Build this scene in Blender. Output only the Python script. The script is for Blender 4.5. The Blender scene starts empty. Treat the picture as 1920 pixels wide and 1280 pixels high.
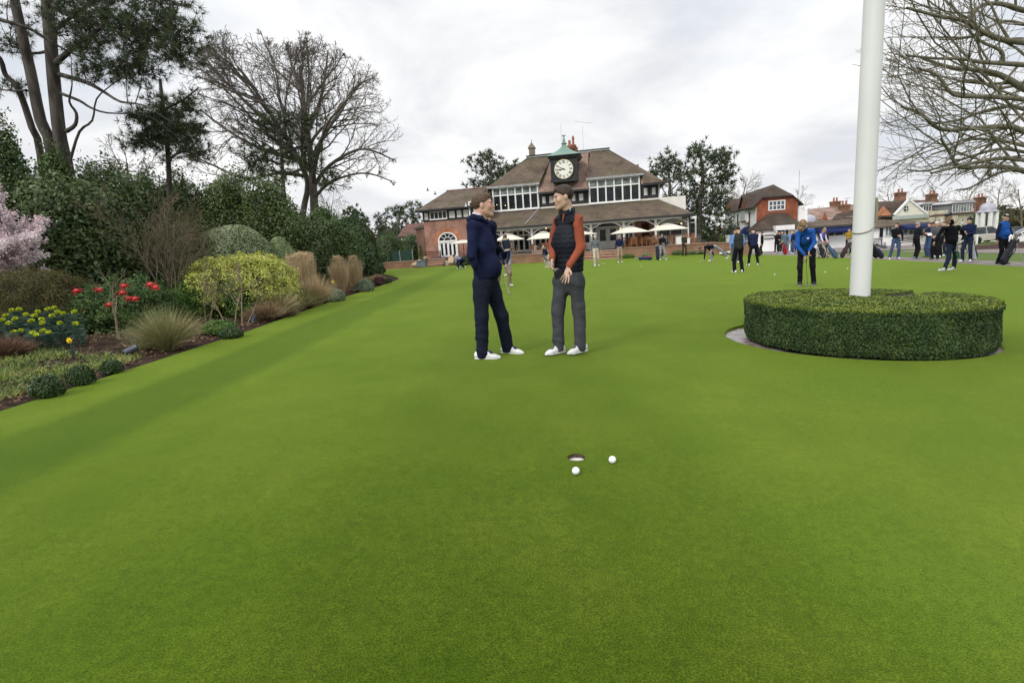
import bpy, math, random
import numpy as np
from mathutils import Vector, Matrix
random.seed(7)
rng = np.random.default_rng(11)
scene = bpy.context.scene
COL = scene.collection
R = math.radians
# ------------------------------------------------------------------ camera
FPX, PITCH, ROLL, CAMH = 1000.0, .1794, .0677, 1.24
_fw = np.array([0, math.cos(PITCH), -math.sin(PITCH)])
_up0 = np.array([0, math.sin(PITCH), math.cos(PITCH)])
_rt0 = np.array([1.0, 0, 0])
_rt = _rt0*math.cos(ROLL) - _up0*math.sin(ROLL)
_up = _rt0*math.sin(ROLL) + _up0*math.cos(ROLL)
camd = bpy.data.cameras.new('camera'); cam = bpy.data.objects.new('camera', camd); COL.objects.link(cam)
cam.matrix_world = Matrix(((_rt[0], _up[0], -_fw[0], 0), (_rt[1], _up[1], -_fw[1], 0), (_rt[2], _up[2], -_fw[2], CAMH), (0, 0, 0, 1)))
camd.sensor_width = 36; camd.lens = 36*FPX/1920; camd.clip_start = .05; camd.clip_end = 3000
scene.camera = cam
# ------------------------------------------------------------------ light
SUN_EL, SUN_AZ = R(38), R(220)      # azimuth clockwise from +Y
world = bpy.data.worlds.new('World'); scene.world = world; world.use_nodes = True
nt = world.node_tree; nt.nodes.clear()
def N(nt, t, **k):
    n = nt.nodes.new(t)
    for a, b in k.items(): setattr(n, a, b)
    return n
def ramp(nt, stops, interp='LINEAR'):
    r = nt.nodes.new('ShaderNodeValToRGB'); cr = r.color_ramp; cr.interpolation = interp
    while len(cr.elements) < len(stops): cr.elements.new(.5)
    for e, (p, c) in zip(cr.elements, stops):
        e.position = p; e.color = (c, c, c, 1) if not isinstance(c, (tuple, list)) else (*c[:3], 1)
    return r
def build_world():
    L = nt.links.new
    sky = N(nt, 'ShaderNodeTexSky', sky_type='NISHITA'); sky.sun_disc = False
    sky.sun_elevation = SUN_EL; sky.sun_rotation = SUN_AZ
    sc = N(nt, 'ShaderNodeVectorMath', operation='SCALE'); sc.inputs['Scale'].default_value = .15
    L(sky.outputs[0], sc.inputs[0])
    tc = N(nt, 'ShaderNodeTexCoord'); sp = N(nt, 'ShaderNodeSeparateXYZ'); L(tc.outputs['Generated'], sp.inputs[0])
    # project the direction on a cloud layer so that clouds flatten towards the horizon
    z = N(nt, 'ShaderNodeMath', operation='MAXIMUM'); L(sp.outputs[2], z.inputs[0]); z.inputs[1].default_value = 0
    za = N(nt, 'ShaderNodeMath', operation='ADD'); L(z.outputs[0], za.inputs[0]); za.inputs[1].default_value = .34
    dx = N(nt, 'ShaderNodeMath', operation='DIVIDE'); L(sp.outputs[0], dx.inputs[0]); L(za.outputs[0], dx.inputs[1])
    dy = N(nt, 'ShaderNodeMath', operation='DIVIDE'); L(sp.outputs[1], dy.inputs[0]); L(za.outputs[0], dy.inputs[1])
    cb = N(nt, 'ShaderNodeCombineXYZ'); L(dx.outputs[0], cb.inputs[0]); L(dy.outputs[0], cb.inputs[1])
    n1 = N(nt, 'ShaderNodeTexNoise'); n1.inputs['Scale'].default_value = 1.9; n1.inputs['Detail'].default_value = 8; n1.inputs['Roughness'].default_value = .55; n1.inputs['Distortion'].default_value = .3
    n2 = N(nt, 'ShaderNodeTexNoise'); n2.inputs['Scale'].default_value = 1.1; n2.inputs['Detail'].default_value = 7; n2.inputs['Roughness'].default_value = .5
    mp = N(nt, 'ShaderNodeMapping'); mp.inputs['Location'].default_value = (3.7, 1.2, 5); L(cb.outputs[0], mp.inputs[0])
    L(cb.outputs[0], n1.inputs['Vector']); L(mp.outputs[0], n2.inputs['Vector'])
    # brightness of the cloud layer (pale grey to white), brighter towards the zenith as an overcast sky is
    r1 = ramp(nt, [(.36, (.77, .79, .84)), (.48, (.92, .93, .95)), (.60, (1.06, 1.06, 1.06))]); L(n1.outputs[0], r1.inputs[0])
    el = N(nt, 'ShaderNodeMapRange'); L(sp.outputs[2], el.inputs[0])
    el.inputs[1].default_value = .35; el.inputs[2].default_value = 1; el.inputs[3].default_value = 1.0; el.inputs[4].default_value = 2.1
    br = N(nt, 'ShaderNodeVectorMath', operation='SCALE'); L(r1.outputs[0], br.inputs[0]); L(el.outputs[0], br.inputs['Scale'])
    cov = ramp(nt, [(.36, .70), (.50, 1.0)]); L(n2.outputs[0], cov.inputs[0])
    mx = N(nt, 'ShaderNodeMix', data_type='RGBA'); L(cov.outputs[0], mx.inputs[0]); L(sc.outputs[0], mx.inputs[6]); L(br.outputs[0], mx.inputs[7])
    bg = N(nt, 'ShaderNodeBackground'); L(mx.outputs[2], bg.inputs[0]); bg.inputs[1].default_value = 1.0
    out = N(nt, 'ShaderNodeOutputWorld'); L(bg.outputs[0], out.inputs[0])
build_world()
sund = bpy.data.lights.new('sun', 'SUN'); sund.energy = 2.0; sund.angle = R(16); sund.color = (1, .96, .9)
sun = bpy.data.objects.new('sun', sund); COL.objects.link(sun)
_sd = Vector((math.sin(SUN_AZ)*math.cos(SUN_EL), math.cos(SUN_AZ)*math.cos(SUN_EL), math.sin(SUN_EL)))
sun.rotation_euler = (-_sd).to_track_quat('-Z', 'Y').to_euler(); sun.location = (0, 0, 30)
vs = scene.view_settings; vs.view_transform = 'Standard'; vs.look = 'None'; vs.exposure = 0.0; vs.gamma = 1
scene.render.engine = 'CYCLES'
scene.cycles.max_bounces = 6; scene.cycles.diffuse_bounces = 3; scene.cycles.glossy_bounces = 3; scene.cycles.transparent_max_bounces = 6
scene.cycles.use_denoising = True
# ------------------------------------------------------------------ terrain and pixel helpers
def sst(x, a, b):
    t = np.clip((np.asarray(x, float)-a)/(b-a), 0, 1); return t*t*(3-2*t)
def hgt(x, y):
    x = np.asarray(x, float); y = np.asarray(y, float)
    b = -.033*np.clip(x, -14, 62) - .0045*np.clip(y, -10, 50)
    T = -.24 - .22*sst(x, -4, 2)
    w = sst(y, 34, 45)*(1-sst(x, 14, 20))*(1-sst(y, 60, 80))
    return b*(1-w) + T*w
CAM = np.array([0, 0, CAMH])
def ray(px, py):
    return _fw*FPX + _rt*(px-960) + _up*(640-py)
def at(px, py, Y):
    d = ray(px, py); return CAM + d*(Y/d[1])
def atz(px, py, z):
    d = ray(px, py); return CAM + d*((z-CAMH)/d[2])
def gnd(px, py):
    d = ray(px, py); d = d/d[1]; t = .5
    for i in range(4000):
        q = CAM + d*t
        if q[2] <= hgt(q[0], q[1]): break
        t *= 1.004
    return CAM + d*t
def base(px, Y):          # ground point seen in column px at depth Y
    lo = at(px, 470, Y)
    for i in range(4):
        z = float(hgt(lo[0], lo[1])); d = (z-lo[2])
        py = 470 if i == 0 else py
        # move down the image until the height fits
        a = at(px, 400, Y); b = at(px, 500, Y); py = 400+(a[2]-z)/(a[2]-b[2])*100; lo = at(px, py, Y)
    return np.array([lo[0], lo[1], float(hgt(lo[0], lo[1]))])
# ------------------------------------------------------------------ objects
def tag(o, label=None, cat=None, group=None, kind=None):
    if label: o['label'] = label
    if cat: o['category'] = cat
    if group: o['group'] = group
    if kind: o['kind'] = kind
    return o
def thing(name, label, cat, loc=(0, 0, 0), rz=0, group=None, kind=None):
    o = bpy.data.objects.new(name, None); COL.objects.link(o); o.empty_display_size = .2
    o.location = Vector([float(c) for c in loc]); o.rotation_euler = (0, 0, rz)
    return tag(o, label, cat, group, kind)
def link(name, me, mat=None, parent=None, smooth=False):
    o = bpy.data.objects.new(name, me); COL.objects.link(o)
    if mat is not None:
        for m in (mat if isinstance(mat, (list, tuple)) else [mat]): me.materials.append(m)
    if parent is not None: o.parent = parent
    if smooth: me.polygons.foreach_set('use_smooth', np.ones(len(me.polygons), bool))
    return o
def copy_tree(o, parent=None):
    c = o.copy(); COL.objects.link(c); c.parent = parent
    for ch in o.children: copy_tree(ch, c)
    return c
def npmesh(name, V, F, mat=None, parent=None, smooth=False, mi=None):
    """V (n,3); F (m,4) or (m,3) int array"""
    V = np.ascontiguousarray(V, np.float32); F = np.ascontiguousarray(F, np.int32)
    me = bpy.data.meshes.new(name); k = F.shape[1]
    me.vertices.add(len(V)); me.vertices.foreach_set('co', V.ravel())
    me.loops.add(F.size); me.loops.foreach_set('vertex_index', F.ravel())
    me.polygons.add(len(F)); me.polygons.foreach_set('loop_start', np.arange(0, F.size, k, dtype=np.int32))
    if mi is not None: me.polygons.foreach_set('material_index', np.asarray(mi, np.int32))
    me.update(calc_edges=True)
    return link(name, me, mat, parent, smooth)
class MB:
    def __init__(s, M=None):
        s.v = []; s.f = []; s.m = []; s.M = M or Matrix.Identity(4); s.mat = 0
    def add(s, vs, fs, M=None):
        T = s.M @ M if M is not None else s.M
        n = len(s.v)
        for p in vs: s.v.append(tuple(T @ Vector([float(c) for c in p])))
        for f in fs: s.f.append([i+n for i in f]); s.m.append(s.mat)
        return s
    def box(s, x0, x1, y0, y1, z0, z1, M=None):
        v = [(x0, y0, z0), (x1, y0, z0), (x1, y1, z0), (x0, y1, z0), (x0, y0, z1), (x1, y0, z1), (x1, y1, z1), (x0, y1, z1)]
        return s.add(v, [(0, 3, 2, 1), (4, 5, 6, 7), (0, 1, 5, 4), (1, 2, 6, 5), (2, 3, 7, 6), (3, 0, 4, 7)], M)
    def cbox(s, c, d, M=None):
        return s.box(c[0]-d[0]/2, c[0]+d[0]/2, c[1]-d[1]/2, c[1]+d[1]/2, c[2]-d[2]/2, c[2]+d[2]/2, M)
    def poly(s, pts): return s.add(pts, [tuple(range(len(pts)))])
    def slab(s, pts, th):       # polygon given thickness th along its normal (behind)
        P = [Vector(p) for p in pts]; n = (P[1]-P[0]).cross(P[2]-P[0]).normalized()*th; k = len(P)
        Q = [p-n for p in P]
        return s.add(P+Q, [tuple(range(k)), tuple(reversed(range(k, 2*k)))]+[(i, i+k, (i+1) % k+k, (i+1) % k) for i in range(k)])
    def prism(s, pts, vec):     # pts polygon extruded by vec
        P = [Vector(p) for p in pts]; w = Vector(vec); k = len(P)
        return s.add(P+[p+w for p in P], [tuple(reversed(range(k))), tuple(range(k, 2*k))]+[(i, (i+1) % k, (i+1) % k+k, i+k) for i in range(k)])
    def tube(s, pts, rad, n=8, cap=True):
        P = [Vector([float(c) for c in p]) for p in pts]; k = len(P)
        rad = [rad]*k if not hasattr(rad, '__len__') else rad
        vs = []; u = None
        for i, p in enumerate(P):
            d = (P[min(i+1, k-1)]-P[max(i-1, 0)]).normalized()
            if u is None:
                u = d.orthogonal().normalized()
            else:
                u = (u-d*u.dot(d)); u = u.normalized() if u.length > 1e-6 else d.orthogonal().normalized()
            w = d.cross(u)
            for j in range(n):
                a = 2*math.pi*j/n; vs.append(p+(u*math.cos(a)+w*math.sin(a))*rad[i])
        fs = [(i*n+j, i*n+(j+1) % n, (i+1)*n+(j+1) % n, (i+1)*n+j) for i in range(k-1) for j in range(n)]
        if cap: fs += [tuple(reversed(range(n))), tuple(range((k-1)*n, k*n))]
        return s.add(vs, fs)
    def bar(s, a, b, w, d=None): return s.tube([a, b], [w, w], 4) if d is None else s.tube([a, b], [w, d], 4)
    def lathe(s, prof, c=(0, 0, 0), n=24, M=None, cap=True):
        vs = []; 
        for r, z in prof:
            for j in range(n):
                a = 2*math.pi*j/n; vs.append((c[0]+r*math.cos(a), c[1]+r*math.sin(a), c[2]+z))
        k = len(prof)
        fs = [(i*n+j, i*n+(j+1) % n, (i+1)*n+(j+1) % n, (i+1)*n+j) for i in range(k-1) for j in range(n)]
        if cap: fs += [tuple(reversed(range(n))), tuple(range((k-1)*n, k*n))]
        return s.add(vs, fs, M)
    def ell(s, c, r, nu=16, nv=10, M=None):
        r = (r, r, r) if not hasattr(r, '__len__') else r
        vs = [(c[0], c[1], c[2]-r[2])]
        for i in range(1, nv):
            t = math.pi*i/nv-math.pi/2
            for j in range(nu):
                a = 2*math.pi*j/nu; vs.append((c[0]+r[0]*math.cos(t)*math.cos(a), c[1]+r[1]*math.cos(t)*math.sin(a), c[2]+r[2]*math.sin(t)))
        vs.append((c[0], c[1], c[2]+r[2])); e = len(vs)-1
        fs = [(0, 1+(j+1) % nu, 1+j) for j in range(nu)]
        fs += [(1+(i-1)*nu+j, 1+(i-1)*nu+(j+1) % nu, 1+i*nu+(j+1) % nu, 1+i*nu+j) for i in range(1, nv-1) for j in range(nu)]
        fs += [(e, 1+(nv-2)*nu+j, 1+(nv-2)*nu+(j+1) % nu) for j in range(nu)]
        return s.add(vs, fs, M)
    def build(s, name, mat, parent=None, smooth=False, bevel=0):
        me = bpy.data.meshes.new(name); me.from_pydata(s.v, [], s.f); 
        me.polygons.foreach_set('material_index', s.m); me.update()
        o = link(name, me, mat, parent, False)
        if smooth:
            me.polygons.foreach_set('use_smooth', np.ones(len(me.polygons), bool))
            try: me.set_sharp_from_angle(angle=R(40))
            except Exception: pass
        if bevel:
            b = o.modifiers.new('bevel', 'BEVEL'); b.width = bevel; b.segments = 2; b.limit_method = 'ANGLE'
        return o
def T(x=0, y=0, z=0): return Matrix.Translation((x, y, z))
def RZ(a): return Matrix.Rotation(a, 4, 'Z')
def RX(a): return Matrix.Rotation(a, 4, 'X')
def RY(a): return Matrix.Rotation(a, 4, 'Y')
def flatnoise(P, s, seed=0):      # cheap smooth pseudo noise in -1..1 for arrays (n,3)
    r = np.random.default_rng(seed); o = np.zeros(len(P))
    for i in range(6):
        k = r.normal(size=3)*s; o += np.sin(P@k + r.uniform(0, 6.28))
    return o/3.2
# ------------------------------------------------------------------ materials
MATS = {}
def pm(key, c1, c2=None, rough=.85, spec=.3, scale=6., detail=6, bump=0., bscale=None, metal=0., coord='Object', lo=.35, hi=.65, sheen=0., stretch=None, island=0., c3=None, trans=0., transcol=None):
    if key in MATS: return MATS[key]
    m = bpy.data.materials.new(key); m.use_nodes = True; t = m.node_tree; L = t.links.new
    b = t.nodes['Principled BSDF']; b.inputs['Roughness'].default_value = rough; b.inputs['Metallic'].default_value = metal
    b.inputs['Specular IOR Level'].default_value = spec
    if sheen: b.inputs['Sheen Weight'].default_value = sheen; b.inputs['Sheen Roughness'].default_value = .5; b.inputs['Sheen Tint'].default_value = (*c1, 1)
    if c2 is None: c2 = tuple(min(1, c*.8) for c in c1)
    tc = N(t, 'ShaderNodeTexCoord'); vec = tc.outputs[coord]
    if stretch:
        mp = N(t, 'ShaderNodeMapping'); mp.inputs['Scale'].default_value = stretch; L(vec, mp.inputs[0]); vec = mp.outputs[0]
    n = N(t, 'ShaderNodeTexNoise'); n.inputs['Scale'].default_value = scale; n.inputs['Detail'].default_value = detail; L(vec, n.inputs['Vector'])
    stops = [(lo, c1), (hi, c2)] if c3 is None else [(lo, c1), ((lo+hi)/2, c3), (hi, c2)]
    r = ramp(t, stops); L(n.outputs[0], r.inputs[0]); col = r.outputs[0]
    if island:
        g = N(t, 'ShaderNodeNewGeometry'); mr = N(t, 'ShaderNodeMapRange'); L(g.outputs['Random Per Island'], mr.inputs[0])
        mr.inputs[3].default_value = 1-island; mr.inputs[4].default_value = 1+island
        sc = N(t, 'ShaderNodeVectorMath', operation='SCALE'); L(col, sc.inputs[0]); L(mr.outputs[0], sc.inputs['Scale']); col = sc.outputs[0]
    L(col, b.inputs['Base Color'])
    if bump:
        n2 = N(t, 'ShaderNodeTexNoise'); n2.inputs['Scale'].default_value = bscale or scale*4; n2.inputs['Detail'].default_value = 4; L(vec, n2.inputs['Vector'])
        bp = N(t, 'ShaderNodeBump'); bp.inputs['Strength'].default_value = min(1, bump); bp.inputs['Distance'].default_value = .02
        L(n2.outputs[0], bp.inputs['Height']); L(bp.outputs[0], b.inputs['Normal'])
    if trans:
        tr = N(t, 'ShaderNodeBsdfTranslucent'); L(col, tr.inputs[0]); ms = N(t, 'ShaderNodeMixShader'); ms.inputs[0].default_value = trans
        L(b.outputs[0], ms.inputs[1]); L(tr.outputs[0], ms.inputs[2]); L(ms.outputs[0], t.nodes['Material Output'].inputs[0])
    MATS[key] = m; return m
def brickmat(key, c1, c2, mort, bw=.225, bh=.075, rough=.9, ms=.012, stain=None, bump=.3, slope=1., off=.5):
    """bricks or tiles laid along (x+y, z) of the object's own frame"""
    if key in MATS: return MATS[key]
    m = bpy.data.materials.new(key); m.use_nodes = True; t = m.node_tree; L = t.links.new
    b = t.nodes['Principled BSDF']; b.inputs['Roughness'].default_value = rough; b.inputs['Specular IOR Level'].default_value = .2
    tc = N(t, 'ShaderNodeTexCoord'); sp = N(t, 'ShaderNodeSeparateXYZ'); L(tc.outputs['Object'], sp.inputs[0])
    ad = N(t, 'ShaderNodeMath', operation='ADD'); L(sp.outputs[0], ad.inputs[0]); L(sp.outputs[1], ad.inputs[1])
    mu = N(t, 'ShaderNodeMath', operation='MULTIPLY'); L(sp.outputs[2], mu.inputs[0]); mu.inputs[1].default_value = slope
    cb = N(t, 'ShaderNodeCombineXYZ'); L(ad.outputs[0], cb.inputs[0]); L(mu.outputs[0], cb.inputs[1])
    br = N(t, 'ShaderNodeTexBrick'); L(cb.outputs[0], br.inputs['Vector']); br.offset = off
    br.inputs['Color1'].default_value = (*c1, 1); br.inputs['Color2'].default_value = (*c2, 1); br.inputs['Mortar'].default_value = (*mort, 1)
    br.inputs['Scale'].default_value = 1; br.inputs['Brick Width'].default_value = bw; br.inputs['Row Height'].default_value = bh
    br.inputs['Mortar Size'].default_value = ms; br.inputs['Mortar Smooth'].default_value = .3; br.inputs['Bias'].default_value = 0
    col = br.outputs['Color']
    n = N(t, 'ShaderNodeTexNoise'); n.inputs['Scale'].default_value = .9; n.inputs['Detail'].default_value = 7; n.inputs['Roughness'].default_value = .65; L(tc.outputs['Object'], n.inputs['Vector'])
    r = ramp(t, [(.3, .52), (.5, 1.0), (.7, 1.42)]); L(n.outputs[0], r.inputs[0])
    mm = N(t, 'ShaderNodeMix', data_type='RGBA', blend_type='MULTIPLY'); mm.inputs[0].default_value = 1; L(col, mm.inputs[6]); L(r.outputs[0], mm.inputs[7]); col = mm.outputs[2]
    if stain:
        n3 = N(t, 'ShaderNodeTexNoise'); n3.inputs['Scale'].default_value = .55; n3.inputs['Detail'].default_value = 8; n3.inputs['Roughness'].default_value = .7
        mp = N(t, 'ShaderNodeMapping'); mp.inputs['Location'].default_value = (4, 9, 2); mp.inputs['Scale'].default_value = (1, 1, .6); L(tc.outputs['Object'], mp.inputs[0]); L(mp.outputs[0], n3.inputs['Vector'])
        r3 = ramp(t, [(.45, 0.), (.7, .8)]); L(n3.outputs[0], r3.inputs[0])
        m3 = N(t, 'ShaderNodeMix', data_type='RGBA'); L(r3.outputs[0], m3.inputs[0]); L(col, m3.inputs[6]); m3.inputs[7].default_value = (*stain, 1); col = m3.outputs[2]
    L(col, b.inputs['Base Color'])
    bp = N(t, 'ShaderNodeBump'); bp.inputs['Strength'].default_value = bump; bp.inputs['Distance'].default_value = .02; L(br.outputs['Fac'], bp.inputs['Height']); bp.invert = True
    L(bp.outputs[0], b.inputs['Normal'])
    MATS[key] = m; return m
def glassmat(key='window_glass', col=(.012, .014, .016), rough=.06):
    if key in MATS: return MATS[key]
    m = bpy.data.materials.new(key); m.use_nodes = True; t = m.node_tree; L = t.links.new
    b = t.nodes['Principled BSDF']; b.inputs['Roughness'].default_value = rough; b.inputs['Specular IOR Level'].default_value = .22
    tc = N(t, 'ShaderNodeTexCoord'); n = N(t, 'ShaderNodeTexNoise'); n.inputs['Scale'].default_value = 2.2; n.inputs['Detail'].default_value = 5; L(tc.outputs['Object'], n.inputs['Vector'])
    r = ramp(t, [(.42, col), (.75, tuple(c*3.2 for c in col))]); L(n.outputs[0], r.inputs[0]); L(r.outputs[0], b.inputs['Base Color'])
    bp = N(t, 'ShaderNodeBump'); bp.inputs['Strength'].default_value = .05; L(n.outputs[0], bp.inputs['Height']); L(bp.outputs[0], b.inputs['Normal'])
    MATS[key] = m; return m
def cloth(col, rough=.9, key=None, var=.82, scale=9, bump=.12, bs=22):
    key = key or 'cloth_%.3f_%.3f_%.3f' % col
    return pm(key, col, tuple(c*var for c in col), rough=rough, spec=.15, scale=scale, bump=bump, bscale=bs)
WHITE = pm('white_paint', (.78, .78, .77), (.68, .68, .66), rough=.5, scale=3)
BLACKP = pm('black_timber_paint', (.02, .021, .025), (.032, .033, .037), rough=.5, scale=3)
GLASS = glassmat()
GLASS2 = glassmat('curtained_glass', (.10, .115, .115), .1)
SKIN = pm('skin', (.50, .31, .23), (.43, .25, .18), rough=.55, spec=.35, scale=14, bump=.05)
# ------------------------------------------------------------------ implicit surfaces (bodies, clothes)
class SDF:
    def __init__(s, h): s.h = h; s.P = []
    def cap(s, a, b, ra, rb, k=.02, sq=None, sub=False):
        s.P.append(('c', np.array(a, float), np.array(b, float), ra, rb, k, sq, sub)); return s
    def ell(s, c, r, k=.02, M=None, sub=False):
        s.P.append(('e', np.array(c, float), np.array(r, float), M, None, k, None, sub)); return s
    def chain(s, pts, rad, k=.02, sq=None):
        for i in range(len(pts)-1): s.cap(pts[i], pts[i+1], rad[i], rad[i+1], k, sq)
        return s
    def plane(s, p, n, k=.004):     # keep the side the normal points to
        s.P.append(('p', np.array(p, float), np.array(n, float)/np.linalg.norm(n), 0, 0, k, None, True)); return s
    def mesh(s, disp=None):
        h = s.h; lo = np.full(3, 1e9); hi = -lo
        for q in s.P:
            if q[7]: continue
            if q[0] == 'c': pts = np.array([q[1]-q[3], q[1]+q[3], q[2]-q[4], q[2]+q[4]])
            else: r = max(q[2]) if q[3] is not None else q[2]; pts = np.array([q[1]-r, q[1]+r])
            lo = np.minimum(lo, pts.min(0)); hi = np.maximum(hi, pts.max(0))
        lo -= 3*h+.01; hi += 3*h+.01
        n = np.ceil((hi-lo)/h).astype(int)+1
        ax = [lo[i]+h*np.arange(n[i]) for i in range(3)]
        D = np.full(n, .5, np.float32)
        for ty, a, b, ra, rb, k, sq, sub in s.P:
            if ty == 'p':
                d = (ax[0][:, None, None]-a[0])*b[0]+(ax[1][None, :, None]-a[1])*b[1]+(ax[2][None, None, :]-a[2])*b[2]
                D = np.maximum(D, -d.astype(np.float32)); continue
            if ty == 'c': r = max(ra, rb); p0 = np.minimum(a, b)-r; p1 = np.maximum(a, b)+r
            else: r = max(b) if ra is not None else b; p0 = a-r; p1 = a+r
            m = k+4*h; i0 = np.maximum(0, np.floor((p0-m-lo)/h).astype(int)); i1 = np.minimum(n, np.ceil((p1+m-lo)/h).astype(int)+1)
            if (i1 <= i0).any(): continue
            sl = tuple(slice(i0[i], i1[i]) for i in range(3))
            X, Y, Z = np.meshgrid(*[ax[i][sl[i]] for i in range(3)], indexing='ij')
            if ty == 'c':
                px, py, pz = X-a[0], Y-a[1], Z-a[2]; ba = b-a
                if sq is not None:
                    u, f = sq; u = np.array(u, float); dd = (px*u[0]+py*u[1]+pz*u[2])*(f-1); px = px+dd*u[0]; py = py+dd*u[1]; pz = pz+dd*u[2]
                    ba = ba+u*(ba@u)*(f-1)
                L2 = max(ba@ba, 1e-9); t = np.clip((px*ba[0]+py*ba[1]+pz*ba[2])/L2, 0, 1)
                d = np.sqrt((px-t*ba[0])**2+(py-t*ba[1])**2+(pz-t*ba[2])**2)-(ra+t*(rb-ra))
                if sq is not None: d = d/ (1+(sq[1]-1)*.35)
            else:
                px, py, pz = X-a[0], Y-a[1], Z-a[2]
                if ra is not None:      # ra = 3x3 rotation (rows = local axes)
                    Mx = ra; px, py, pz = (Mx[0][0]*px+Mx[0][1]*py+Mx[0][2]*pz, Mx[1][0]*px+Mx[1][1]*py+Mx[1][2]*pz, Mx[2][0]*px+Mx[2][1]*py+Mx[2][2]*pz)
                q = np.sqrt((px/b[0])**2+(py/b[1])**2+(pz/b[2])**2); q2 = np.sqrt((px/b[0]**2)**2+(py/b[1]**2)**2+(pz/b[2]**2)**2)
                d = q*(q-1)/np.maximum(q2, 1e-6)
            d = d.astype(np.float32); S = D[sl]
            if sub:
                hh = np.maximum(k-np.abs(S+d), 0)/k; D[sl] = np.maximum(S, -d)+hh*hh*k*.25
            else:
                hh = np.maximum(k-np.abs(S-d), 0)/k; D[sl] = np.minimum(S, d)-hh*hh*k*.25
        if disp is not None:
            X, Y, Z = np.meshgrid(*ax, indexing='ij'); msk = np.abs(D) < .05
            D[msk] += disp(X[msk], Y[msk], Z[msk]).astype(np.float32)
        return surfnet(D, lo, h)
def surfnet(D, lo, h):
    s = D < 0; nx, ny, nz = D.shape
    c = [s[i:nx-1+i, j:ny-1+j, k:nz-1+k] for i in (0, 1) for j in (0, 1) for k in (0, 1)]
    al = np.logical_and.reduce(c); an = np.logical_or.reduce(c); mk = an & ~al
    I = np.argwhere(mk); idx = np.full(mk.shape, -1, np.int64); idx[mk] = np.arange(len(I))
    acc = np.zeros((len(I), 3)); cnt = np.zeros(len(I))
    for axi in range(3):
        e = np.zeros(3, int); e[axi] = 1; o = [i for i in range(3) if i != axi]
        for a in (0, 1):
            for b in (0, 1):
                p = I.copy(); p[:, o[0]] += a; p[:, o[1]] += b; q = p+e
                d0 = D[p[:, 0], p[:, 1], p[:, 2]]; d1 = D[q[:, 0], q[:, 1], q[:, 2]]
                x = (d0 < 0) != (d1 < 0); t = np.where(x, d0/np.where(x, d0-d1, 1), 0)
                pos = p.astype(float); pos[:, axi] += t; acc[x] += pos[x]; cnt[x] += 1
    V = lo+h*acc/cnt[:, None]
    F = []
    for axi in range(3):
        sl0 = [slice(None)]*3; sl1 = [slice(None)]*3; sl0[axi] = slice(0, -1); sl1[axi] = slice(1, None)
        df = s[tuple(sl0)] != s[tuple(sl1)]
        E = np.argwhere(df); o = [i for i in range(3) if i != axi]
        ok = (E[:, o[0]] > 0) & (E[:, o[1]] > 0) & (E[:, o[0]] < D.shape[o[0]]-1) & (E[:, o[1]] < D.shape[o[1]]-1); E = E[ok]
        if not len(E): continue
        q = []
        for a, b in ((-1, -1), (0, -1), (0, 0), (-1, 0)):
            p = E.copy(); p[:, o[0]] += a; p[:, o[1]] += b; q.append(idx[p[:, 0], p[:, 1], p[:, 2]])
        q = np.stack(q, 1); ins = s[E[:, 0], E[:, 1], E[:, 2]]
        if axi == 1: ins = ~ins
        q[~ins] = q[~ins][:, ::-1]; F.append(q)
    F = np.concatenate(F); F = F[(F >= 0).all(1)]
    # light smoothing
    for it in range(2):
        A = np.zeros_like(V); n = np.zeros(len(V))
        for i in range(4):
            np.add.at(A, F[:, i], V[F[:, (i+1) % 4]]+V[F[:, i-1]]); np.add.at(n, F[:, i], 2)
        V = V*.6+.4*A/np.maximum(n, 1)[:, None]
    return V, F
def sdfobj(name, sdf, mat, parent, disp=None):
    V, F = sdf.mesh(disp); return npmesh(name, V, F, mat, parent, True)
# ------------------------------------------------------------------ foliage
def unit(n, r=None):
    v = (r or rng).normal(size=(n, 3)); return v/np.linalg.norm(v, axis=1)[:, None]
def leaves_arrays(P, Nn, L, W, fold=.25, r=None):
    """one folded diamond leaf (4 verts) at each P; Nn = rough facing; L length (array or float), W width ratio"""
    n = len(P); r = r or rng
    L = np.broadcast_to(np.asarray(L, float), (n,)) * r.uniform(.7, 1.25, n)
    a = np.cross(Nn, unit(n, r)); a /= np.linalg.norm(a, axis=1)[:, None]+1e-9
    b = np.cross(Nn, a); b /= np.linalg.norm(b, axis=1)[:, None]+1e-9
    w = (L*W)[:, None]; Lc = L[:, None]
    V = np.stack([P-a*Lc*.5, P+b*w*.5+Nn*w*fold, P+a*Lc*.5, P-b*w*.5+Nn*w*fold], 1).reshape(-1, 3)
    F = np.arange(4*n).reshape(-1, 4); return V, F
def leafmesh(name, P, Nn, L, W, mat, parent, mi=None, fold=.25):
    V, F = leaves_arrays(P, Nn, L, W, fold); return npmesh(name, V, F, mat, parent, False, mi)
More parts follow.
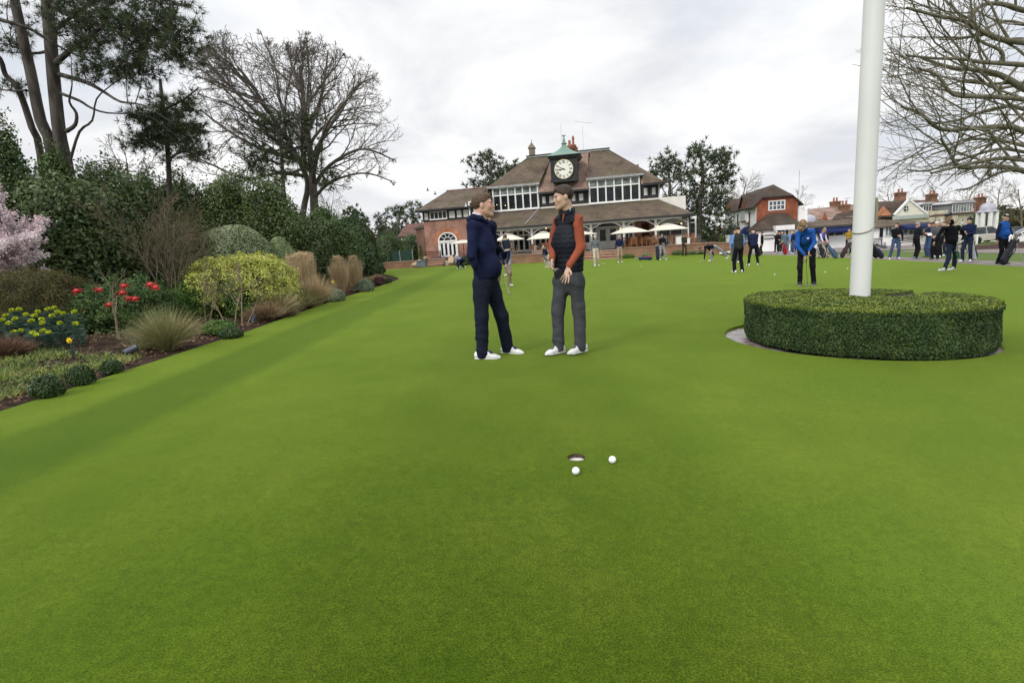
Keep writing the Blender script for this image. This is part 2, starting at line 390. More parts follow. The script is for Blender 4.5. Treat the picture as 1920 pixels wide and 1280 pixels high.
def blob_points(ells, n, clump=.0, nclump=60, lump=.12, shell=.3, zmin=None, seed=0, updown=0.):
    """points on / just under the surface of a union of ellipsoids, gathered in clumps"""
    r = np.random.default_rng(seed+101)
    area = np.array([e[1][0]*e[1][1]+e[1][1]*e[1][2]+e[1][0]*e[1][2] for e in ells]); area /= area.sum()
    P = []; Q = []
    for (c, rad), f in zip(ells, area):
        m = max(8, int(n*f)); c = np.array(c, float); rad = np.array(rad, float)
        if clump > 0:
            k = max(6, int(nclump*f)); cd = unit(k, r); cr = 1+lump*r.normal(size=k)
            w = r.integers(0, k, m); d = cd[w]+unit(m, r)*clump*(r.uniform(0, 1, m)**.5)[:, None]
            rr = np.linalg.norm(d, axis=1)[:, None]; dn = d/rr
            rr = cr[w]+.30*clump*r.normal(size=m)-shell*r.uniform(0, 1, m)**2
            ev = r.uniform(size=m) < .5; du = unit(m, r); dn[ev] = du[ev]; ru_ = 1+.6*lump*flatnoise(du*2.6, 2.2, seed)-.04-.7*shell*r.uniform(0, 1, m)**2; rr[ev] = ru_[ev]
        else:
            dn = unit(m, r); rr = 1+lump*flatnoise(dn*2.6, 1.6, seed)-shell*r.uniform(0, 1, m)**2.5
        p = c+dn*rad*rr[:, None]; nn = dn/rad; nn /= np.linalg.norm(nn, axis=1)[:, None]
        P.append(p); Q.append(nn)
    P = np.concatenate(P); Q = np.concatenate(Q)
    keep = np.ones(len(P), bool)
    for c, rad in ells:          # drop what is deep inside another ellipsoid
        q = np.linalg.norm((P-np.array(c))/np.array(rad), axis=1); keep &= q > .62
    keep &= P[:, 2] > (hgt(P[:, 0], P[:, 1])+.02 if zmin is None else zmin)
    return P[keep], Q[keep]
def core_mesh(name, ells, mat, parent, s=.8, zmin=None, lump=.1):
    V = []; F = []; n = 0
    for i, (c, rad) in enumerate(ells):
        u = np.linspace(0, 2*np.pi, 25)[:-1]; v = np.linspace(-np.pi/2, np.pi/2, 13)
        d = np.array([[math.cos(b)*math.cos(a), math.cos(b)*math.sin(a), math.sin(b)] for b in v for a in u])
        rr = s*(1+lump*flatnoise(d, 3.5, i)); p = np.array(c)+d*np.array(rad)*rr[:, None]
        p[:, 2] = np.maximum(p[:, 2], (hgt(p[:, 0], p[:, 1])-.02 if zmin is None else zmin))
        f = np.array([(a*24+b, a*24+(b+1) % 24, (a+1)*24+(b+1) % 24, (a+1)*24+b) for a in range(12) for b in range(24)])
        V.append(p); F.append(f+n); n += len(p)
    return npmesh(name, np.concatenate(V), np.concatenate(F), mat, parent, True)
def tubes_arrays(lines, n=4):
    """lines: list of (pts (k,3), radii (k,)) ; grouped by k for speed"""
    V = []; F = []; off = 0; g = {}
    for p, r in lines: g.setdefault(len(p), []).append((p, r))
    for k, ls in g.items():
        P = np.array([l[0] for l in ls], float); Rr = np.array([l[1] for l in ls], float); m = len(ls)
        D = np.empty_like(P); D[:, 1:-1] = P[:, 2:]-P[:, :-2]; D[:, 0] = P[:, 1]-P[:, 0]; D[:, -1] = P[:, -1]-P[:, -2]
        D /= np.linalg.norm(D, axis=2)[..., None]+1e-12
        ref = np.zeros((m, 1, 3)); d0 = np.abs(D.mean(1)); j = np.argmin(d0, 1); ref[np.arange(m), 0, j] = 1
        U = np.cross(D, ref); U /= np.linalg.norm(U, axis=2)[..., None]+1e-12; W = np.cross(D, U)
        a = 2*np.pi*np.arange(n)/n
        ring = P[:, :, None]+(U[:, :, None]*np.cos(a)[None, None, :, None]+W[:, :, None]*np.sin(a)[None, None, :, None])*Rr[:, :, None, None]
        V.append(ring.reshape(-1, 3))
        i, j = np.meshgrid(np.arange(k-1), np.arange(n), indexing='ij'); i = i.ravel(); j = j.ravel()
        f = np.stack([i*n+j, i*n+(j+1) % n, (i+1)*n+(j+1) % n, (i+1)*n+j], 1)
        F.append((f[None]+(np.arange(m)*k*n)[:, None, None]+off).reshape(-1, 4)); off += m*k*n
    return np.concatenate(V), np.concatenate(F)
def tubesobj(name, lines, mat, parent, n=5, smooth=True):
    V, F = tubes_arrays(lines, n); return npmesh(name, V, F, mat, parent, smooth)
class Tree:
    """branching skeleton; self.lines[level] = list of (pts, radii); self.tips = twig ends with directions"""
    def __init__(s, seed, kids, ratio, ang, wig, up=(.0,), segs=(8, 6, 5, 4, 4), env=None, r_ratio=.55, start=.3, tipr=.004, jitter=.3):
        s.r = random.Random(seed); s.k = kids; s.ratio = ratio; s.ang = ang; s.wig = wig; s.up = up; s.segs = segs
        s.lines = {}; s.tips = []; s.env = env; s.rr = r_ratio; s.start = start; s.tipr = tipr; s.j = jitter
    def get(s, a, l): return a[min(l, len(a)-1)]
    def grow(s, p, d, L, rad, lv=0, pts=None):
        r = s.r; p = Vector(p); d = Vector(d).normalized(); n = s.get(s.segs, lv); P = [p.copy()]; Ds = [d.copy()]
        if pts is not None:
            P = [Vector(q) for q in pts]; n = len(P)-1; Ds = [(P[min(i+1, n)]-P[max(i-1, 0)]).normalized() for i in range(n+1)]
            L = sum((P[i+1]-P[i]).length for i in range(n))
        else:
            w = s.get(s.wig, lv); u = s.get(s.up, lv)
            for i in range(n):
                d = (d+Vector((r.gauss(0, w), r.gauss(0, w), r.gauss(0, w)))+Vector((0, 0, u))).normalized()
                p = p+d*(L/n)
                P.append(p.copy()); Ds.append(d.copy())
                if s.env and not s.env(p) and lv > 0 and len(P) > 1: break
        n = len(P)-1
        last = lv >= len(s.k)
        r1 = s.tipr if last else max(s.tipr, rad*.28)
        rd = [rad+(r1-rad)*(i/n)**.8 for i in range(n+1)]
        s.lines.setdefault(lv, []).append((np.array([tuple(q) for q in P]), np.array(rd)))
        if last: s.tips.append((P[-1], Ds[-1])); return
        m = s.k[lv]; st = s.start if lv == 0 else .12
        for i in range(m):
            t = st+(1-st)*(i+r.uniform(.2, .9))/m; t = min(t, .995); f = t*n; j = min(int(f), n-1); q = P[j].lerp(P[j+1], f-j); dd = Ds[j]
            o = dd.orthogonal().normalized(); o.rotate(Matrix.Rotation(r.uniform(0, 6.283), 3, dd)); a = s.get(s.ang, lv)*r.uniform(1-s.j, 1+s.j)
            nd = dd*math.cos(a)+o*math.sin(a); cl = L*s.get(s.ratio, lv)*r.uniform(.7, 1.2)*(1.15-.55*t)
            s.grow(q, nd, cl, max(s.tipr, rd[j]*s.rr), lv+1)
    def all(s, lo=0, hi=9): return [l for lv, ls in s.lines.items() if lo <= lv <= hi for l in ls]
def tufts(P, D, n, L, w, up=.15, seed=3):
    """needle tufts: n thin blades fanned about direction D at each point P"""
    r = np.random.default_rng(seed); m = len(P); P = np.repeat(P, n, 0); D = np.repeat(D, n, 0)
    d = D*.75+unit(m*n, r)*.85; d[:, 2] += up; d /= np.linalg.norm(d, axis=1)[:, None]
    l = L*r.uniform(.6, 1.15, m*n)[:, None]; s = np.cross(d, unit(m*n, r)); s /= np.linalg.norm(s, axis=1)[:, None]+1e-9
    V = np.stack([P-s*w*.5, P+s*w*.5, P+d*l+s*w*.15, P+d*l-s*w*.15], 1).reshape(-1, 3)
    return V, np.arange(4*m*n).reshape(-1, 4)
def blades(P, D, L, w, droop=.4, seg=3, seed=5):
    """grass blades from P along D (n,3), bending down"""
    r = np.random.default_rng(seed); n = len(P); L = np.broadcast_to(L, (n,))*r.uniform(.65, 1.15, n)
    s = np.cross(D, [0, 0, 1.0]+.3*unit(n, r)); s /= np.linalg.norm(s, axis=1)[:, None]+1e-9
    ph = r.uniform(0, 6.28, n); s2 = s*np.cos(ph)[:, None]+np.cross(D, s)*np.sin(ph)[:, None]
    rows = []; hd = D.copy(); hd[:, 2] = 0
    for i in range(seg+1):
        t = i/seg; c = P+D*(L*t)[:, None]+hd*(L*droop*t*t)[:, None]; c[:, 2] -= L*droop*.8*t*t*np.linalg.norm(hd, axis=1)
        ww = w*(1-t*.85); rows += [c-s2*ww/2, c+s2*ww/2]
    V = np.stack(rows, 1).reshape(-1, 3); k = 2*(seg+1)
    f = np.array([(2*i, 2*i+1, 2*i+3, 2*i+2) for i in range(seg)])
    return V, (f[None]+(np.arange(n)*k)[:, None, None]).reshape(-1, 4)
# ------------------------------------------------------------------ ground, lawn, bed, paths
_EY = [-3, 9, 14, 21.5, 24.5, 27, 31, 36, 60]; _EX = [-4.43, -4.43, -4.66, -4.72, -4.9, -5.6, -7.2, -9.2, -14]
def xe(y): return np.interp(y, _EY, _EX)
_h0 = hgt
def hgt(x, y):
    return _h0(x, y) + .13*sst(xe(y)-np.asarray(x, float), .1, 2.2) + .25*sst(xe(y)-np.asarray(x, float), 2.5, 9)
def xr(y): return np.interp(y, [-5, 8, 18, 27, 36, 44, 60], [16.2, 16.8, 17.5, 18.9, 19.9, 20.0, 20.0])
def sheet(name, X, Y, mat, off=0., kind='structure', z=None):
    Z = hgt(X, Y)+off if z is None else z; n, m = X.shape; V = np.stack([X, Y, Z], -1).reshape(-1, 3)
    i, j = np.meshgrid(np.arange(n-1), np.arange(m-1), indexing='ij'); i = i.ravel(); j = j.ravel()
    F = np.stack([i*m+j, (i+1)*m+j, (i+1)*m+j+1, i*m+j+1], 1); o = npmesh(name, V, F, mat, None, True); o['kind'] = kind; return o
def grassmat():
    m = bpy.data.materials.new('putting_green_grass'); m.use_nodes = True; t = m.node_tree; L = t.links.new
    b = t.nodes['Principled BSDF']; b.inputs['Roughness'].default_value = .9; b.inputs['Specular IOR Level'].default_value = .06
    b.inputs['Sheen Weight'].default_value = .6; b.inputs['Sheen Roughness'].default_value = .28; b.inputs['Sheen Tint'].default_value = (.68, .95, .16, 1)
    tc = N(t, 'ShaderNodeTexCoord'); V = tc.outputs['Object']; sp = N(t, 'ShaderNodeSeparateXYZ'); L(V, sp.inputs[0])
    def noise(s, d=4, r=.5, st=None, dist=0):
        n = N(t, 'ShaderNodeTexNoise'); n.inputs['Scale'].default_value = s; n.inputs['Detail'].default_value = d; n.inputs['Roughness'].default_value = r; n.inputs['Distortion'].default_value = dist
        if st:
            mp = N(t, 'ShaderNodeMapping'); mp.inputs['Scale'].default_value = st; L(V, mp.inputs[0]); L(mp.outputs[0], n.inputs['Vector'])
        else: L(V, n.inputs['Vector'])
        return n.outputs[0]
    def mul(c, f, k=1.):
        mm = N(t, 'ShaderNodeMix', data_type='RGBA', blend_type='MULTIPLY'); mm.inputs[0].default_value = k; L(c, mm.inputs[6]); L(f, mm.inputs[7]); return mm.outputs[2]
    r0 = ramp(t, [(.4, (.041, .076, .003)), (.5, (.049, .084, .004)), (.6, (.060, .094, .006))]); L(noise(.8, 7, .62), r0.inputs[0]); c = r0.outputs[0]
    # worn pale patches and darker lush ones
    r1 = ramp(t, [(.40, (.93, .95, .9)), (.60, (1.07, 1.05, 1.1))]); L(noise(2.3, 5, .6, (1, .55, 1)), r1.inputs[0]); c = mul(c, r1.outputs[0])
    # mowing bands running away beside the bed; grass laid towards / away from the eye
    wob = N(t, 'ShaderNodeMath', operation='MULTIPLY_ADD'); L(noise(.25, 2), wob.inputs[0]); wob.inputs[1].default_value = .5; L(sp.outputs[0], wob.inputs[2])
    mr = N(t, 'ShaderNodeMapRange'); L(wob.outputs[0], mr.inputs[0]); mr.inputs[1].default_value = -6; mr.inputs[2].default_value = 18; mr.inputs[3].default_value = 0; mr.inputs[4].default_value = 1
    def X(x): return (x+.25+6)/24
    bands = [(0, 1.0), (X(-4.5), (1.25, 1.22, 1.35)), (X(-3.8), (1.2, 1.17, 1.3)), (X(-3.65), (.38, .58, .26)), (X(-2.9), (.42, .62, .3)), (X(-2.7), 1.12), (X(-1.1), 1.06), (X(-.8), .90), (X(.9), .92), (X(1.2), 1.07), (X(3.2), 1.02), (X(3.5), .88), (X(6), .92), (X(6.4), 1.06), (X(11), 1.0)]
    r2 = ramp(t, bands); L(mr.outputs[0], r2.inputs[0]); c = mul(c, r2.outputs[0], .9)
    # blades
    r3 = ramp(t, [(.36, (.32, .38, .28)), (.5, (1, 1, 1)), (.64, (2.1, 1.85, 2.3))]); L(noise(170, 4, .75), r3.inputs[0]); c = mul(c, r3.outputs[0], .85)
    r4 = ramp(t, [(.38, (.72, .77, .70)), (.62, (1.26, 1.2, 1.3))]); L(noise(22, 6, .8), r4.inputs[0]); c = mul(c, r4.outputs[0], .8)
    L(c, b.inputs['Base Color'])
    bp = N(t, 'ShaderNodeBump'); bp.inputs['Strength'].default_value = .55; bp.inputs['Distance'].default_value = .006; L(noise(230, 4, .75), bp.inputs['Height'])
    L(bp.outputs[0], b.inputs['Normal'])
    return m
GRASS = grassmat()
ROUGHG = pm('rough_grass', (.055, .10, .008), (.09, .14, .018), scale=3, bump=.8, bscale=40, rough=.9)
SOIL = pm('bark_soil', (.018, .012, .009), (.065, .042, .03), scale=9, detail=10, bump=1, bscale=35, rough=1, spec=.1, c3=(.035, .022, .016))
TARMAC = pm('tarmac', (.16, .135, .125), (.23, .2, .19), scale=4, bump=.3, bscale=120, rough=.95)
def ggrid(a, b, n): return np.linspace(a, b, n)
# base sheet to the horizon
g = np.concatenate([-np.geomspace(700, 30, 14), np.linspace(-28, 66, 95), np.geomspace(68, 700, 12)])
gy = np.concatenate([[-40, -15, -6], np.linspace(-2, 80, 83), np.geomspace(84, 1200, 14)])
X, Y = np.meshgrid(g, gy, indexing='ij'); sheet('ground', X, Y, ROUGHG, -.07)
# putting green with round openings for the cup and the hedge bed
CUP = gnd(1080.5, 857); CUPR = .054
BEDC = (4.2, 6.52); BEDR = 1.44
holes = [(CUP[0], CUP[1], CUPR, .11), (BEDC[0], BEDC[1], BEDR, BEDR+.12)]
xs = set([0., .06, .15, .3, .6, 1, 1.5, 2, 2.5, 3, 3.5, 4, 4.5, 5, 5.5] + list(np.arange(6, 22, 1.)))
ys = set(list(np.arange(-2, 12, .5)) + list(np.arange(12, 49.5, .75)))
sq = []
for cx, cy, r, h in holes:
    a = (cx-h+4.43, cx+h+4.43, cy-h, cy+h); sq.append(a)
    xs = {v for v in xs if not (a[0]-.02 < v < a[1]+.02)} | {a[0], a[1]}
    ys = {v for v in ys if not (a[2]-.02 < v < a[3]+.02)} | {a[2], a[3]}
xs = np.array(sorted(xs)); ys = np.array(sorted(ys))
S, Yg = np.meshgrid(xs, ys, indexing='ij'); wid = (xr(Yg)-xe(Yg)); Xg = np.where(S > 9, xe(Yg)+9+(S-9)*(wid-9)/(xs[-1]-9), xe(Yg)+S)
V = list(zip(Xg.ravel(), Yg.ravel(), _h0(Xg, Yg).ravel())); m_ = len(ys); F = []
for i in range(len(xs)-1):
    for j in range(m_-1):
        c = ((xs[i]+xs[i+1])/2, (ys[j]+ys[j+1])/2)
        if any(a[0] < c[0] < a[1] and a[2] < c[1] < a[3] for a in sq): continue
        F.append((i*m_+j, (i+1)*m_+j, (i+1)*m_+j+1, i*m_+j+1))
for (cx, cy, r, h), a in zip(holes, sq):
    cr = [(a[1], a[3]), (a[0], a[3]), (a[0], a[2]), (a[1], a[2])]; ci = [int(np.argmin(abs(xs-p[0])))*m_+int(np.argmin(abs(ys-p[1]))) for p in cr]
    n0 = len(V); K = 64
    for k in range(K):
        t = 2*math.pi*k/K; x = cx+r*math.cos(t); y = cy+r*math.sin(t); V.append((x, y, float(_h0(x, y))))
    for q in range(4):   # quadrant corners at 45,135,225,315 degrees
        for k in range(K//4):
            k0 = (K//8*(2*q)+k) % K; k0 = (q*K//4+k) % K; F.append((n0+k0, ci[q], n0+(k0+1) % K))
        F.append((n0+((q+1)*K//4) % K, ci[q], ci[(q+1) % 4]))
    for k in range(K):   # turf edge going down
        pass
    n1 = len(V)
    for k in range(K): V.append(V[n0+k])
    for k in range(K):
        x, y, z = V[n0+k]; V.append((x, y, z-(.05 if r > 1 else .004)))
    F += [(n1+k, n1+(k+1) % K, n1+K+(k+1) % K, n1+K+k) for k in range(K)]
n1 = len(V)
for j in range(m_): V.append(V[j])
for j in range(m_): x, y, z = V[j]; V.append((x-.03, y, z-.07))
F += [(n1+j, n1+j+1, n1+m_+j+1, n1+m_+j) for j in range(m_-1)]
mb = MB(); mb.v = [tuple(map(float, v)) for v in V]; mb.f = F; mb.m = [0]*len(F)
lawn = mb.build('putting_green', GRASS); lawn['kind'] = 'structure'
lawn.data.polygons.foreach_set('use_smooth', np.ones(len(F), bool))
# flower bed soil
t_ = np.array([0, .05, .15, .3, .5, .75, 1, 1.4, 1.8, 2.3, 3, 4, 5, 7, 10, 14, 20, 26]); yy = np.concatenate([np.arange(-2, 14, .25), np.arange(14, 52, 1)])
Tt, Yb = np.meshgrid(t_, yy, indexing='ij'); Xb = xe(Yb)-Tt
nz = .025*flatnoise(np.stack([Xb.ravel(), Yb.ravel(), 0*Xb.ravel()], 1), 6., 4).reshape(Xb.shape)
sheet('flower_bed_soil', Xb[::-1], Yb[::-1], SOIL, z=(hgt(Xb, Yb)-.03+.02*sst(Tt, 0, .3)+nz*sst(Tt, 0, .2))[::-1])
# tarmac path beyond the green, forecourt, car park
yp = np.concatenate([np.arange(-2, 47, 1.)]); tp = np.array([0, .9, 1.8, 2.7]); A, B = np.meshgrid(tp, yp, indexing='ij'); sheet('path', xr(B)+A+.02, B, TARMAC, -.045)
a = np.linspace(0, 1, 12); A, B = np.meshgrid(a, a, indexing='ij'); PX = 20.2+A*24; PY = 44+B*(11.0+4*A); sheet('forecourt', PX, PY, TARMAC, -.05)
PX = 28.5+A*26; PY = 10+B*30; sheet('car_park', PX, PY, TARMAC, -.05)
# clipped grass strip on the far side of the path uses the ground itself
# ------------------------------------------------------------------ cup and balls
c = thing('golf_hole', 'golf hole with white cup liner cut in the green, nearest the camera', 'golf hole', CUP)
def wall_ring(r0, r1, z0, z1, n=48):
    m = MB(); m.lathe([(r0, z0), (r0, z1), (r1, z1), (r1, z0)], n=n, cap=False); m.add([], []); return m
m = MB(); m.lathe([(.0538, -.004), (.0538, -.027), (.06, -.027), (.06, -.004)], n=48, cap=False); m.f = [f[::-1] for f in m.f]
m.build('soil_rim', pm('cut_soil', (.05, .03, .025), (.16, .10, .09), scale=60, bump=.8, bscale=160), c, True)
m = MB(); m.lathe([(.052, -.025), (.052, -.115), (.0, -.115)], n=48, cap=False); m.f = [f[::-1] for f in m.f]
m.lathe([(.0525, -.025), (.058, -.025), (.058, -.12), (.0, -.12)], n=48, cap=False); m.build('cup_liner', pm('cup_plastic', (.85, .85, .84), (.8, .8, .8), rough=.4), c, True)
BALLM = pm('golf_ball_white', (.85, .85, .86), (.78, .78, .8), rough=.35, spec=.5, scale=3)
def ballmesh():
    m = MB(); m.ell((0, 0, .02135), .02135, 40, 24); me = bpy.data.meshes.new('golf_ball'); me.from_pydata(m.v, [], m.f)
    co = np.array(m.v); d = co-[0, 0, .02135]; d /= np.linalg.norm(d, axis=1)[:, None]
    k = 180; i = np.arange(k)+.5; ph = np.arccos(1-2*i/k); th = math.pi*(1+5**.5)*i; Fp = np.stack([np.cos(th)*np.sin(ph), np.sin(th)*np.sin(ph), np.cos(ph)], 1)
    dist = np.arccos(np.clip((d@Fp.T).max(1), -1, 1)); co = np.array([0, 0, .02135])+d*(.02135-.0006*np.clip(1-dist/.09, 0, 1))[:, None]
    me.vertices.foreach_set('co', co.astype(np.float32).ravel()); me.polygons.foreach_set('use_smooth', np.ones(len(me.polygons), bool)); me.materials.append(BALLM); return me
BME = ballmesh()
def ball(px, py, label, group=None):
    p = gnd(px, py); o = bpy.data.objects.new('golf_ball', BME); COL.objects.link(o); o.location = (p[0], p[1], float(hgt(p[0], p[1]))-.001)
    tag(o, label, 'golf ball', group); return o
ball(1080, 889, 'white golf ball just short of the near hole'); ball(1148.5, 868, 'white golf ball to the right of the near hole')
# small dark bits of debris are left out; far balls on the green
for x, y, l in [(1129, 494.5, 'left of two golf balls at the feet of the walking man in the bobble hat'), (1133, 495, 'right of two golf balls at the feet of the walking man in the bobble hat'), (1202, 500, 'white golf ball alone on the green in front of the terrace steps'),
                (1244.5, 484.5, 'left of two golf balls before the man in grey trousers near the terrace wall'), (1252.5, 484.3, 'right of two golf balls before the man in grey trousers near the terrace wall'), (1314, 490.5, 'golf ball by the hand of the man bending to pick up'),
                (1452.5, 516, 'golf ball on the green left of the man putting in blue'), (1547.5, 511.5, 'golf ball on the green between the putting man and the flagpole'), (1589, 505, 'golf ball on the green just left of the flagpole')]:
    ball(x, y, l)
# ------------------------------------------------------------------ round box hedge with flagpole
hz = float(hgt(4.25, 6.4)); HC = np.array([4.25, 6.4]); HR = 1.3; HH = .5
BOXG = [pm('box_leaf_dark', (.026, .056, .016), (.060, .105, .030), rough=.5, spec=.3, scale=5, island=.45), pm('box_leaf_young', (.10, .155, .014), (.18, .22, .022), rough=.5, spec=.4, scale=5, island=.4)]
BRANCHM = pm('bare_twig', (.09, .07, .05), (.15, .12, .09), scale=12)
DARKCORE = pm('shade_core', (.010, .013, .006), (.022, .024, .012), scale=14, bump=.5)  # near-black colour stands in for the shade in gaps between leaves
hedge = thing('round_hedge', 'low circular clipped box hedge around the foot of the flagpole', 'hedge', (HC[0], HC[1], hz))
def hz_at(x, y): return hgt(x+HC[0], y+HC[1])-hz
gapa = math.atan2(.42, 1.0); gw = .13        # slot through the far right side
def ingap(x, y): 
    d = x*math.cos(gapa)+y*math.sin(gapa); e = -x*math.sin(gapa)+y*math.cos(gapa); return (d > .25) & (abs(e) < gw)
# solid core, its dark colour painting the shade between the leaves
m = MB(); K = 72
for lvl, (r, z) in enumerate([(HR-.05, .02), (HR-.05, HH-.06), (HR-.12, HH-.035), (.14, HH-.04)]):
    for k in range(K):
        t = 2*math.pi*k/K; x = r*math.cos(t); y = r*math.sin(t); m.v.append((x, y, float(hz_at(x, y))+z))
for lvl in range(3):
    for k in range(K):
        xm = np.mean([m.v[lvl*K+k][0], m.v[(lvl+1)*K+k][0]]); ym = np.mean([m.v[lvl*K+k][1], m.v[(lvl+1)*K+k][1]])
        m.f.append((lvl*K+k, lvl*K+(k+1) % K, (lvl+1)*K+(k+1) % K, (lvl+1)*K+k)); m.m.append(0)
m.build('hedge_shade_core', DARKCORE, hedge, True)
r_ = np.random.default_rng(5)
n = 135000; t = r_.uniform(0, 2*np.pi, n); z = r_.uniform(0, 1, n)**.9*HH; lump = .025*flatnoise(np.stack([np.cos(t)*HR, np.sin(t)*HR, z], 1), 9, 2)
rr = HR-.005+lump-.07*r_.uniform(0, 1, n)**2; rr -= .03*np.clip((.07-z)/.07, 0, 1); x = rr*np.cos(t); y = rr*np.sin(t); P1 = np.stack([x, y, z], 1); N1 = np.stack([np.cos(t), np.sin(t), .15+0*t], 1)+.9*unit(n, r_)
n2 = 100000; t = r_.uniform(0, 2*np.pi, n2); rr = HR*np.sqrt(r_.uniform(.004, 1, n2)); x = rr*np.cos(t); y = rr*np.sin(t); z = HH+.018*flatnoise(np.stack([x, y, 0*x], 1), 8, 3)-.05*r_.uniform(0, 1, n2)**2-.03*(rr > HR-.06)
P2 = np.stack([x, y, z], 1); N2 = np.array([0, 0, 1.])+.9*unit(n2, r_)
P = np.concatenate([P1, P2]); Nn = np.concatenate([N1, N2]); Nn /= np.linalg.norm(Nn, axis=1)[:, None]
keep = ~ingap(P[:, 0], P[:, 1]) | (P[:, 2] < .03); P = P[keep]; Nn = Nn[keep]; P[:, 2] += hz_at(P[:, 0], P[:, 1])
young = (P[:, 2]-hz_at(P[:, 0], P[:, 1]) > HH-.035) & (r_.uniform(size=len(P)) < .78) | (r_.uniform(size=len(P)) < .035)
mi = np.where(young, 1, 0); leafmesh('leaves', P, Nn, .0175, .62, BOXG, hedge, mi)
# brick drain ring
m = MB()
for k in range(150):
    a0 = 2*math.pi*k/150; a1 = 2*math.pi*(k+.86)/150; vs = []
    for rr in (1.14, 1.44):
        for aa in (a0, a1):
            x = BEDC[0]+rr*math.cos(aa); y = BEDC[1]+rr*math.sin(aa)
            for dz in (-.09, -.042): vs.append((x, y, float(_h0(x, y))+dz))
    m.add(vs, [(0, 2, 3, 1), (4, 5, 7, 6), (1, 3, 7, 5), (0, 1, 5, 4), (2, 6, 7, 3)])
o = m.build('brick_edging', pm('wet_brick', (.19, .13, .12), (.34, .34, .34), rough=.35, spec=.5, scale=7, detail=8, bump=.3, lo=.42, hi=.6)); tag(o, kind='structure')
A, B = np.meshgrid(np.linspace(1.0, 1.5, 4), np.linspace(0, 2*np.pi, 97), indexing='ij'); sheet('bed_floor', BEDC[0]+A*np.cos(B), BEDC[1]+A*np.sin(B), SOIL, z=_h0(BEDC[0]+A*np.cos(B), BEDC[1]+A*np.sin(B))-.052)
# flagpole
pb = atz(1612, 553, hz+HH); fp = thing('flagpole', 'tall thick white flagpole rising out of the round hedge', 'flagpole', (pb[0], pb[1], float(hgt(pb[0], pb[1]))))
m = MB(); m.lathe([(.112, 0), (.112, .6), (.109, 3), (.1, 6), (.09, 9), (.075, 12)], n=40)
POLEM = pm('pole_white_paint', (.66, .67, .66), (.56, .58, .56), rough=.45, spec=.4, scale=2.5, detail=8, stretch=(1, 1, .35), lo=.4, hi=.8, bump=.04, bscale=30)
m.build('pole', POLEM, fp, True)
m = MB(); m.lathe([(.02, 12), (.06, 12.05), (.09, 12.15), (.06, 12.25), (.0, 12.3)], n=20); m.build('finial', POLEM, fp, True)
# halyard: a rope slung round the pole and its hanging coil
rp = at(1604, 433, pb[1])[2]-float(hgt(pb[0], pb[1]))
pts = []
for k in range(49):
    a = 2*math.pi*k/48; q = max(0, -math.sin(a)); s = math.cos(a)
    pts.append((.121*math.cos(a), .121*math.sin(a), rp+.03+.05*s-.035*q))
m = MB(); m.tube(pts, .0062, 6)
coil = []
for k in range(120):
    a = 2*math.pi*k/24; coil.append((.135+.012*math.cos(a*.7), -.012+.035*math.cos(a)*.5, rp+.20+(.17+.008*(k % 3))*math.sin(a)))
m.tube(coil, .0065, 6); m.tube([(.121, 0, rp+.08), (.13, 0, rp+.5), (.12, 0, 3), (.11, 0, 11.9)], .004, 5)
rope = m.build('halyard', pm('cream_rope', (.33, .31, .22), (.22, .21, .14), scale=60, bump=.5), fp, True)
m = MB(); m.box(.118, .135, -.012, .012, rp+.02, rp+.2); m.tube([(.13, 0, rp+.04), (.16, 0, rp+.02)], .008, 8); m.tube([(.13, 0, rp+.18), (.16, 0, rp+.2)], .008, 8); m.build('cleat', pm('galvanised', (.3, .3, .3), metal=.6, rough=.5), fp)

r_ = np.random.default_rng(9); n = 26; x = r_.uniform(-3.5, 4, n); y = 1.5+6*r_.uniform(0, 1, n)**1.3; P = np.stack([x, y, _h0(x, y)+.003], 1); V, F = leaves_arrays(P, np.array([0, 0, 1.])+.25*unit(n, r_), .018, .25, .1, r_)
o = npmesh('grass_debris', V, F, pm('dry_bits', (.22, .12, .05), (.35, .22, .1))); tag(o, 'tiny brown bits of dry grass scattered on the green', 'debris', kind='stuff')
# ------------------------------------------------------------------ clubhouse
BRICK = brickmat('red_brick', (.33, .125, .082), (.24, .095, .066), (.36, .27, .22), bw=.24, bh=.083, ms=.016, bump=.3)
BRICKO = brickmat('orange_brick', (.50, .17, .075), (.40, .13, .06), (.40, .25, .16), bw=.24, bh=.083, ms=.014)
BRICKW = brickmat('weathered_wall_brick', (.32, .13, .07), (.22, .085, .05), (.25, .2, .15), bw=.24, bh=.083, ms=.015, stain=(.20, .16, .09))
BRICKB = brickmat('brown_brick', (.17, .075, .045), (.12, .055, .038), (.15, .11, .09), bw=.24, bh=.083, ms=.015)
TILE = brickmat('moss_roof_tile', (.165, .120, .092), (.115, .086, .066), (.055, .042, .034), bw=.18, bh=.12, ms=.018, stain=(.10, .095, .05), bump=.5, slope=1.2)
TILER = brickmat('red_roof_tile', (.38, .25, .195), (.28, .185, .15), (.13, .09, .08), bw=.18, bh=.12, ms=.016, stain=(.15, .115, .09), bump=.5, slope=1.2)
TILEP = brickmat('plum_roof_tile', (.17, .085, .07), (.12, .066, .058), (.05, .035, .03), bw=.2, bh=.14, ms=.016, stain=(.11, .09, .07), bump=.4, slope=1.2)
STONE = pm('sandstone_coping', (.42, .33, .22), (.28, .2, .13), scale=5, bump=.4, bscale=40)
PAVE = pm('terrace_paving', (.36, .30, .26), (.46, .40, .35), scale=3)
LEAD = pm('lead_flashing', (.30, .31, .33), (.45, .46, .48), rough=.5, scale=5)
COPPER = pm('verdigris_copper', (.13, .225, .18), (.18, .28, .225), rough=.6, scale=4, stretch=(1, 1, .3))
PANEL = pm('render_panel', (.74, .74, .73), (.62, .62, .6), rough=.8, scale=3)
LAMPM = bpy.data.materials.new('lamp_glow'); LAMPM.use_nodes = True
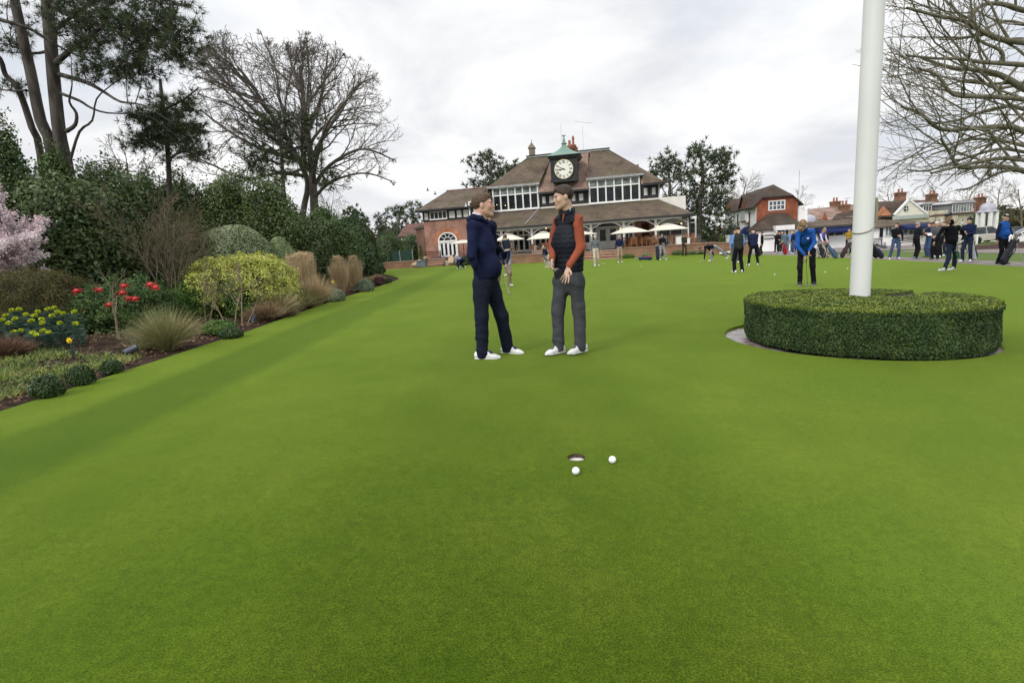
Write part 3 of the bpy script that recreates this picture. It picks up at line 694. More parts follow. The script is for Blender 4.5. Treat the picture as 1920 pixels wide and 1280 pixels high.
_b = LAMPM.node_tree.nodes['Principled BSDF']; _b.inputs['Emission Color'].default_value = (1, .72, .35, 1); _b.inputs['Emission Strength'].default_value = 2.5
S = Matrix.Scale(1.12, 4)
def CB(): return MB(S)
club = thing('clubhouse', 'large tile-roofed clubhouse with clock turret, white window bands and veranda', 'clubhouse', (7.84, 52.64, -.149), -.2)
def part(mb, name, mat, parent=None, **k): return mb.build(name, mat, parent if parent is not None else club, **k)
def window(par, MBf, u0, u1, z0, z1, v, nx, rows=(1.,), fw=.09, dep=.1, mat=None, glass=None, name='window', lead=False):
    """frame (one mesh) with nx lights and rows of given relative heights, glass as its sub-part"""
    m = MBf(); mat = mat or WHITE; f = fw
    m.box(u0, u1, v-dep, v+.03, z0, z0+f); m.box(u0, u1, v-dep, v+.03, z1-f, z1); m.box(u0, u0+f, v-dep, v+.03, z0+f, z1-f); m.box(u1-f, u1, v-dep, v+.03, z0+f, z1-f)
    w = (u1-u0-f)/nx; H = z1-z0-f; tot = sum(rows); zc = z0
    for i in range(1, nx): m.box(u0+f/2+w*i-f*.45, u0+f/2+w*i+f*.45, v-dep+.01, v+.03, z0+f, z1-f)
    acc = 0; cuts = []
    for r in rows[:-1]:
        acc += r; zz = z0+f/2+H*acc/tot; cuts.append(zz)
        for i in range(nx): m.box(u0+f/2+w*i+f*.45, u0+f/2+w*(i+1)-f*.45, v-dep+.012, v+.03, zz-f*.4, zz+f*.4)
    m.box(u0-.03, u1+.03, v-dep-.05, v-dep, z0-.03, z0+.03)
    o = part(m, name, mat, par)
    ed = [z0]+cuts+[z1]
    g = MBf()
    for k in range(len(ed)-1):
        g.mat = k if isinstance(glass, (list, tuple)) else 0
        g.add([(u0+.02, v-dep*.35, ed[k]+.003), (u1-.02, v-dep*.35, ed[k]+.003), (u1-.02, v-dep*.35, ed[k+1]-.003), (u0+.02, v-dep*.35, ed[k+1]-.003)], [(0, 1, 2, 3)])
    part(g, 'glass', glass or GLASS, o); return o
# --- ground floor walls: back wall of the veranda
m = CB(); m.box(-8.0, 8.3, .0, .25, -.6, 4.25); part(m, 'ground_floor_wall', pm('grey_render', (.66, .64, .60), (.72, .70, .66), scale=2))
m = CB(); m.box(4.15, 5.75, -.06, -.003, .3, 2.52); o = part(m, 'brick_panel', BRICK)
m = CB(); m.box(4.72, 5.3, -.1, -.062, .3, 2.2); part(m, 'side_door', pm('dark_red_door', (.05, .015, .012), (.08, .02, .015)), o)
m = CB(); m.box(5.75, 8.28, -.05, -.003, .3, 2.52); part(m, 'render_panel', pm('pale_render', (.6, .6, .6), (.52, .52, .52), scale=2))
m = CB(); m.box(-8, 8.5, -3.0, -.003, -.7, .3); part(m, 'veranda_floor', BRICKW)
window(club, CB, -7.95, -6.8, 1.0, 2.45, -.06, 4, (1, 1.2), .07)
window(club, CB, -6.5, -2.9, .55, 2.5, -.06, 7, (1.3, .42), .17)
window(club, CB, -2.7, .45, .75, 2.5, -.06, 6, (1.15, .42), .17)
window(club, CB, .48, .98, .85, 2.3, -.06, 1, (1.15, .42), .1)
window(club, CB, 2.85, 4.1, .85, 2.5, -.06, 3, (1.15, .42), .17)
window(club, CB, 6.05, 8.0, 1.05, 2.1, -.09, 2, (1,), .07)
# french doors, two leaves
for i, u in enumerate((1.03, 1.9)):
    m = CB(); m.box(u, u+.16, -.12, -.05, .32, 2.1); m.box(u+.67, u+.83, -.12, -.05, .32, 2.1); m.box(u+.16, u+.67, -.12, -.05, .32, 1.0); m.box(u+.16, u+.67, -.12, -.05, 1.98, 2.1)
    m.box(u+.16, u+.67, -.14, -.12, .5, .9)
    d = part(m, 'french_door', WHITE)
    g = CB(); g.add([(u+.15, -.08, .99), (u+.68, -.08, .99), (u+.68, -.08, 1.99), (u+.15, -.08, 1.99)], [(0, 1, 2, 3)]); part(g, 'glass', GLASS, d)
    g = CB(); g.box(u+(.7 if i == 0 else .08), u+(.74 if i == 0 else .12), -.17, -.12, 1.05, 1.35); part(g, 'handle', LEAD, d)
window(club, CB, 1.0, 2.78, 2.15, 2.5, -.06, 1, (1,), .07)
# veranda posts with brackets
WHITEV = WHITE
for u in (-6.9, -4.3, -1.9, .58, 3.18, 5.67, 8.18):
    m = CB(); m.box(u-.075, u+.075, -2.72, -2.57, .3, 2.0); m.box(u-.1, u+.1, -2.75, -2.54, .3, .62); m.box(u-.12, u+.12, -2.77, -2.52, 1.82, 1.9); m.box(u-.1, u+.1, -2.74, -2.55, 2.0, 2.52)
    for sg in ((-1,) if u > 8 else (-1, 1)):
        prev = None
        for k in range(7):
            t = k/6; x = u+sg*(.1+1.0*t); z = 1.98+.42*math.sin(t*math.pi/2)
            if prev: m.add([(prev[0], -2.69, prev[1]), (x, -2.69, z), (x, -2.69, z+.1), (prev[0], -2.69, prev[1]+.1), (prev[0], -2.61, prev[1]), (x, -2.61, z), (x, -2.61, z+.1), (prev[0], -2.61, prev[1]+.1)], [(0, 1, 2, 3), (7, 6, 5, 4), (0, 4, 5, 1), (3, 2, 6, 7)])
            prev = (x, z)
    part(m, 'veranda_post', WHITE)
m = CB(); m.box(-8, 8.4, -2.8, -2.5, 2.4, 2.55); part(m, 'veranda_beam', WHITE)
m = CB(); m.box(-8.0, 8.5, -3.05, -.1, 2.552, 2.6); part(m, 'veranda_ceiling', PANEL)
# balustrades
def balustrade(u0, u1, v=-2.66):
    m = CB(); m.box(u0, u1, v-.04, v+.04, .92, .98); m.box(u0, u1, v-.035, v+.035, .40, .45); n = int((u1-u0)/.12)
    for k in range(n): x = u0+(k+.5)*(u1-u0)/n; m.box(x-.028, x+.028, v-.02, v+.02, .45, .92)
    part(m, 'balustrade', WHITE)
balustrade(3.27, 5.58); balustrade(5.76, 8.08); balustrade(-1.8, .48); balustrade(-4.2, -2.0)
# ceiling fans and lamps under the veranda
m = CB(); m.tube([(5.0, -1.4, 2.55), (5.0, -1.4, 2.25)], .02); m.lathe([(.08, 2.15), (.1, 2.2), (.05, 2.28)], (5.0, -1.4, 0), 12)
for k in range(4): m.add([(5, -1.4, 2.2)], [], None); m.cbox((.32, 0, 2.2), (.5, .1, .015), T(5.0, -1.4, 0) @ RZ(k*math.pi/2+.4) @ T(0, 0, 0))
part(m, 'ceiling_fan', BLACKP)
for u, v, z in ((-3.3, -.9, 2.42), (-.6, -.9, 2.42), (6.0, -.35, 1.95), (7.9, -.35, 2.0), (2.95, -.35, 1.95)):
    m = CB(); m.ell((u, v, z), .055, 10, 8); part(m, 'veranda_lamp', LAMPM)
# veranda roof with hips
mo = CB(); E0 = 2.66
Rf = [(-8.3, -3.25, E0), (8.55, -3.25, E0), (6.15, .0, 4.12), (-8.3, .0, 4.12)]
mo.slab(Rf, .08); mo.slab([(8.55, -3.25, E0), (8.55, 3.0, E0), (6.15, 1.5, 4.12), (6.15, 0, 4.12)], .08)
vr = part(mo, 'veranda_roof', TILE)
m = CB(); m.box(-8.3, 8.57, -3.33, -3.2, E0-.17, E0-.02); m.box(8.45, 8.6, -3.2, 3.0, E0-.17, E0-.02); part(m, 'fascia', BLACKP, vr)
m = CB(); m.tube([(-4.0, -.05, 4.12), (-4.75, -3.1, 2.8)], .035, 6); part(m, 'flashing_strip', LEAD, vr)
m = CB(); m.tube([(8.2, -2.98, 2.5), (8.25, -2.98, .1)], .06, 8); m.tube([(7.72, -2.98, 2.5), (7.72, -2.98, .1)], .03, 8); m.cbox((7.95, -2.98, 2.42), (.55, .14, .08)); part(m, 'drainpipe', BLACKP)
# right end bay
m = CB(); m.box(8.35, 9.05, -.8, .6, -.5, .75); part(m, 'bay_base', BRICK)
m = CB(); m.box(8.37, 9.03, -.78, .6, .75, 2.5); part(m, 'bay_wall', WHITE)
window(club, CB, 8.42, 8.98, .85, 2.4, -.79, 1, (1.3, .4), .09)
# --- upper storey
m = CB(); m.box(-8.1, 6.15, .2, 6, 4.1, 5.55); part(m, 'upper_wall', BRICK)
mt = CB(); mt.box(-8.1, 6.15, .1, .197, 4.32, 4.42); mt.box(-8.1, 6.15, .1, .197, 5.3, 5.5)
for u in (-3.8, -3.2, -2.55, -1.9, -1.25, -.6, .1, 4.8, 5.4, 6.05): mt.box(u-.07, u+.07, .1, .197, 4.42, 5.3)
part(mt, 'timber_frame', BLACKP)
m = CB(); m.box(-8.08, 6.13, .15, .196, 4.42, 5.3)
part(m, 'dark_infill', pm('dark_grey_boarding', (.05, .052, .058), (.07, .07, .075)))
for u0, u1 in ((-3.62, -3.35), (-3.02, -2.72), (-2.4, -2.08), (-1.73, -1.42), (-1.08, -.78), (-.45, -.1), (4.97, 5.25), (5.62, 5.9)): m = CB(); m.box(u0, u1, .12, .148, 4.55, 5.12); part(m, 'white_panel', PANEL)
m = CB(); m.box(6.15, 6.25, .1, 6, 4.1, 5.5); part(m, 'side_wall', PANEL)
for u0, u1 in ((-8.0, -3.9), (.4, 4.65)):
    window(club, CB, u0, u1, 4.15, 6.2, -.02, 6, (1.55, .75), .13, .14, glass=[GLASS, GLASS2])
    m = CB(); m.box(u0-.02, u1+.02, .05, 1.6, 4.3, 6.2); part(m, 'dormer_body', PANEL)
    for k, uu in enumerate((u0+.35, u0+1.0)):
        if u0 < -5:
            m = CB(); m.ell((uu+.1*k, -.09, 4.75-.12*k), .035, 8, 6); part(m, 'hanging_lamp', LAMPM)
# main roof (hipped, bell-cast) and the dormer slopes
ez, rz_ = 5.42, 8.86
mr_ = CB()
def quad3(*p): mr_.slab([tuple(q) for q in p], .08)
quad3((-3.87, -.6, ez), (.37, -.6, ez), (.37, 3, rz_), (-3.87, 3, rz_)); quad3((-9.54, -.6, ez), (-8.15, -.6, ez), (-8.15, .53, 6.5)); quad3((4.75, -.6, ez), (6.54, -.6, ez), (4.75, .85, 6.81))
quad3((-9.54, 6.6, ez), (-9.54, -.6, ez), (-5.1, 3, rz_)); quad3((6.54, -.6, ez), (6.54, 6.6, ez), (2.1, 3, rz_)); quad3((6.54, 6.6, ez), (-9.54, 6.6, ez), (-5.1, 3, rz_), (2.1, 3, rz_))
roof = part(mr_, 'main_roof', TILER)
for pts in ([(-8.35, -.35, 6.24), (-3.75, -.35, 6.24), (-2.9, 2.97, 8.9), (-5.15, 2.97, 8.9)], [(.25, -.35, 6.24), (4.9, -.35, 6.24), (2.15, 2.97, 8.9), (.55, 2.97, 8.9)]):
    m = CB(); m.slab(pts, .07); d = part(m, 'dormer_roof', TILE)
    a, b = pts[0], pts[1]; m = CB(); m.box(a[0]-.02, b[0]+.02, -.42, -.352, 6.14, 6.24); m.box(a[0]-.02, b[0]+.02, -.44, -.3, 6.243, 6.29); part(m, 'gutter', LEAD, d)
    s1 = [(pts[0][0]+.06, -.3, 6.18), (pts[0][0]+.06, 2.9, 8.8), (pts[0][0]+.06, 2.9, 8.0), (pts[0][0]+.06, .3, 5.9)]; s2 = [(pts[1][0]-.06, -.3, 6.18), (pts[1][0]-.06, 0.5, 6.18), (pts[1][0]-.06, .5, 5.0), (pts[1][0]-.06, -.1, 5.4)]
# left hip dark slope and right hip dark slope
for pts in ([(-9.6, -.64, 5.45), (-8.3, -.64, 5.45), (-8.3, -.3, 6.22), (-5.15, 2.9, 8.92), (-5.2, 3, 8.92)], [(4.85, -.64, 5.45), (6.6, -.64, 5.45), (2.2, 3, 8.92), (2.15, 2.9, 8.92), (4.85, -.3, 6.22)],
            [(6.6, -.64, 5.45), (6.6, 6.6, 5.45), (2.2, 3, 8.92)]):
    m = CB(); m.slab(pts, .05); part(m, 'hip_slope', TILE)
for a in ((-9.54, -8.1, -.7, -.62), (-3.87, .37, -.7, -.62), (4.75, 6.6, -.7, -.62), (6.52, 6.62, -.6, 6.6)): m = CB(); m.box(*a, 5.28, 5.42); part(m, 'eaves_board', BLACKP, roof)
m = CB(); m.box(-5.25, 2.25, 2.85, 3.15, 8.9, 8.98); part(m, 'ridge_capping', pm('ridge_white', (.6, .6, .6)), roof)
m = CB(); m.box(-5.25, 2.25, 2.8, 3.2, 8.985, 9.08); part(m, 'ridge_roll', pm('ridge_dark', (.07, .08, .08)), roof)
m = CB(); m.box(-4.95, -4.45, 2.75, 3.25, 9.08, 9.65); m.box(-5.02, -4.38, 2.7, 3.3, 9.65, 9.75); m.add([(-5.02, 2.7, 9.75), (-4.38, 2.7, 9.75), (-4.38, 3.3, 9.75), (-5.02, 3.3, 9.75), (-4.7, 3, 10.25)], [(0, 1, 4), (1, 2, 4), (2, 3, 4), (3, 0, 4)]); m.tube([(-4.7, 3, 10.2), (-4.7, 3, 10.45)], .03)
part(m, 'ridge_turret', pm('turret_stone', (.2, .17, .13), (.13, .11, .09)), roof)
# main chimney
def chimney(MBf, par, c, w, d, z0, z1, pots=2, mat=None, potm=None, name='chimney'):
    m = MBf(); m.cbox((c[0], c[1], (z0+z1)/2), (w, d, z1-z0)); m.cbox((c[0], c[1], z1-.18), (w+.12, d+.12, .1)); m.cbox((c[0], c[1], z1+.04), (w+.2, d+.2, .1)); m.cbox((c[0], c[1], z1+.13), (w+.08, d+.08, .08))
    o = part(m, name, mat or BRICKO, par); m = MBf()
    for k in range(pots):
        x = c[0]+(k-(pots-1)/2)*w*.5; m.lathe([(.12, z1+.15), (.14, z1+.2), (.10, z1+.3), (.10, z1+.55), (.13, z1+.58), (.12, z1+.62)], (x, c[1], 0), 12)
    part(m, 'chimney_pots', potm or pm('terracotta', (.36, .12, .07), (.25, .09, .06)), o); return o
m = CB(); m.lathe([(.30, 8.4), (.30, 9.2), (.40, 9.32), (.44, 9.5), (.45, 9.65), (.36, 9.75)], (-1.15, 3.6, 0), 12); m.cbox((-.75, 3.6, 9.0), (.3, .4, 1.0)); o = part(m, 'chimney', brickmat('chimney_brick', (.28, .1, .06), (.2, .08, .05), (.15, .1, .08)))
m = CB(); m.lathe([(.13, 9.7), (.11, 10.15)], (-1.32, 3.6, 0), 12); m.lathe([(.11, 9.7), (.09, 10.2), (.13, 10.25), (.07, 10.5)], (-.98, 3.6, 0), 12); part(m, 'chimney_pots', pm('terracotta', (.36, .12, .07), (.25, .09, .06)), o)
m = CB(); m.tube([(-.1, 3.9, 8.8), (-.12, 3.9, 11.4)], .012, 6); m.tube([(-.75, 3.7, 11.75), (.75, 4.1, 11.5)], .012, 5)
for k in range(8): x = -.7+k*.18; m.tube([(x, 3.7+k*.05-.18, 11.74-k*.03), (x, 3.7+k*.05+.18, 11.74-k*.03)], .008, 4)
part(m, 'aerial', LEAD)
chimney(CB, club, (4.6, 5.5), .55, .5, 6.0, 7.1, 2)
# clock turret
m = CB(); m.box(-2.62, -.45, -.85, 1.6, 6.2, 7.95); tw = part(m, 'clock_turret', BLACKP)
m = CB(); m.box(-2.72, -.35, -.95, -.855, 6.12, 6.26)
for u in (-2.66, -.53): m.box(u, u+.12, -.9, -.855, 6.262, 7.95)
part(m, 'turret_trim', BLACKP, tw)
m = CB(); a, b = (-2.7, -.38, -.93, 1.7), (-2.92, -.15, -1.15, 1.9)
def frus(m, a, b, z0, z1):
    vs = [(a[0], a[2], z0), (a[1], a[2], z0), (a[1], a[3], z0), (a[0], a[3], z0), (b[0], b[2], z1), (b[1], b[2], z1), (b[1], b[3], z1), (b[0], b[3], z1)]
    m.add(vs, [(0, 3, 2, 1), (4, 5, 6, 7), (0, 1, 5, 4), (1, 2, 6, 5), (2, 3, 7, 6), (3, 0, 4, 7)])
frus(m, a, b, 7.955, 8.25); part(m, 'turret_cornice', BLACKP, tw)
m = CB(); pr = []
cx, cy = -1.54, .38
for k in range(13):
    t = k/12; w = 1.26*(1-t)**1.75+.16; pr.append((w, w*1.06, 8.26+1.05*t))
for i in range(12):
    a, b = pr[i], pr[i+1]; frus(m, (cx-a[0], cx+a[0], cy-a[1], cy+a[1]), (cx-b[0], cx+b[0], cy-b[1], cy+b[1]), a[2], b[2])
frus(m, (cx-.17, cx+.17, cy-.17, cy+.17), (cx-.24, cx+.24, cy-.24, cy+.24), 9.315, 9.36); frus(m, (cx-.15, cx+.15, cy-.15, cy+.15), (cx-.04, cx+.04, cy-.04, cy+.04), 9.362, 9.95); frus(m, (cx-.14, cx+.14, cy-.04, cy+.04), (cx-.16, cx+.16, cy-.05, cy+.05), 9.955, 10.05)
part(m, 'copper_roof', COPPER, tw)
m = CB(); m.tube([(cx-.2, cy-.1, 9.3), (cx-.2, cy-.1, 11.0)], .012, 5); part(m, 'lightning_rod', LEAD, tw)
# dial
CKM = T(-1.55, -.95, 7.12) @ RX(R(90))
def disc(m, r, z, n=64): m.lathe([(r, z), (r, z+.02)], (0, 0, 0), n, CKM)
m = CB(); disc(m, .8, 0); part(m, 'dial_rim', pm('gilt', (.42, .36, .1), rough=.4, metal=.3), tw)
m = CB(); disc(m, .765, .012); part(m, 'clock_dial', pm('dial_cream', (.80, .79, .72), (.74, .73, .66)), tw)
m = CB(); NUM = ['XII', 'I', 'II', 'III', 'IIII', 'V', 'VI', 'VII', 'VIII', 'IX', 'X', 'XI']
def stroke(m, ang, x0, y0, x1, y1, w, z=.035):     # glyph stroke in radial numeral frame
    Mx = CKM @ RZ(-ang); dx, dy = x1-x0, y1-y0; l = math.hypot(dx, dy); nx, ny = -dy/l*w/2, dx/l*w/2
    m.add([(x0+nx, y0+ny, z), (x0-nx, y0-ny, z), (x1-nx, y1-ny, z), (x1+nx, y1+ny, z), (x0+nx, y0+ny, z+.006), (x0-nx, y0-ny, z+.006), (x1-nx, y1-ny, z+.006), (x1+nx, y1+ny, z+.006)], [(4, 5, 6, 7), (0, 4, 7, 3), (1, 2, 6, 5), (0, 1, 5, 4), (3, 7, 6, 2)], Mx)
GW = {'I': .05, 'V': .115, 'X': .115}
for k, s in enumerate(NUM):
    w = sum(GW[c] for c in s); x = -w/2; a = math.pi*k/6
    for c in s:
        g = GW[c]
        if c == 'I': stroke(m, a, x+g/2, .5, x+g/2, .68, .028)
        if c == 'V': stroke(m, a, x+.012, .68, x+g/2, .5, .03); stroke(m, a, x+g-.012, .68, x+g/2, .5, .014)
        if c == 'X': stroke(m, a, x+.012, .68, x+g-.012, .5, .03); stroke(m, a, x+g-.012, .68, x+.012, .5, .014)
        x += g
    stroke(m, a, -w/2, .692, w/2, .692, .014); stroke(m, a, -w/2, .492, w/2, .492, .014)
for k in range(60): stroke(m, math.pi*k/30, 0, .715, 0, .745, .012 if k % 5 else .024)
part(m, 'numerals', BLACKP, tw)
am = math.pi*2*49.5/60; ah = math.pi*2*(8+50/60)/12
m = CB(); stroke(m, am, 0, -.14, 0, .66, .05, .046); m.lathe([(.05, .03), (.05, .065)], (0, 0, 0), 16, CKM); part(m, 'minute_hand', BLACKP, tw)
m = CB(); stroke(m, ah, 0, -.1, 0, .3, .055, .054); stroke(m, ah, -.05, .3, 0, .47, .04, .054); stroke(m, ah, .05, .3, 0, .47, .04, .054); stroke(m, ah, -.07, .3, .07, .3, .06, .054); part(m, 'hour_hand', BLACKP, tw)
# --- left wing
m = CB(); m.box(-14.05, -8.0, -1.5, 5, -.7, 3.75); lw = part(m, 'left_wing_wall', BRICK)
m = CB(); m.box(-14.1, -8.0, -1.56, -1.5, 3.7, 3.8); m.box(-14.1, -8.0, -1.55, -1.503, 4.52, 4.66)
m.box(-14.08, -8.0, -1.5, 5, 3.752, 4.7)
for u in (-14.03, -13.5, -11.75, -11.05, -10.45, -9.8): m.box(u-.06, u+.06, -1.55, -1.503, 3.8, 4.52)
part(m, 'timber_storey', BLACKP)
for u0, u1 in ((-13.93, -13.6), (-11.65, -11.15), (-10.95, -10.55), (-10.36, -9.94)): m = CB(); m.box(u0, u1, -1.535, -1.503, 3.86, 4.45); part(m, 'white_panel', PANEL)
window(club, CB, -13.42, -11.85, 3.82, 4.52, -1.52, 4, (1,), .07, .06)
window(club, CB, -9.75, -9.2, 3.6, 5.1, -1.85, 1, (1,), .12, .1)
m = CB(); m.box(-9.74, -9.21, -1.84, -1.5, 3.65, 5.05); part(m, 'bay_body', WHITE)
m = CB(); m.tube([(-9.95, -2.0, 4.75), (-9.95, -2.0, 5.0)], .03); m.lathe([(.16, 4.62), (.12, 4.72), (.03, 4.8)], (-9.95, -2.0, 0), 12); part(m, 'wall_lantern', WHITE)
m = CB(); m.slab([(-14.45, -2.1, 4.68), (-8.0, -2.1, 4.68), (-8.0, 2, 6.5), (-12.8, 2, 6.5)], .08); m.slab([(-14.45, 6.1, 4.68), (-14.45, -2.1, 4.68), (-12.8, 2, 6.5)], .08); m.slab([(-8, 6.1, 4.68), (-14.45, 6.1, 4.68), (-12.8, 2, 6.5), (-8, 2, 6.5)], .08)
lr = part(m, 'left_wing_roof', TILE)
m = CB(); m.box(-14.5, -8.0, -2.2, -2.1, 4.55, 4.69); m.box(-14.52, -14.42, -2.1, 6, 4.55, 4.69); part(m, 'fascia', BLACKP, lr)
m = CB(); m.tube([(-12.8, 2, 6.54), (-8, 2, 6.54)], .07, 8); part(m, 'ridge_tiles', TILER, lr)
# arched door with fanlight and orange brick arch
dc, dw, dz0, dz1 = -11.98, .82, .55, 1.92
m = CB(); K = 24; ri, ro = 1.0, 1.32
for k in range(K):
    a0, a1 = math.pi*k/K, math.pi*(k+1)/K
    v4 = [(dc+r*math.cos(a), y, dz1-.2+r*math.sin(a)*1.0) for y in (-1.53, -1.503) for r, a in ((ri, a0), (ro, a0), (ro, a1), (ri, a1))]
    m.add(v4, [(0, 1, 2, 3), (0, 4, 5, 1), (3, 2, 6, 7), (1, 5, 6, 2), (0, 3, 7, 4)])
part(m, 'brick_arch', BRICKO)
m = CB()
for k in range(K):
    a0, a1 = math.pi*k/K, math.pi*(k+1)/K
    v4 = [(dc+r*math.cos(a), y, dz1+r*math.sin(a)*.86) for y in (-1.62, -1.503) for r, a in ((.76, a0), (.88, a0), (.88, a1), (.76, a1))]
    m.add(v4, [(0, 1, 2, 3), (0, 4, 5, 1), (3, 2, 6, 7), (1, 5, 6, 2)])
    v4 = [(dc+r*math.cos(a), y, dz1+.04+r*math.sin(a)*.86) for y in (-1.6, -1.51) for r, a in ((.3, a0), (.35, a0), (.35, a1), (.3, a1))]
    m.add(v4, [(0, 1, 2, 3), (0, 4, 5, 1), (3, 2, 6, 7)])
for a in (36, 72, 108, 144): a = R(a); m.bar((dc+.34*math.cos(a), -1.56, dz1+.04+.3*math.sin(a)), (dc+.78*math.cos(a), -1.56, dz1+.68*math.sin(a)), .028)
m.box(dc-.88, dc+.88, -1.63, -1.503, dz1-.1, dz1+.05)
for s in (-1, 1): m.box(dc+s*.82-.06, dc+s*.82+.06, -1.62, -1.503, dz0, dz1-.1)
df = part(m, 'arched_door', WHITE)
m = CB()
for k in range(4):
    u0 = dc-.76+k*.38; m.box(u0, u0+.09, -1.58, -1.52, dz0, dz1-.1); m.box(u0+.29, u0+.38, -1.58, -1.52, dz0, dz1-.1); m.box(u0+.09, u0+.29, -1.58, -1.52, dz0, dz0+.12); m.box(u0+.09, u0+.29, -1.58, -1.52, dz1-.2, dz1-.1)
part(m, 'door_leaves', WHITE, df)
m = CB(); m.add([(dc-.76, -1.54, dz0), (dc+.76, -1.54, dz0), (dc+.76, -1.54, dz1)]+[(dc+.76*math.cos(math.pi*k/16), -1.54, dz1+.76*.86*math.sin(math.pi*k/16)) for k in range(1, 16)]+[(dc-.76, -1.54, dz1)], [tuple(range(19))]); part(m, 'glass', GLASS, df)
# brown annex and its parapet at the far left
m = CB(); m.add([(-15.6, .5, -.7), (-14.06, -1.3, -.7), (-14.06, 5, -.7), (-15.6, 5, -.7), (-15.6, .5, 3.2), (-14.06, -1.3, 3.2), (-14.06, 5, 3.2), (-15.6, 5, 3.2)], [(0, 1, 5, 4), (1, 2, 6, 5), (2, 3, 7, 6), (3, 0, 4, 7), (4, 5, 6, 7)]); part(m, 'annex_wall', BRICKB)
m = CB(); m.add([(-15.7, .4, 3.2), (-14.02, -1.5, 3.2), (-14.06, 5, 3.2), (-15.7, 5, 3.2), (-15.7, .4, 3.38), (-14.02, -1.5, 3.38), (-14.06, 5, 3.38), (-15.7, 5, 3.38)], [(0, 1, 5, 4), (1, 2, 6, 5), (2, 3, 7, 6), (3, 0, 4, 7), (4, 5, 6, 7), (0, 3, 2, 1)]); part(m, 'annex_parapet', pm('dark_coping', (.10, .075, .06), (.07, .055, .045)))
m = CB(); m.box(-14.16, -14.06, -1.2, -1.0, 1.9, 3.0); part(m, 'vent_pipe', WHITE)
# white service block seen behind the right end
m = CB(); m.box(6.8, 8.3, 7, 9, 0, 3.7); part(m, 'rear_block', PANEL)
m = CB(); m.box(6.7, 8.4, 6.9, 9.1, 3.7, 3.8); part(m, 'rear_block_roof', LEAD)
# ------------------------------------------------------------------ terrace (walls, steps) as its own things
CF = Matrix.Translation((7.84, 52.64, -.149)) @ RZ(-.2) @ S
def cw(u, v, z): return tuple(CF @ Vector((u, v, z)))
def wallrun(name, label, pts, top, th=.28, coping=True, group='low brick walls edging the terrace'):
    """pts list of (u, v); vertical brick wall with stone coping"""
    o = thing(name, label, 'wall', cw(pts[0][0], pts[0][1], 0), -.2, group)
    m = MB(Matrix.Translation((0, 0, 0)) @ S); u0, v0 = pts[0]
    mc = MB(S)
    for (a, b), (c, d) in zip(pts[:-1], pts[1:]):
        L_ = math.hypot(c-a, d-b); Mx = T(a-u0, b-v0, 0) @ RZ(math.atan2(d-b, c-a)); t0 = top if not isinstance(top, tuple) else top[0]
        m.box(0, L_, 0, th, -1.2, t0, Mx); mc.box(-.02, L_+.02, -.05, th+.05, t0, t0+.07, Mx)
    m.build('brickwork', BRICKW, o); mc.build('coping', pm('worn_coping', (.36, .22, .15), (.25, .17, .11), scale=5, bump=.3), o); return o
wallrun('terrace_wall', 'long low brick terrace wall between the arched door steps and the middle steps', [(-9.9, -6), (.2, -6)], .34)
wallrun('terrace_wall', 'low brick terrace wall right of the middle steps, below the balustrade', [(2.65, -6), (9.7, -6)], .36)
wallrun('terrace_wall', 'end of the low brick wall turning away at the right of the terrace', [(9.7, -6), (11.3, -8.6)], .3)
wallrun('terrace_wall', 'low brick garden wall left of the arched door beside the green fence', [(-22, -5.4), (-13.0, -6)], .42)
m = MB(CF); m.box(-22, 9.6, -5.7, -1.6, -.6, .3); m.box(8.7, 9.6, -1.6, 6, -.6, .29); o = m.build('terrace_paving', PAVE); o['kind'] = 'structure'
def steps(name, label, u0, u1, v0, z0, z1, n, dv=.34, cheek=True):
    o = thing(name, label, 'steps', cw(u0, v0, 0), -.2); 
    for k in range(n):
        m = MB(S); m.box(0, u1-u0, -(n-k)*dv, 0, -1.2 if k == 0 else z0+(z1-z0)*k/n+.001, z0+(z1-z0)*(k+1)/n-.05); m.build('riser', BRICKW, o)
        m = MB(S); m.box(-.0, u1-u0, -(n-k)*dv-.04, 0, z0+(z1-z0)*(k+1)/n-.049, z0+(z1-z0)*(k+1)/n); m.build('tread', pm('step_tread', (.42, .30, .24), (.32, .22, .17), scale=4), o)
    return o
steps('terrace_steps', 'wide brick steps up to the terrace in front of the french doors', .2, 2.65, -5.95, -.42, .34, 4)
for px0, dirn, lab in ((-13.0, -1, 'left'), (-10.75, 1, 'right')):
    o = thing('sloping_wall', 'sloping stone-capped brick wall on the %s of the arched door steps' % lab, 'wall', cw(px0, -5.2, 0), -.2)
    Mx = S @ RZ(R(-100) if dirn < 0 else R(-78)); m = MB(Mx); m.prism([(0, 0, -1.2), (1.9, 0, -1.2), (1.9, 0, .12), (.15, 0, .62), (0, 0, .62)], (0, .34, 0)); m.build('brickwork', BRICKW, o)
    m = MB(Mx); m.prism([(-.03, -.05, .622), (.16, -.05, .622), (1.96, -.05, .11), (1.96, -.05, .2), (.16, -.05, .72), (-.03, -.05, .72)], (0, .44, 0)); m.build('coping', STONE, o)
o = steps('door_steps', 'pale steps with a dark mat rising to the arched door', -12.85, -11.1, -5.0, -.3, .5, 4, .42)
m = MB(S); m.box(.15, 1.6, .05, 3.3, .5, .53); m.build('mat', pm('dark_mat', (.04, .045, .05), (.06, .065, .07)), o)
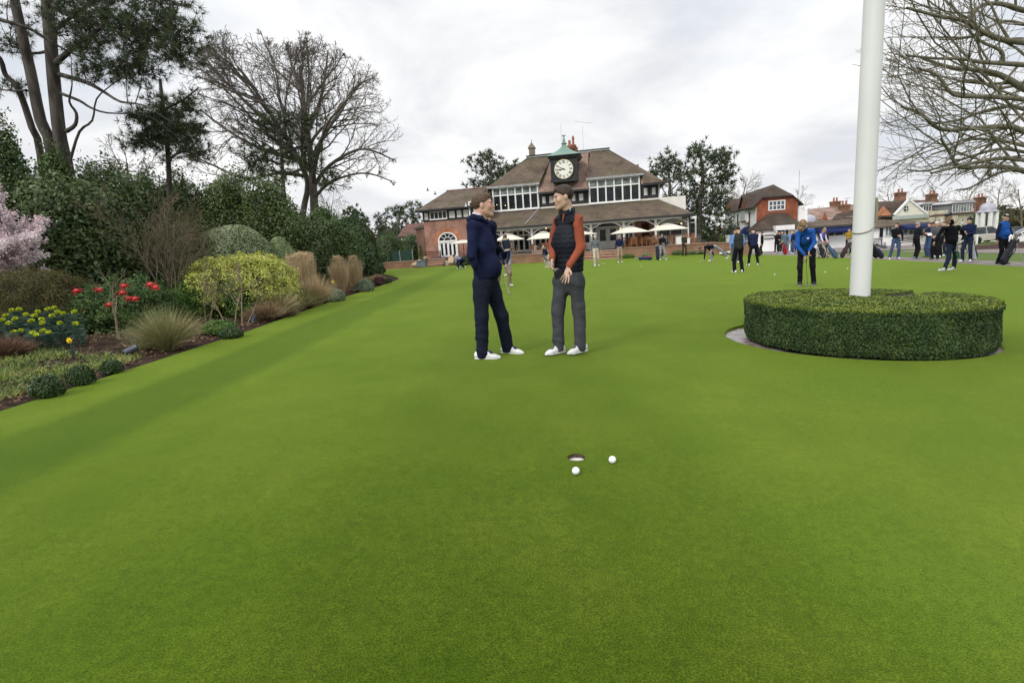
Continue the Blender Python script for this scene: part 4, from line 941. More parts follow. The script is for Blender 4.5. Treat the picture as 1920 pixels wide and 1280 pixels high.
# ------------------------------------------------------------------ vegetation
def leafm(key, c1, c2, rough=.5, spec=.4, island=.35, trans=.15, scale=2.5): return pm(key, c1, c2, rough=rough, spec=spec, scale=scale, detail=3, island=island, trans=trans)
LF = dict(
    camellia=leafm('camellia_leaf', (0.0442, 0.0754, 0.0234), (0.0884, 0.1274, 0.039), .42, .38), holly=leafm('holly_leaf', (0.06, 0.1, 0.025), (0.1187, 0.1688, 0.0425), .4, .5),
    laurel=leafm('laurel_leaf', (0.045, 0.085, 0.0225), (0.0875, 0.1375, 0.0375), .42, .35), dark=leafm('dark_evergreen', (0.0364, 0.0644, 0.0224), (0.077, 0.112, 0.0364), .5), conifer=leafm('conifer_green', (0.039, 0.0754, 0.0234), (0.0715, 0.117, 0.039)),
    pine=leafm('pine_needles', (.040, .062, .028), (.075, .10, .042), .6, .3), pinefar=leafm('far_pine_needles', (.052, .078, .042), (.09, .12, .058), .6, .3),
    heath=leafm('heath_leaf', (0.077, 0.0704, 0.0264), (0.1265, 0.1155, 0.0418), .8, .2), yellow=leafm('gold_leaf', (.34, .37, .05), (.62, .62, .17), .5), green=leafm('mid_green_leaf', (.05, .12, .015), (.10, .19, .03)),
    varieg=leafm('variegated_leaf', (.20, .24, .12), (.42, .45, .30), .5), varieg2=leafm('grey_green_leaf', (.16, .22, .09), (.33, .40, .20), .5), ggreen=leafm('silver_grey_leaf', (.15, .2, .12), (.28, .33, .22), .7),
    box=leafm('small_box_leaf', (.03, .062, .014), (.055, .10, .024), .35, .5), red=leafm('red_berry', (.38, .008, .01), (.55, .02, .02), .3, .5, .2, 0), nand=leafm('nandina_leaf', (0.0495, 0.099, 0.033), (0.099, 0.165, 0.0495)),
    pink=leafm('pink_blossom', (.68, .54, .58), (.85, .76, .78), .7, .2, .15, .3), lime=leafm('lime_flower', (.38, .46, .015), (.52, .58, .03), .6), blue=leafm('blue_green_leaf', (.04, .085, .06), (.07, .125, .085), .6),
    straw=pm('straw_grass', (.42, .31, .18), (.56, .43, .27), rough=.8, island=.25, scale=2), straw2=pm('tawny_grass', (.36, .27, .15), (.48, .37, .22), rough=.8, island=.3, scale=2), stipa=pm('stipa_blade', (.22, .22, .10), (.36, .34, .18), rough=.8, island=.3, scale=2),
    stipag=pm('green_blade', (.10, .16, .04), (.17, .23, .06), rough=.7, island=.3, scale=2), brownb=pm('dead_brown_stem', (.13, .07, .045), (.2, .12, .08), rough=.9, island=.3, scale=2), daff=pm('daffodil_yellow', (.75, .5, .01), (.8, .6, .03)),
    wood=leafm('far_wood_leaf', (.05, .06, .03), (.10, .09, .05), .9, .1), cover=leafm('ground_cover_leaf', (.06, .11, .03), (.12, .17, .05)), litter=pm('leaf_litter', (.11, .06, .035), (.22, .13, .08), rough=.9, island=.5, scale=5))
BARK = pm('pine_bark', (.036, .031, .027), (.095, .082, .072), rough=.95, scale=7, stretch=(1, 1, .22), bump=1, bscale=14, detail=8, lo=.4, hi=.6)
BARKG = pm('mossy_oak_bark', (.11, .105, .065), (.19, .17, .13), rough=.95, scale=3, bump=.6, bscale=30)
BARKD = pm('grey_bark', (.10, .085, .07), (.16, .14, .12), rough=.95, scale=3, bump=.6, bscale=30)
BARKP = pm('pale_bark', (.17, .125, .085), (.28, .22, .16), rough=.9, scale=6, bump=.4)
TWIGB = pm('brown_twig', (.10, .082, .05), (.17, .14, .09), rough=.9, scale=5, island=.3)
def dome(px0, px1, pyt, Y, ry=None, low=.3, z0=None):
    a = at(px0, pyt, Y); b = at(px1, pyt, Y); c = at((px0+px1)/2, pyt, Y); rx = abs(b[0]-a[0])/2
    g = float(hgt(c[0], Y)) if z0 is None else z0; h = c[2]-g; rz = h*(1-low)
    return ((c[0], Y, g+h*low), (rx, ry or rx*.8, rz))
def shrub(name, label, cat, ells, n, L, W, mats, mix=None, clump=.3, nclump=60, lump=.1, shell=.3, core=.78, corem=None, seed=1, group=None, tilt=.9, stems=True, zmin=None, lname='leaves'):
    c = ells[0][0]; gz = float(hgt(c[0], c[1])); o = thing(name, label, cat, (c[0], c[1], gz), 0, group)
    off = np.array([c[0], c[1], gz]); P, Q = blob_points(ells, n, clump, nclump, lump, shell, zmin, seed)
    r = np.random.default_rng(seed); Nn = Q+tilt*unit(len(P), r); Nn /= np.linalg.norm(Nn, axis=1)[:, None]
    mats = mats if isinstance(mats, list) else [mats]; mi = None
    if len(mats) > 1: mi = mix(P, Q, r).astype(int)
    leafmesh(lname, P-off, Nn, L, W, mats, o, mi)
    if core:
        k = core_mesh('shade_core', ells, corem or DARKCORE, o, core, zmin); k.data.transform(Matrix.Translation([-float(v) for v in off]))  # solid dark lump, shade inside the foliage put into its colour
    return o
def tree_obj(name, label, cat, org, lines, bark, leaf=None, leafmat=None, group=None, n=6, twn=3, twbark=None, lname='crown'):
    """lines: dict level -> polylines in world; trunk = levels 0-1, branches the rest"""
    o = thing(name, label, cat, org, 0, group); off = np.array([float(v) for v in org])
    lo = [(p-off, r) for lv in lines if lv <= 1 for p, r in lines[lv]]; hi = [(p-off, r) for lv in lines if lv > 1 for p, r in lines[lv]]
    if lo: tubesobj('trunk', lo, bark, o, n)
    if hi: tubesobj('branches', hi, twbark or bark, o, twn, False)
    if leaf is not None: npmesh(lname, leaf[0]-off, leaf[1], leafmat, o)
    return o
def pxline(pts, Y, w0, w1, jit=0, sub=3):
    """polyline through pixels at depth Y (or per-point depths), radii from pixel widths"""
    P = [at(p[0], p[1], p[2] if len(p) > 2 else Y) for p in pts]; k = len(P); out = []
    for i in range(k-1):
        p0, p1, p2, p3 = P[max(i-1, 0)], P[i], P[i+1], P[min(i+2, k-1)]
        for j in range(sub):
            t = j/sub; out.append(.5*((2*p1)+(-p0+p2)*t+(2*p0-5*p1+4*p2-p3)*t*t+(-p0+3*p1-3*p2+p3)*t**3))
    out.append(P[-1]); out = np.array(out); n = len(out)
    return out, np.linspace(w0, w1, n)*Y/FPX/2
def pads_tree(limbs, pads, per, Y, seed, L, w, nt, dy=.35, tw=.012, wob=.16, along=4, up=.12):
    """limbs: polylines; pads: (px,py,rx,ry[,Y]) needle masses. returns twig lines and tuft arrays"""
    r = np.random.default_rng(seed); LP = np.concatenate([l[0] for l in limbs]); tw_l = []; TP = []; TD = []
    for pd in pads:
        Yp = pd[4] if len(pd) > 4 else Y; c = at(pd[0], pd[1], Yp); s = Yp/FPX; k = int(per*(pd[5] if len(pd) > 5 else 1)*pd[2]*pd[3]/1000)+3
        for i in range(k):
            u = unit(1, r)[0]*r.uniform(.2, 1)**.4; t = c+np.array([u[0]*pd[2]*s, u[1]*max(pd[2], pd[3])*s*.8, u[2]*pd[3]*s])
            d2 = ((LP-t)**2).sum(1)+.4*np.maximum(0, LP[:, 2]-t[2])**2; q = LP[np.argmin(d2*r.uniform(.7, 1.3, len(d2)))]
            v = t-q; ln = np.linalg.norm(v)+1e-6; m = 6; tt = np.linspace(0, 1, m)[:, None]; bend = r.normal(size=3)*wob*ln; bend[2] -= abs(bend[2])*.3
            p = q+v*tt+np.sin(tt*np.pi)*bend*.6; tw_l.append((p, np.linspace(max(tw, ln*.013), tw*.4, m)))
            dr = (p[-1]-p[-2]); dr /= np.linalg.norm(dr)+1e-9
            TP.append(p[-1]); TD.append(dr)
            for a in range(along):
                f = r.uniform(.45, 1); q0 = p[0]+(p[-1]-p[0])*f+np.sin(f*np.pi)*bend*.6; sd = unit(1, r)[0]*np.array([1, 1, .5]); sl = L*r.uniform(.8, 2.6); e = q0+sd*sl
                tw_l.append((np.stack([q0, (q0+e)/2+unit(1, r)[0]*sl*.12, e]), np.array([tw*.5, tw*.4, tw*.25]))); TP.append(e); TD.append(sd/np.linalg.norm(sd))
    V, F = tufts(np.array(TP), np.array(TD), nt, L, w, up, seed); return tw_l, (V, F)
# ---- near pine group, top left
Yp = 13.
tA = pxline([(112, 520, 13.2), (98, 290, 13.1), (76, 226, 13), (57, 133, 13), (38, 50, 12.9), (22, -30, 12.8), (10, -140, 12.8)], Yp, 20, 12)
tB = pxline([(150, 520), (128, 330), (113, 260), (103, 173), (96, 90), (91, 27), (86, -60), (84, -200)], Yp, 21, 17)
tC = pxline([(100, 520, 13.5), (76, 290, 13.5), (60, 240, 13.4), (42, 186, 13.3), (30, 160, 13.2), (10, 140, 13.1), (0, 110, 13), (-30, 80, 12.9)], Yp, 13, 6)
lB = [pxline(p, Yp, a*.8, .8) for p, a, b in [
    ([(105, 118), (128, 98, 12.7), (149, 80, 12.4), (191, 50, 12), (202, 15, 11.8), (215, -50, 11.6)], 13, 6), ([(112, 140), (160, 154, 12.6), (191, 170, 12.3), (226, 191, 12), (270, 198, 11.8), (330, 235, 11.8)], 10, 5),
    ([(110, 174), (149, 189, 13), (170, 202, 13), (202, 212, 13), (279, 218, 13), (335, 260, 13)], 7, 4), ([(125, 246), (141, 234, 12.8), (143, 212, 12.7), (130, 191, 12.6), (135, 159, 12.6), (133, 106, 12.5)], 9, 4),
    ([(120, 345, 13), (132, 300, 13), (149, 247, 12.9), (173, 226, 12.8), (181, 186, 12.7), (210, 159, 12.6), (250, 130, 12.5)], 7, 3), ([(95, 10), (138, 29, 12.6), (197, 50, 12.2), (239, 53, 12), (313, 54, 11.6), (370, 58, 11.4)], 9, 3),
    ([(0, 37, 12), (53, 53, 12.1), (80, 69, 12.2), (112, 88, 12.3), (149, 106, 12.4), (200, 128, 12.4), (260, 140, 12.4)], 7, 3), ([(100, 60), (150, 20, 12.4), (210, -10, 12.1), (300, 5, 11.8), (345, 12, 11.6)], 8, 3),
    ([(95, 95), (60, 100, 13.2), (20, 85, 13.5), (-30, 80, 13.6)], 7, 4), ([(50, 170, 13), (20, 170, 13.2), (-20, 165, 13.3)], 6, 3), ([(91, 20), (120, -10), (126, -40)], 12, 10)]]
padsB = [(150, 30, 60, 35, 12.4), (230, 25, 75, 30, 12), (300, 15, 45, 22, 11.7), (260, 62, 75, 24, 11.9), (335, 55, 42, 16, 11.5), (330, 92, 42, 12, 11.6, 1.3), (290, 112, 62, 18, 12), (215, 95, 60, 26, 12.3), (200, 135, 55, 20, 12.4), (255, 145, 40, 12, 12.3), (160, 70, 40, 30, 12.6), (330, 118, 28, 8, 11.8, 1.5),
         (15, 60, 30, 40, 13.2, .6), (30, 150, 25, 20, 13.4, .6), (140, -40, 90, 40, 12.4, .5), (250, -40, 90, 35, 12, .5), (60, 20, 25, 30, 13.5, .5)]
tw, lf = pads_tree([tB]+lB, padsB, 14, Yp, 21, .15, .0085, 28)
o = tree_obj('pine_tree', 'tall pine with two bare grey-brown trunks and layered needle boughs at top left', 'tree', (tB[0][0][0], Yp, float(hgt(tB[0][0][0], Yp))), {0: [tB, tA, tC], 1: lB, 2: tw}, BARK, lf, LF['pine'], n=12)
# dense second pine behind, centre px 310,250
t2 = pxline([(318, 480), (318, 380), (317, 330), (313, 260), (306, 200), (300, 150)], 15., 11, 5)
l2 = [pxline(p, 15., 5, 2) for p in ([(316, 300), (340, 285, 14.6), (372, 290, 14.3)], [(314, 270), (290, 262, 14.6), (250, 262, 14.3)], [(312, 250), (345, 235, 14.5), (378, 232, 14.2)], [(309, 220), (270, 225, 14.6), (240, 215, 14.4)], [(306, 205), (340, 190, 14.6), (372, 165, 14.4)])]
tw, lf = pads_tree([t2]+l2, [(310, 235, 45, 28, 15, 1.5), (345, 245, 32, 22, 14.5, 1.5), (270, 225, 38, 20, 14.6, 1.3), (300, 270, 45, 18, 14.7, 1.5), (345, 200, 35, 22, 14.8, 1.2), (350, 290, 40, 14, 14.6), (300, 195, 30, 18, 15), (370, 260, 22, 16, 14.6), (265, 262, 30, 12, 14.6)], 17, 15, 22, .17, .010, 26)
tree_obj('pine_tree', 'dark dense pine behind the tall twin-trunk pine, its boughs hanging over the hedge', 'tree', (t2[0][0][0], 15, float(hgt(t2[0][0][0], 15))), {0: [t2], 1: l2, 2: tw}, BARK, lf, LF['pine'], n=8)
# pine standing inside the bare oak
t3 = pxline([(545, 440), (532, 360), (528, 290), (523, 240), (518, 222)], 28., 9, 3)
l3 = [pxline(p, 28., 5, 2) for p in ([(530, 310), (500, 300), (465, 305)], [(529, 290), (560, 275), (590, 270)], [(524, 250), (490, 235), (470, 225)], [(521, 235), (550, 222), (580, 225)], [(531, 330), (575, 318), (625, 345)])]
tw, lf = pads_tree([t3]+l3, [(500, 222, 28, 11, 28, 1.6), (545, 225, 32, 10, 28, 1.6), (575, 232, 18, 9), (520, 255, 40, 10, 28, 1.2), (480, 275, 30, 12), (560, 270, 35, 10), (500, 300, 45, 14), (560, 305, 40, 14), (520, 335, 50, 16), (480, 330, 35, 14), (600, 325, 28, 10), (625, 345, 18, 8)], 12, 28, 23, .32, .03, 16, tw=.02)
tree_obj('pine_tree', 'dark pine growing up through the crown of the large bare oak', 'tree', (t3[0][0][0], 28, float(hgt(t3[0][0][0], 28))), {0: [t3], 1: l3, 2: tw}, BARK, lf, LF['pine'], n=8)
# ---- large bare oak
cO = at(548, 235, 30.); s30 = .0305
def envO(p):
    dx = (p.x-cO[0])/(190*s30); dz = (p.z-cO[2])/(134*s30); dy = (p.y-30)/(165*s30); a = math.atan2(dz, dx); return dx*dx+dz*dz+dy*dy < (1+.03*math.sin(3*a+1)+.05*math.sin(7*a)+.06*math.sin(13*a+p.y))**2
T0 = Tree(5, (12, 8, 7, 5), (.58, .58, .5, .45), (.62, .62, .7, .75), (.10, .13, .17, .2, .2), (.03, .02, .0, .0), (9, 8, 6, 4, 3), envO, .6, .3, .0085)
tr1, _ = pxline([(594, 470, 30), (590, 401, 30), (588, 360, 30), (585, 320, 30), (580, 270, 30), (572, 220, 30.2), (566, 160, 30.4), (562, 125, 30.5)], 30., 20, 1)
T0.grow((0, 0, 0), (0, 0, 1), 1, .28, 0, tr1)
tr2, _ = pxline([(566, 470, 30.5), (568, 400, 30.5), (577, 345, 30.4), (560, 300, 30), (530, 250, 29.7), (495, 195, 29.5), (465, 150, 29.3), (445, 125, 29.2)], 30., 15, 1)
T0.grow((0, 0, 0), (0, 0, 1), 1, .2, 0, tr2)
for pts, rd in (([(588, 350, 30), (610, 318, 29.7), (640, 295, 29.5), (675, 280, 29.3), (705, 285, 29.2), (738, 300, 29)], .12), ([(588, 372, 30), (615, 345, 29.5), (650, 330, 29.2), (690, 325, 29), (735, 340, 28.9)], .1), ([(560, 300, 30), (520, 290, 29.5), (470, 270, 29), (420, 240, 28.8), (375, 205, 28.6)], .13),
                ([(572, 330, 30.3), (520, 325, 30), (460, 335, 29.6), (400, 310, 29.4), (355, 290, 29)], .11), ([(583, 300, 30), (610, 250, 30), (640, 205, 30), (665, 165, 30), (690, 150, 30)], .13), ([(576, 250, 30), (600, 190, 30.3), (610, 140, 30.5), (615, 95, 30.7)], .12), ([(530, 250, 29.7), (480, 210, 30), (430, 160, 30), (400, 130, 30), (385, 105, 30)], .12)):
    l_, _ = pxline(pts, 30., 5, 2); q = T0.rr; T0.grow((0, 0, 0), (0, 0, 1), 1, rd, 1, l_)
tree_obj('bare_oak', 'large leafless oak with a wide rounded crown behind the shrubs', 'tree', (tr1[0][0], 30, float(hgt(tr1[0][0], 30))), T0.lines, BARKD, n=9, twn=3)
# ---- oak limbs reaching in from the right
YR = 15.
TR = Tree(9, (9, 6, 5, 3), (.42, .6, .55, .5), (.7, .65, .6, .6), (.1, .14, .15, .15, .2), (0, .06, .07, .07), (8, 7, 6, 4, 3), (lambda p: p.z > 2.75-.035*p.x and p.x/p.y > .695 and 9 < p.y < 19), .55, .12, .0045)
trk, rk = pxline([(2150, 520), (2150, 420), (2140, 330), (2120, 200), (2100, 80), (2080, -60)], YR, 60, 40)
TR.lines[0] = [(trk, rk)]
limbs = [([(2110, 130), (2000, 90, 14.4), (1920, 80, 14), (1877, 74, 13.8), (1841, 59, 13.6), (1806, 39, 13.5), (1758, 30, 13.3), (1700, 15, 13.2)], .10), ([(2120, 180), (2000, 130, 14.3), (1920, 122, 13.8), (1877, 119, 13.6), (1835, 116, 13.4), (1800, 110, 13.2), (1758, 110, 13), (1700, 104, 12.8)], .085),
         ([(2125, 230), (2000, 195, 15), (1920, 166, 15), (1895, 151, 15), (1865, 137, 15), (1832, 131, 15), (1788, 128, 15), (1730, 110, 15)], .12), ([(2130, 270), (2000, 205, 14), (1920, 187, 13.5), (1847, 181, 13.2), (1788, 178, 13), (1758, 142, 12.9), (1720, 128, 12.8)], .085),
         ([(2130, 290), (2000, 225, 15), (1920, 205, 15.3), (1892, 199, 15.4), (1847, 208, 15.6), (1794, 226, 15.8), (1740, 232, 16)], .08), ([(2135, 310), (2000, 270, 14), (1920, 246, 13.4), (1889, 237, 13.2), (1832, 240, 13), (1764, 243, 12.8), (1728, 214, 12.7), (1690, 200, 12.6)], .095),
         ([(2135, 330), (2000, 290, 15), (1920, 273, 15), (1877, 264, 15), (1823, 261, 15), (1788, 276, 15), (1746, 290, 15)], .075), ([(2138, 340), (2000, 310, 14), (1920, 300, 13.5), (1877, 297, 13.3), (1823, 306, 13), (1773, 318, 12.8), (1745, 325, 12.7)], .08),
         ([(2138, 350), (2000, 335, 14.5), (1920, 321, 14), (1895, 315, 13.8), (1847, 312, 13.6), (1800, 314, 13.4), (1780, 285, 13.3), (1765, 262, 13.2)], .095), ([(1900, 318, 13.8), (1871, 325, 13.7), (1842, 340, 13.6), (1815, 353, 13.5), (1790, 357, 13.4)], .04),
         ([(2105, 60), (2000, 30, 14.6), (1920, 20, 14.3), (1880, 8, 14.2), (1840, 10, 14), (1810, 35, 13.9), (1780, 5, 13.8)], .09), ([(1880, 118, 13.6), (1876, 95, 13.5), (1835, 75, 13.4), (1830, 45, 13.3), (1790, 20, 13.2)], .05),
         ([(2138, 345), (2000, 300, 16), (1920, 285, 16), (1870, 280, 16.2), (1800, 300, 16.4), (1740, 320, 16.5), (1700, 318, 16.6)], .07), ([(2120, 210), (2010, 160, 16), (1940, 150, 16.2), (1880, 165, 16.4), (1820, 150, 16.6), (1760, 165, 16.8)], .08), ([(2120, 100), (2010, 60, 16), (1940, 50, 16.2), (1880, 40, 16.4), (1820, 70, 16.6), (1760, 75, 16.8)], .07)]
for pts, rd in limbs:
    l_, _ = pxline(pts, YR, 5, 2); TR.grow((0, 0, 0), (0, 0, 1), 1, rd, 1, l_)
tree_obj('bare_oak', 'great leafless mossy oak whose long limbs reach in from the right edge', 'tree', (trk[0][0], YR, float(hgt(trk[0][0], YR))), TR.lines, BARKG, n=8, twn=3)
# ---- background bare trees (copies of two seeds)
def bare_proto(seed, H, spread, label, twig=.014):
    env = lambda p: (p.x/spread)**2+(p.y/spread)**2+((p.z-H*.58)/(H*.46))**2 < 1
    t = Tree(seed, (9, 7, 6), (.5, .55, .5), (.6, .6, .7), (.05, .12, .16, .2), (.03, .03, 0), (8, 7, 5, 4), env, .55, .25, twig)
    t.grow((0, 0, 0), (0, 0, 1), H*.85, H*.02, 0); return tree_obj('bare_tree', label, 'tree', (0, 0, 0), t.lines, TWIGB, n=5, twn=3, group='leafless trees beyond the buildings')
protos = [bare_proto(31, 10, 5.2, ''), bare_proto(32, 10, 4.2, '')]
spots = [(1385, 322, 80, 'leafless tree between the big pine and the red-gabled house'), (1500, 352, 85, 'pale leafless tree just right of the red-gabled house roof'), (1672, 345, 80, 'round leafless tree just right of the flagpole above the tiled roofs'), (1745, 350, 84, 'leafless tree above the white triangular gable'),
         (1800, 342, 78, 'leafless tree over the long dormer window'), (1862, 338, 70, 'leafless tree above the right-hand domed roof'), (1915, 335, 62, 'leafless tree at the far right edge behind the cars'), (645, 352, 46, 'small leafless tree right of the large oak trunk'), (1530, 385, 95, 'distant leafless tree low behind the chimneys'), (265, 262, 22, 'leafless tree between the two pines at left'), (205, 290, 24, 'slim leafless tree above the camellia'), (1700, 362, 95, 'distant leafless tree behind the white gable'), (1840, 365, 90, 'distant leafless tree left of the domed roof')]
for i, (px, pt, Y, lb) in enumerate(spots):
    o = protos[i % 2] if i < 2 else copy_tree(protos[i % 2]); b = base(px, Y); top = at(px, pt, Y)[2]; s = (top-b[2])/10.; o.location = b; o.scale = (s*1.0, s*1.0, s); o.rotation_euler = (0, 0, i*1.3); o['label'] = lb
# ---- far evergreen trees
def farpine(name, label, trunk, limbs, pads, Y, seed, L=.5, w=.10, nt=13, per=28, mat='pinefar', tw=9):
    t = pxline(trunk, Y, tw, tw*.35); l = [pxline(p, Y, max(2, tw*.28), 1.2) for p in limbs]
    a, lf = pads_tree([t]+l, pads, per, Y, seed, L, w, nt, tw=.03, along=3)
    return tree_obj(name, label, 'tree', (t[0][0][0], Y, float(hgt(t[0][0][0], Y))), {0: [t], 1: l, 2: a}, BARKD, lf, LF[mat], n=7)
farpine('pine_tree', 'broad pine rising above the left roof of the clubhouse', [(928, 470), (925, 380), (922, 330), (918, 300)], [[(922, 350), (900, 345), (885, 348)], [(921, 330), (905, 315), (890, 305)], [(922, 340), (945, 335), (960, 330)]],
        [(890, 302, 11, 9), (905, 292, 9, 6), (922, 295, 14, 11), (925, 315, 22, 12), (900, 320, 14, 8), (893, 345, 14, 6), (912, 340, 16, 8), (940, 322, 14, 10), (955, 315, 12, 8), (968, 308, 8, 6), (935, 345, 25, 10)], 66, 41)
farpine('pine_tree', 'open-crowned pine between the clubhouse chimney and the tall dense pine', [(1256, 470), (1254, 400), (1256, 350), (1252, 310)], [[(1255, 375), (1240, 350), (1230, 332)], [(1256, 360), (1270, 345), (1280, 330)], [(1255, 345), (1240, 325), (1225, 318)]],
        [(1250, 292, 14, 6), (1240, 305, 14, 6), (1262, 303, 16, 6), (1272, 318, 14, 6), (1245, 320, 18, 6), (1230, 328, 12, 4), (1265, 334, 14, 5), (1238, 342, 10, 4), (1270, 375, 14, 6), (1256, 385, 14, 6), (1242, 372, 10, 4)], 62, 42)
farpine('pine_tree', 'tall dense dark pine between the clubhouse and the red-gabled house', [(1309, 500), (1311, 430), (1312, 380), (1318, 330), (1313, 290)], [[(1312, 400), (1340, 380), (1362, 360)], [(1312, 400), (1290, 385), (1275, 370)], [(1315, 360), (1345, 335), (1368, 325)], [(1314, 350), (1295, 335), (1282, 325)], [(1316, 330), (1340, 305), (1360, 292)]],
        [(1312, 275, 16, 8), (1300, 285, 14, 7), (1328, 290, 22, 8), (1345, 290, 20, 9), (1360, 300, 11, 10), (1300, 308, 22, 8), (1340, 315, 30, 10), (1362, 328, 12, 8), (1300, 330, 28, 9), (1345, 342, 30, 10), (1370, 343, 8, 5), (1295, 352, 22, 9), (1335, 365, 36, 12), (1300, 375, 22, 10), (1350, 385, 26, 12), (1310, 395, 28, 12), (1345, 410, 30, 14), (1310, 425, 25, 12), (1350, 435, 26, 12), (1285, 400, 14, 10), (1285, 360, 10, 8)], 60, 43, tw=13)
farpine('pine_tree', 'grey-green pine beyond the green fence left of the clubhouse', [(742, 500), (745, 440), (750, 400)], [[(745, 430), (725, 415), (712, 405)], [(746, 425), (765, 405), (780, 395)]],
        [(752, 390, 20, 8), (775, 382, 16, 7), (735, 398, 18, 7), (715, 408, 12, 6), (760, 405, 26, 8), (780, 400, 14, 8), (725, 425, 20, 8), (755, 425, 28, 10), (740, 445, 26, 10), (775, 420, 15, 10), (715, 440, 14, 8)], 75, 44, L=.5)
farpine('cedar_tree', 'small flat-boughed cedar above the hedge right of the oak', [(662, 470), (662, 420), (662, 388)], [[(662, 420), (650, 415), (640, 412)], [(662, 410), (675, 405), (688, 408)]],
        [(662, 391, 8, 4), (655, 400, 12, 3), (672, 402, 12, 3), (650, 412, 12, 3), (678, 413, 13, 3), (662, 420, 22, 6)], 48, 45, L=.3, mat='conifer', tw=6)
# ---- big shrub masses at the left, back to front
shrub('evergreen_shrub', 'dark glossy evergreen reaching up round the pine trunks at the left edge', 'shrub', [dome(-60, 55, 240, 12.2), dome(30, 150, 282, 12)], 42000, .07, .55, LF['laurel'], clump=.25, nclump=160, lump=.13, seed=51)
shrub('evergreen_shrub', 'dark hedge of evergreens below the dense pine', 'shrub', [dome(120, 240, 312, 15.5), dome(200, 330, 332, 16.5), dome(285, 370, 342, 17)], 90000, .08, .5, LF['dark'], clump=.25, nclump=200, lump=.12, seed=52)
shrub('camellia_bush', 'huge dark camellia with glossy leaves behind the red-berried shrub', 'shrub', [dome(75, 245, 330, 11.2, 1.6), dome(160, 300, 345, 11.8, 1.6)], 56000, .095, .5, LF['camellia'], clump=.22, nclump=260, lump=.1, seed=53)
shrub('holly_hedge', 'tall loose green holly hedge in the middle of the bed', 'hedge', [dome(270, 400, 338, 17.5), dome(350, 480, 330, 18), dome(430, 555, 345, 18.5), dome(480, 570, 365, 19)], 120000, .085, .55, LF['holly'], clump=.24, nclump=320, lump=.12, seed=54)
shrub('brown_shrub', 'brown-leaved thorny shrub behind the clipped variegated mound', 'shrub', [dome(220, 400, 395, 13.2, 1.4)], 36000, .045, .5, [LF['heath'], LF['holly']], mix=lambda P, Q, r: r.uniform(size=len(P)) < .4, clump=.25, nclump=150, lump=.1, shell=.5, core=.7, seed=55)
shrub('laurel_bush', 'broad green laurel right of the holly hedge', 'shrub', [dome(530, 660, 402, 21), dome(570, 640, 395, 23)], 55000, .10, .5, LF['laurel'], clump=.25, nclump=150, seed=56)
shrub('rhododendron_bush', 'rounded rhododendron with brown inner stems behind the tall straw grass', 'shrub', [dome(540, 622, 430, 18.5)], 24000, .11, .4, LF['camellia'], clump=.22, nclump=120, seed=57, core=.7)
shrub('evergreen_tree', 'dense round green evergreen left of the green fence', 'tree', [dome(600, 700, 412, 27), dome(620, 690, 405, 29)], 55000, .11, .5, LF['conifer'], clump=.2, nclump=200, seed=58)
shrub('conifer_shrub', 'bronze-topped conifer beyond the bed beside the green fence', 'shrub', [dome(655, 705, 418, 34)], 16000, .11, .45, [LF['heath'], LF['conifer']], mix=lambda P, Q, r: P[:, 2] < 2.0, clump=.2, nclump=90, seed=59)
shrub('laurel_hedge', 'pale green laurel hedge behind the green fence', 'hedge', [dome(690, 760, 437, 58, 4), dome(735, 800, 445, 60, 4)], 30000, .17, .5, LF['laurel'], clump=.25, nclump=120, seed=60)
shrub('variegated_shrub', 'large rounded pale variegated shrub, clipped into a dome', 'shrub', [dome(365, 500, 422, 14.6, 1.7)], 70000, .055, .5, [LF['varieg'], LF['varieg2']], mix=lambda P, Q, r: r.uniform(size=len(P)) < .45, clump=0, nclump=500, lump=.03, shell=.14, core=.88, seed=61)
shrub('variegated_shrub', 'smaller grey-green clipped dome beside the tall straw grass', 'shrub', [dome(485, 556, 446, 15.2)], 36000, .055, .5, LF['varieg2'], clump=0, nclump=300, lump=.03, shell=.14, core=.88, seed=62)
def goldmix(P, Q, r):
    z = (P[:, 2]-P[:, 2].min())/(P[:, 2].max()-P[:, 2].min()); side = Q[:, 0]*.35
    return (r.uniform(size=len(P)) > np.clip((z+side-.36)*3, .03, .95))
shrub('golden_shrub', 'long low shrub with bright yellow and green leaves, behind bare multi-stemmed bushes', 'shrub', [dome(338, 468, 484, 11.4, 1.1, .3), dome(392, 546, 474, 11.6, 1.15, .28)], 120000, .045, .5, [LF['yellow'], LF['green']], mix=goldmix, clump=.10, nclump=700, lump=.04, shell=.2, core=.86, seed=63)
shrub('heath_shrub', 'rounded brown-green heath shrub at the left edge', 'shrub', [dome(-50, 145, 503, 8.6, 1.1)], 90000, .034, .3, LF['heath'], clump=.14, nclump=400, lump=.04, shell=.25, core=.86, seed=64)
# blossom tree
bl = Tree(15, (9, 7, 5), (.6, .55, .5), (.55, .6, .6), (.07, .1, .14), (.05, .02, .0), (7, 6, 5, 4), None, .55, .2, .0035)
bb = base(5, 9.3); bl.grow(bb, (.05, 0, 1), 1.75, .045, 0); bl.grow(bb+np.array([-.6, .2, 0]), (.0, 0, 1), 2.0, .045, 0); bl.grow(bb+np.array([.35, .1, 0]), (.16, 0, 1), 1.5, .035, 0)
P = np.concatenate([l[0] for lv in (2, 3) for l in bl.lines.get(lv, [])]); r_ = np.random.default_rng(6); P = np.repeat(P, 12, 0)+r_.normal(size=(len(P)*12, 3))*.03
V, F = leaves_arrays(P, unit(len(P), r_), .032, .9, .2, r_)
tree_obj('blossom_tree', 'small tree covered in pale pink blossom at the left edge', 'tree', tuple(bb), bl.lines, TWIGB, (V, F), LF['pink'], n=6, lname='blossom')
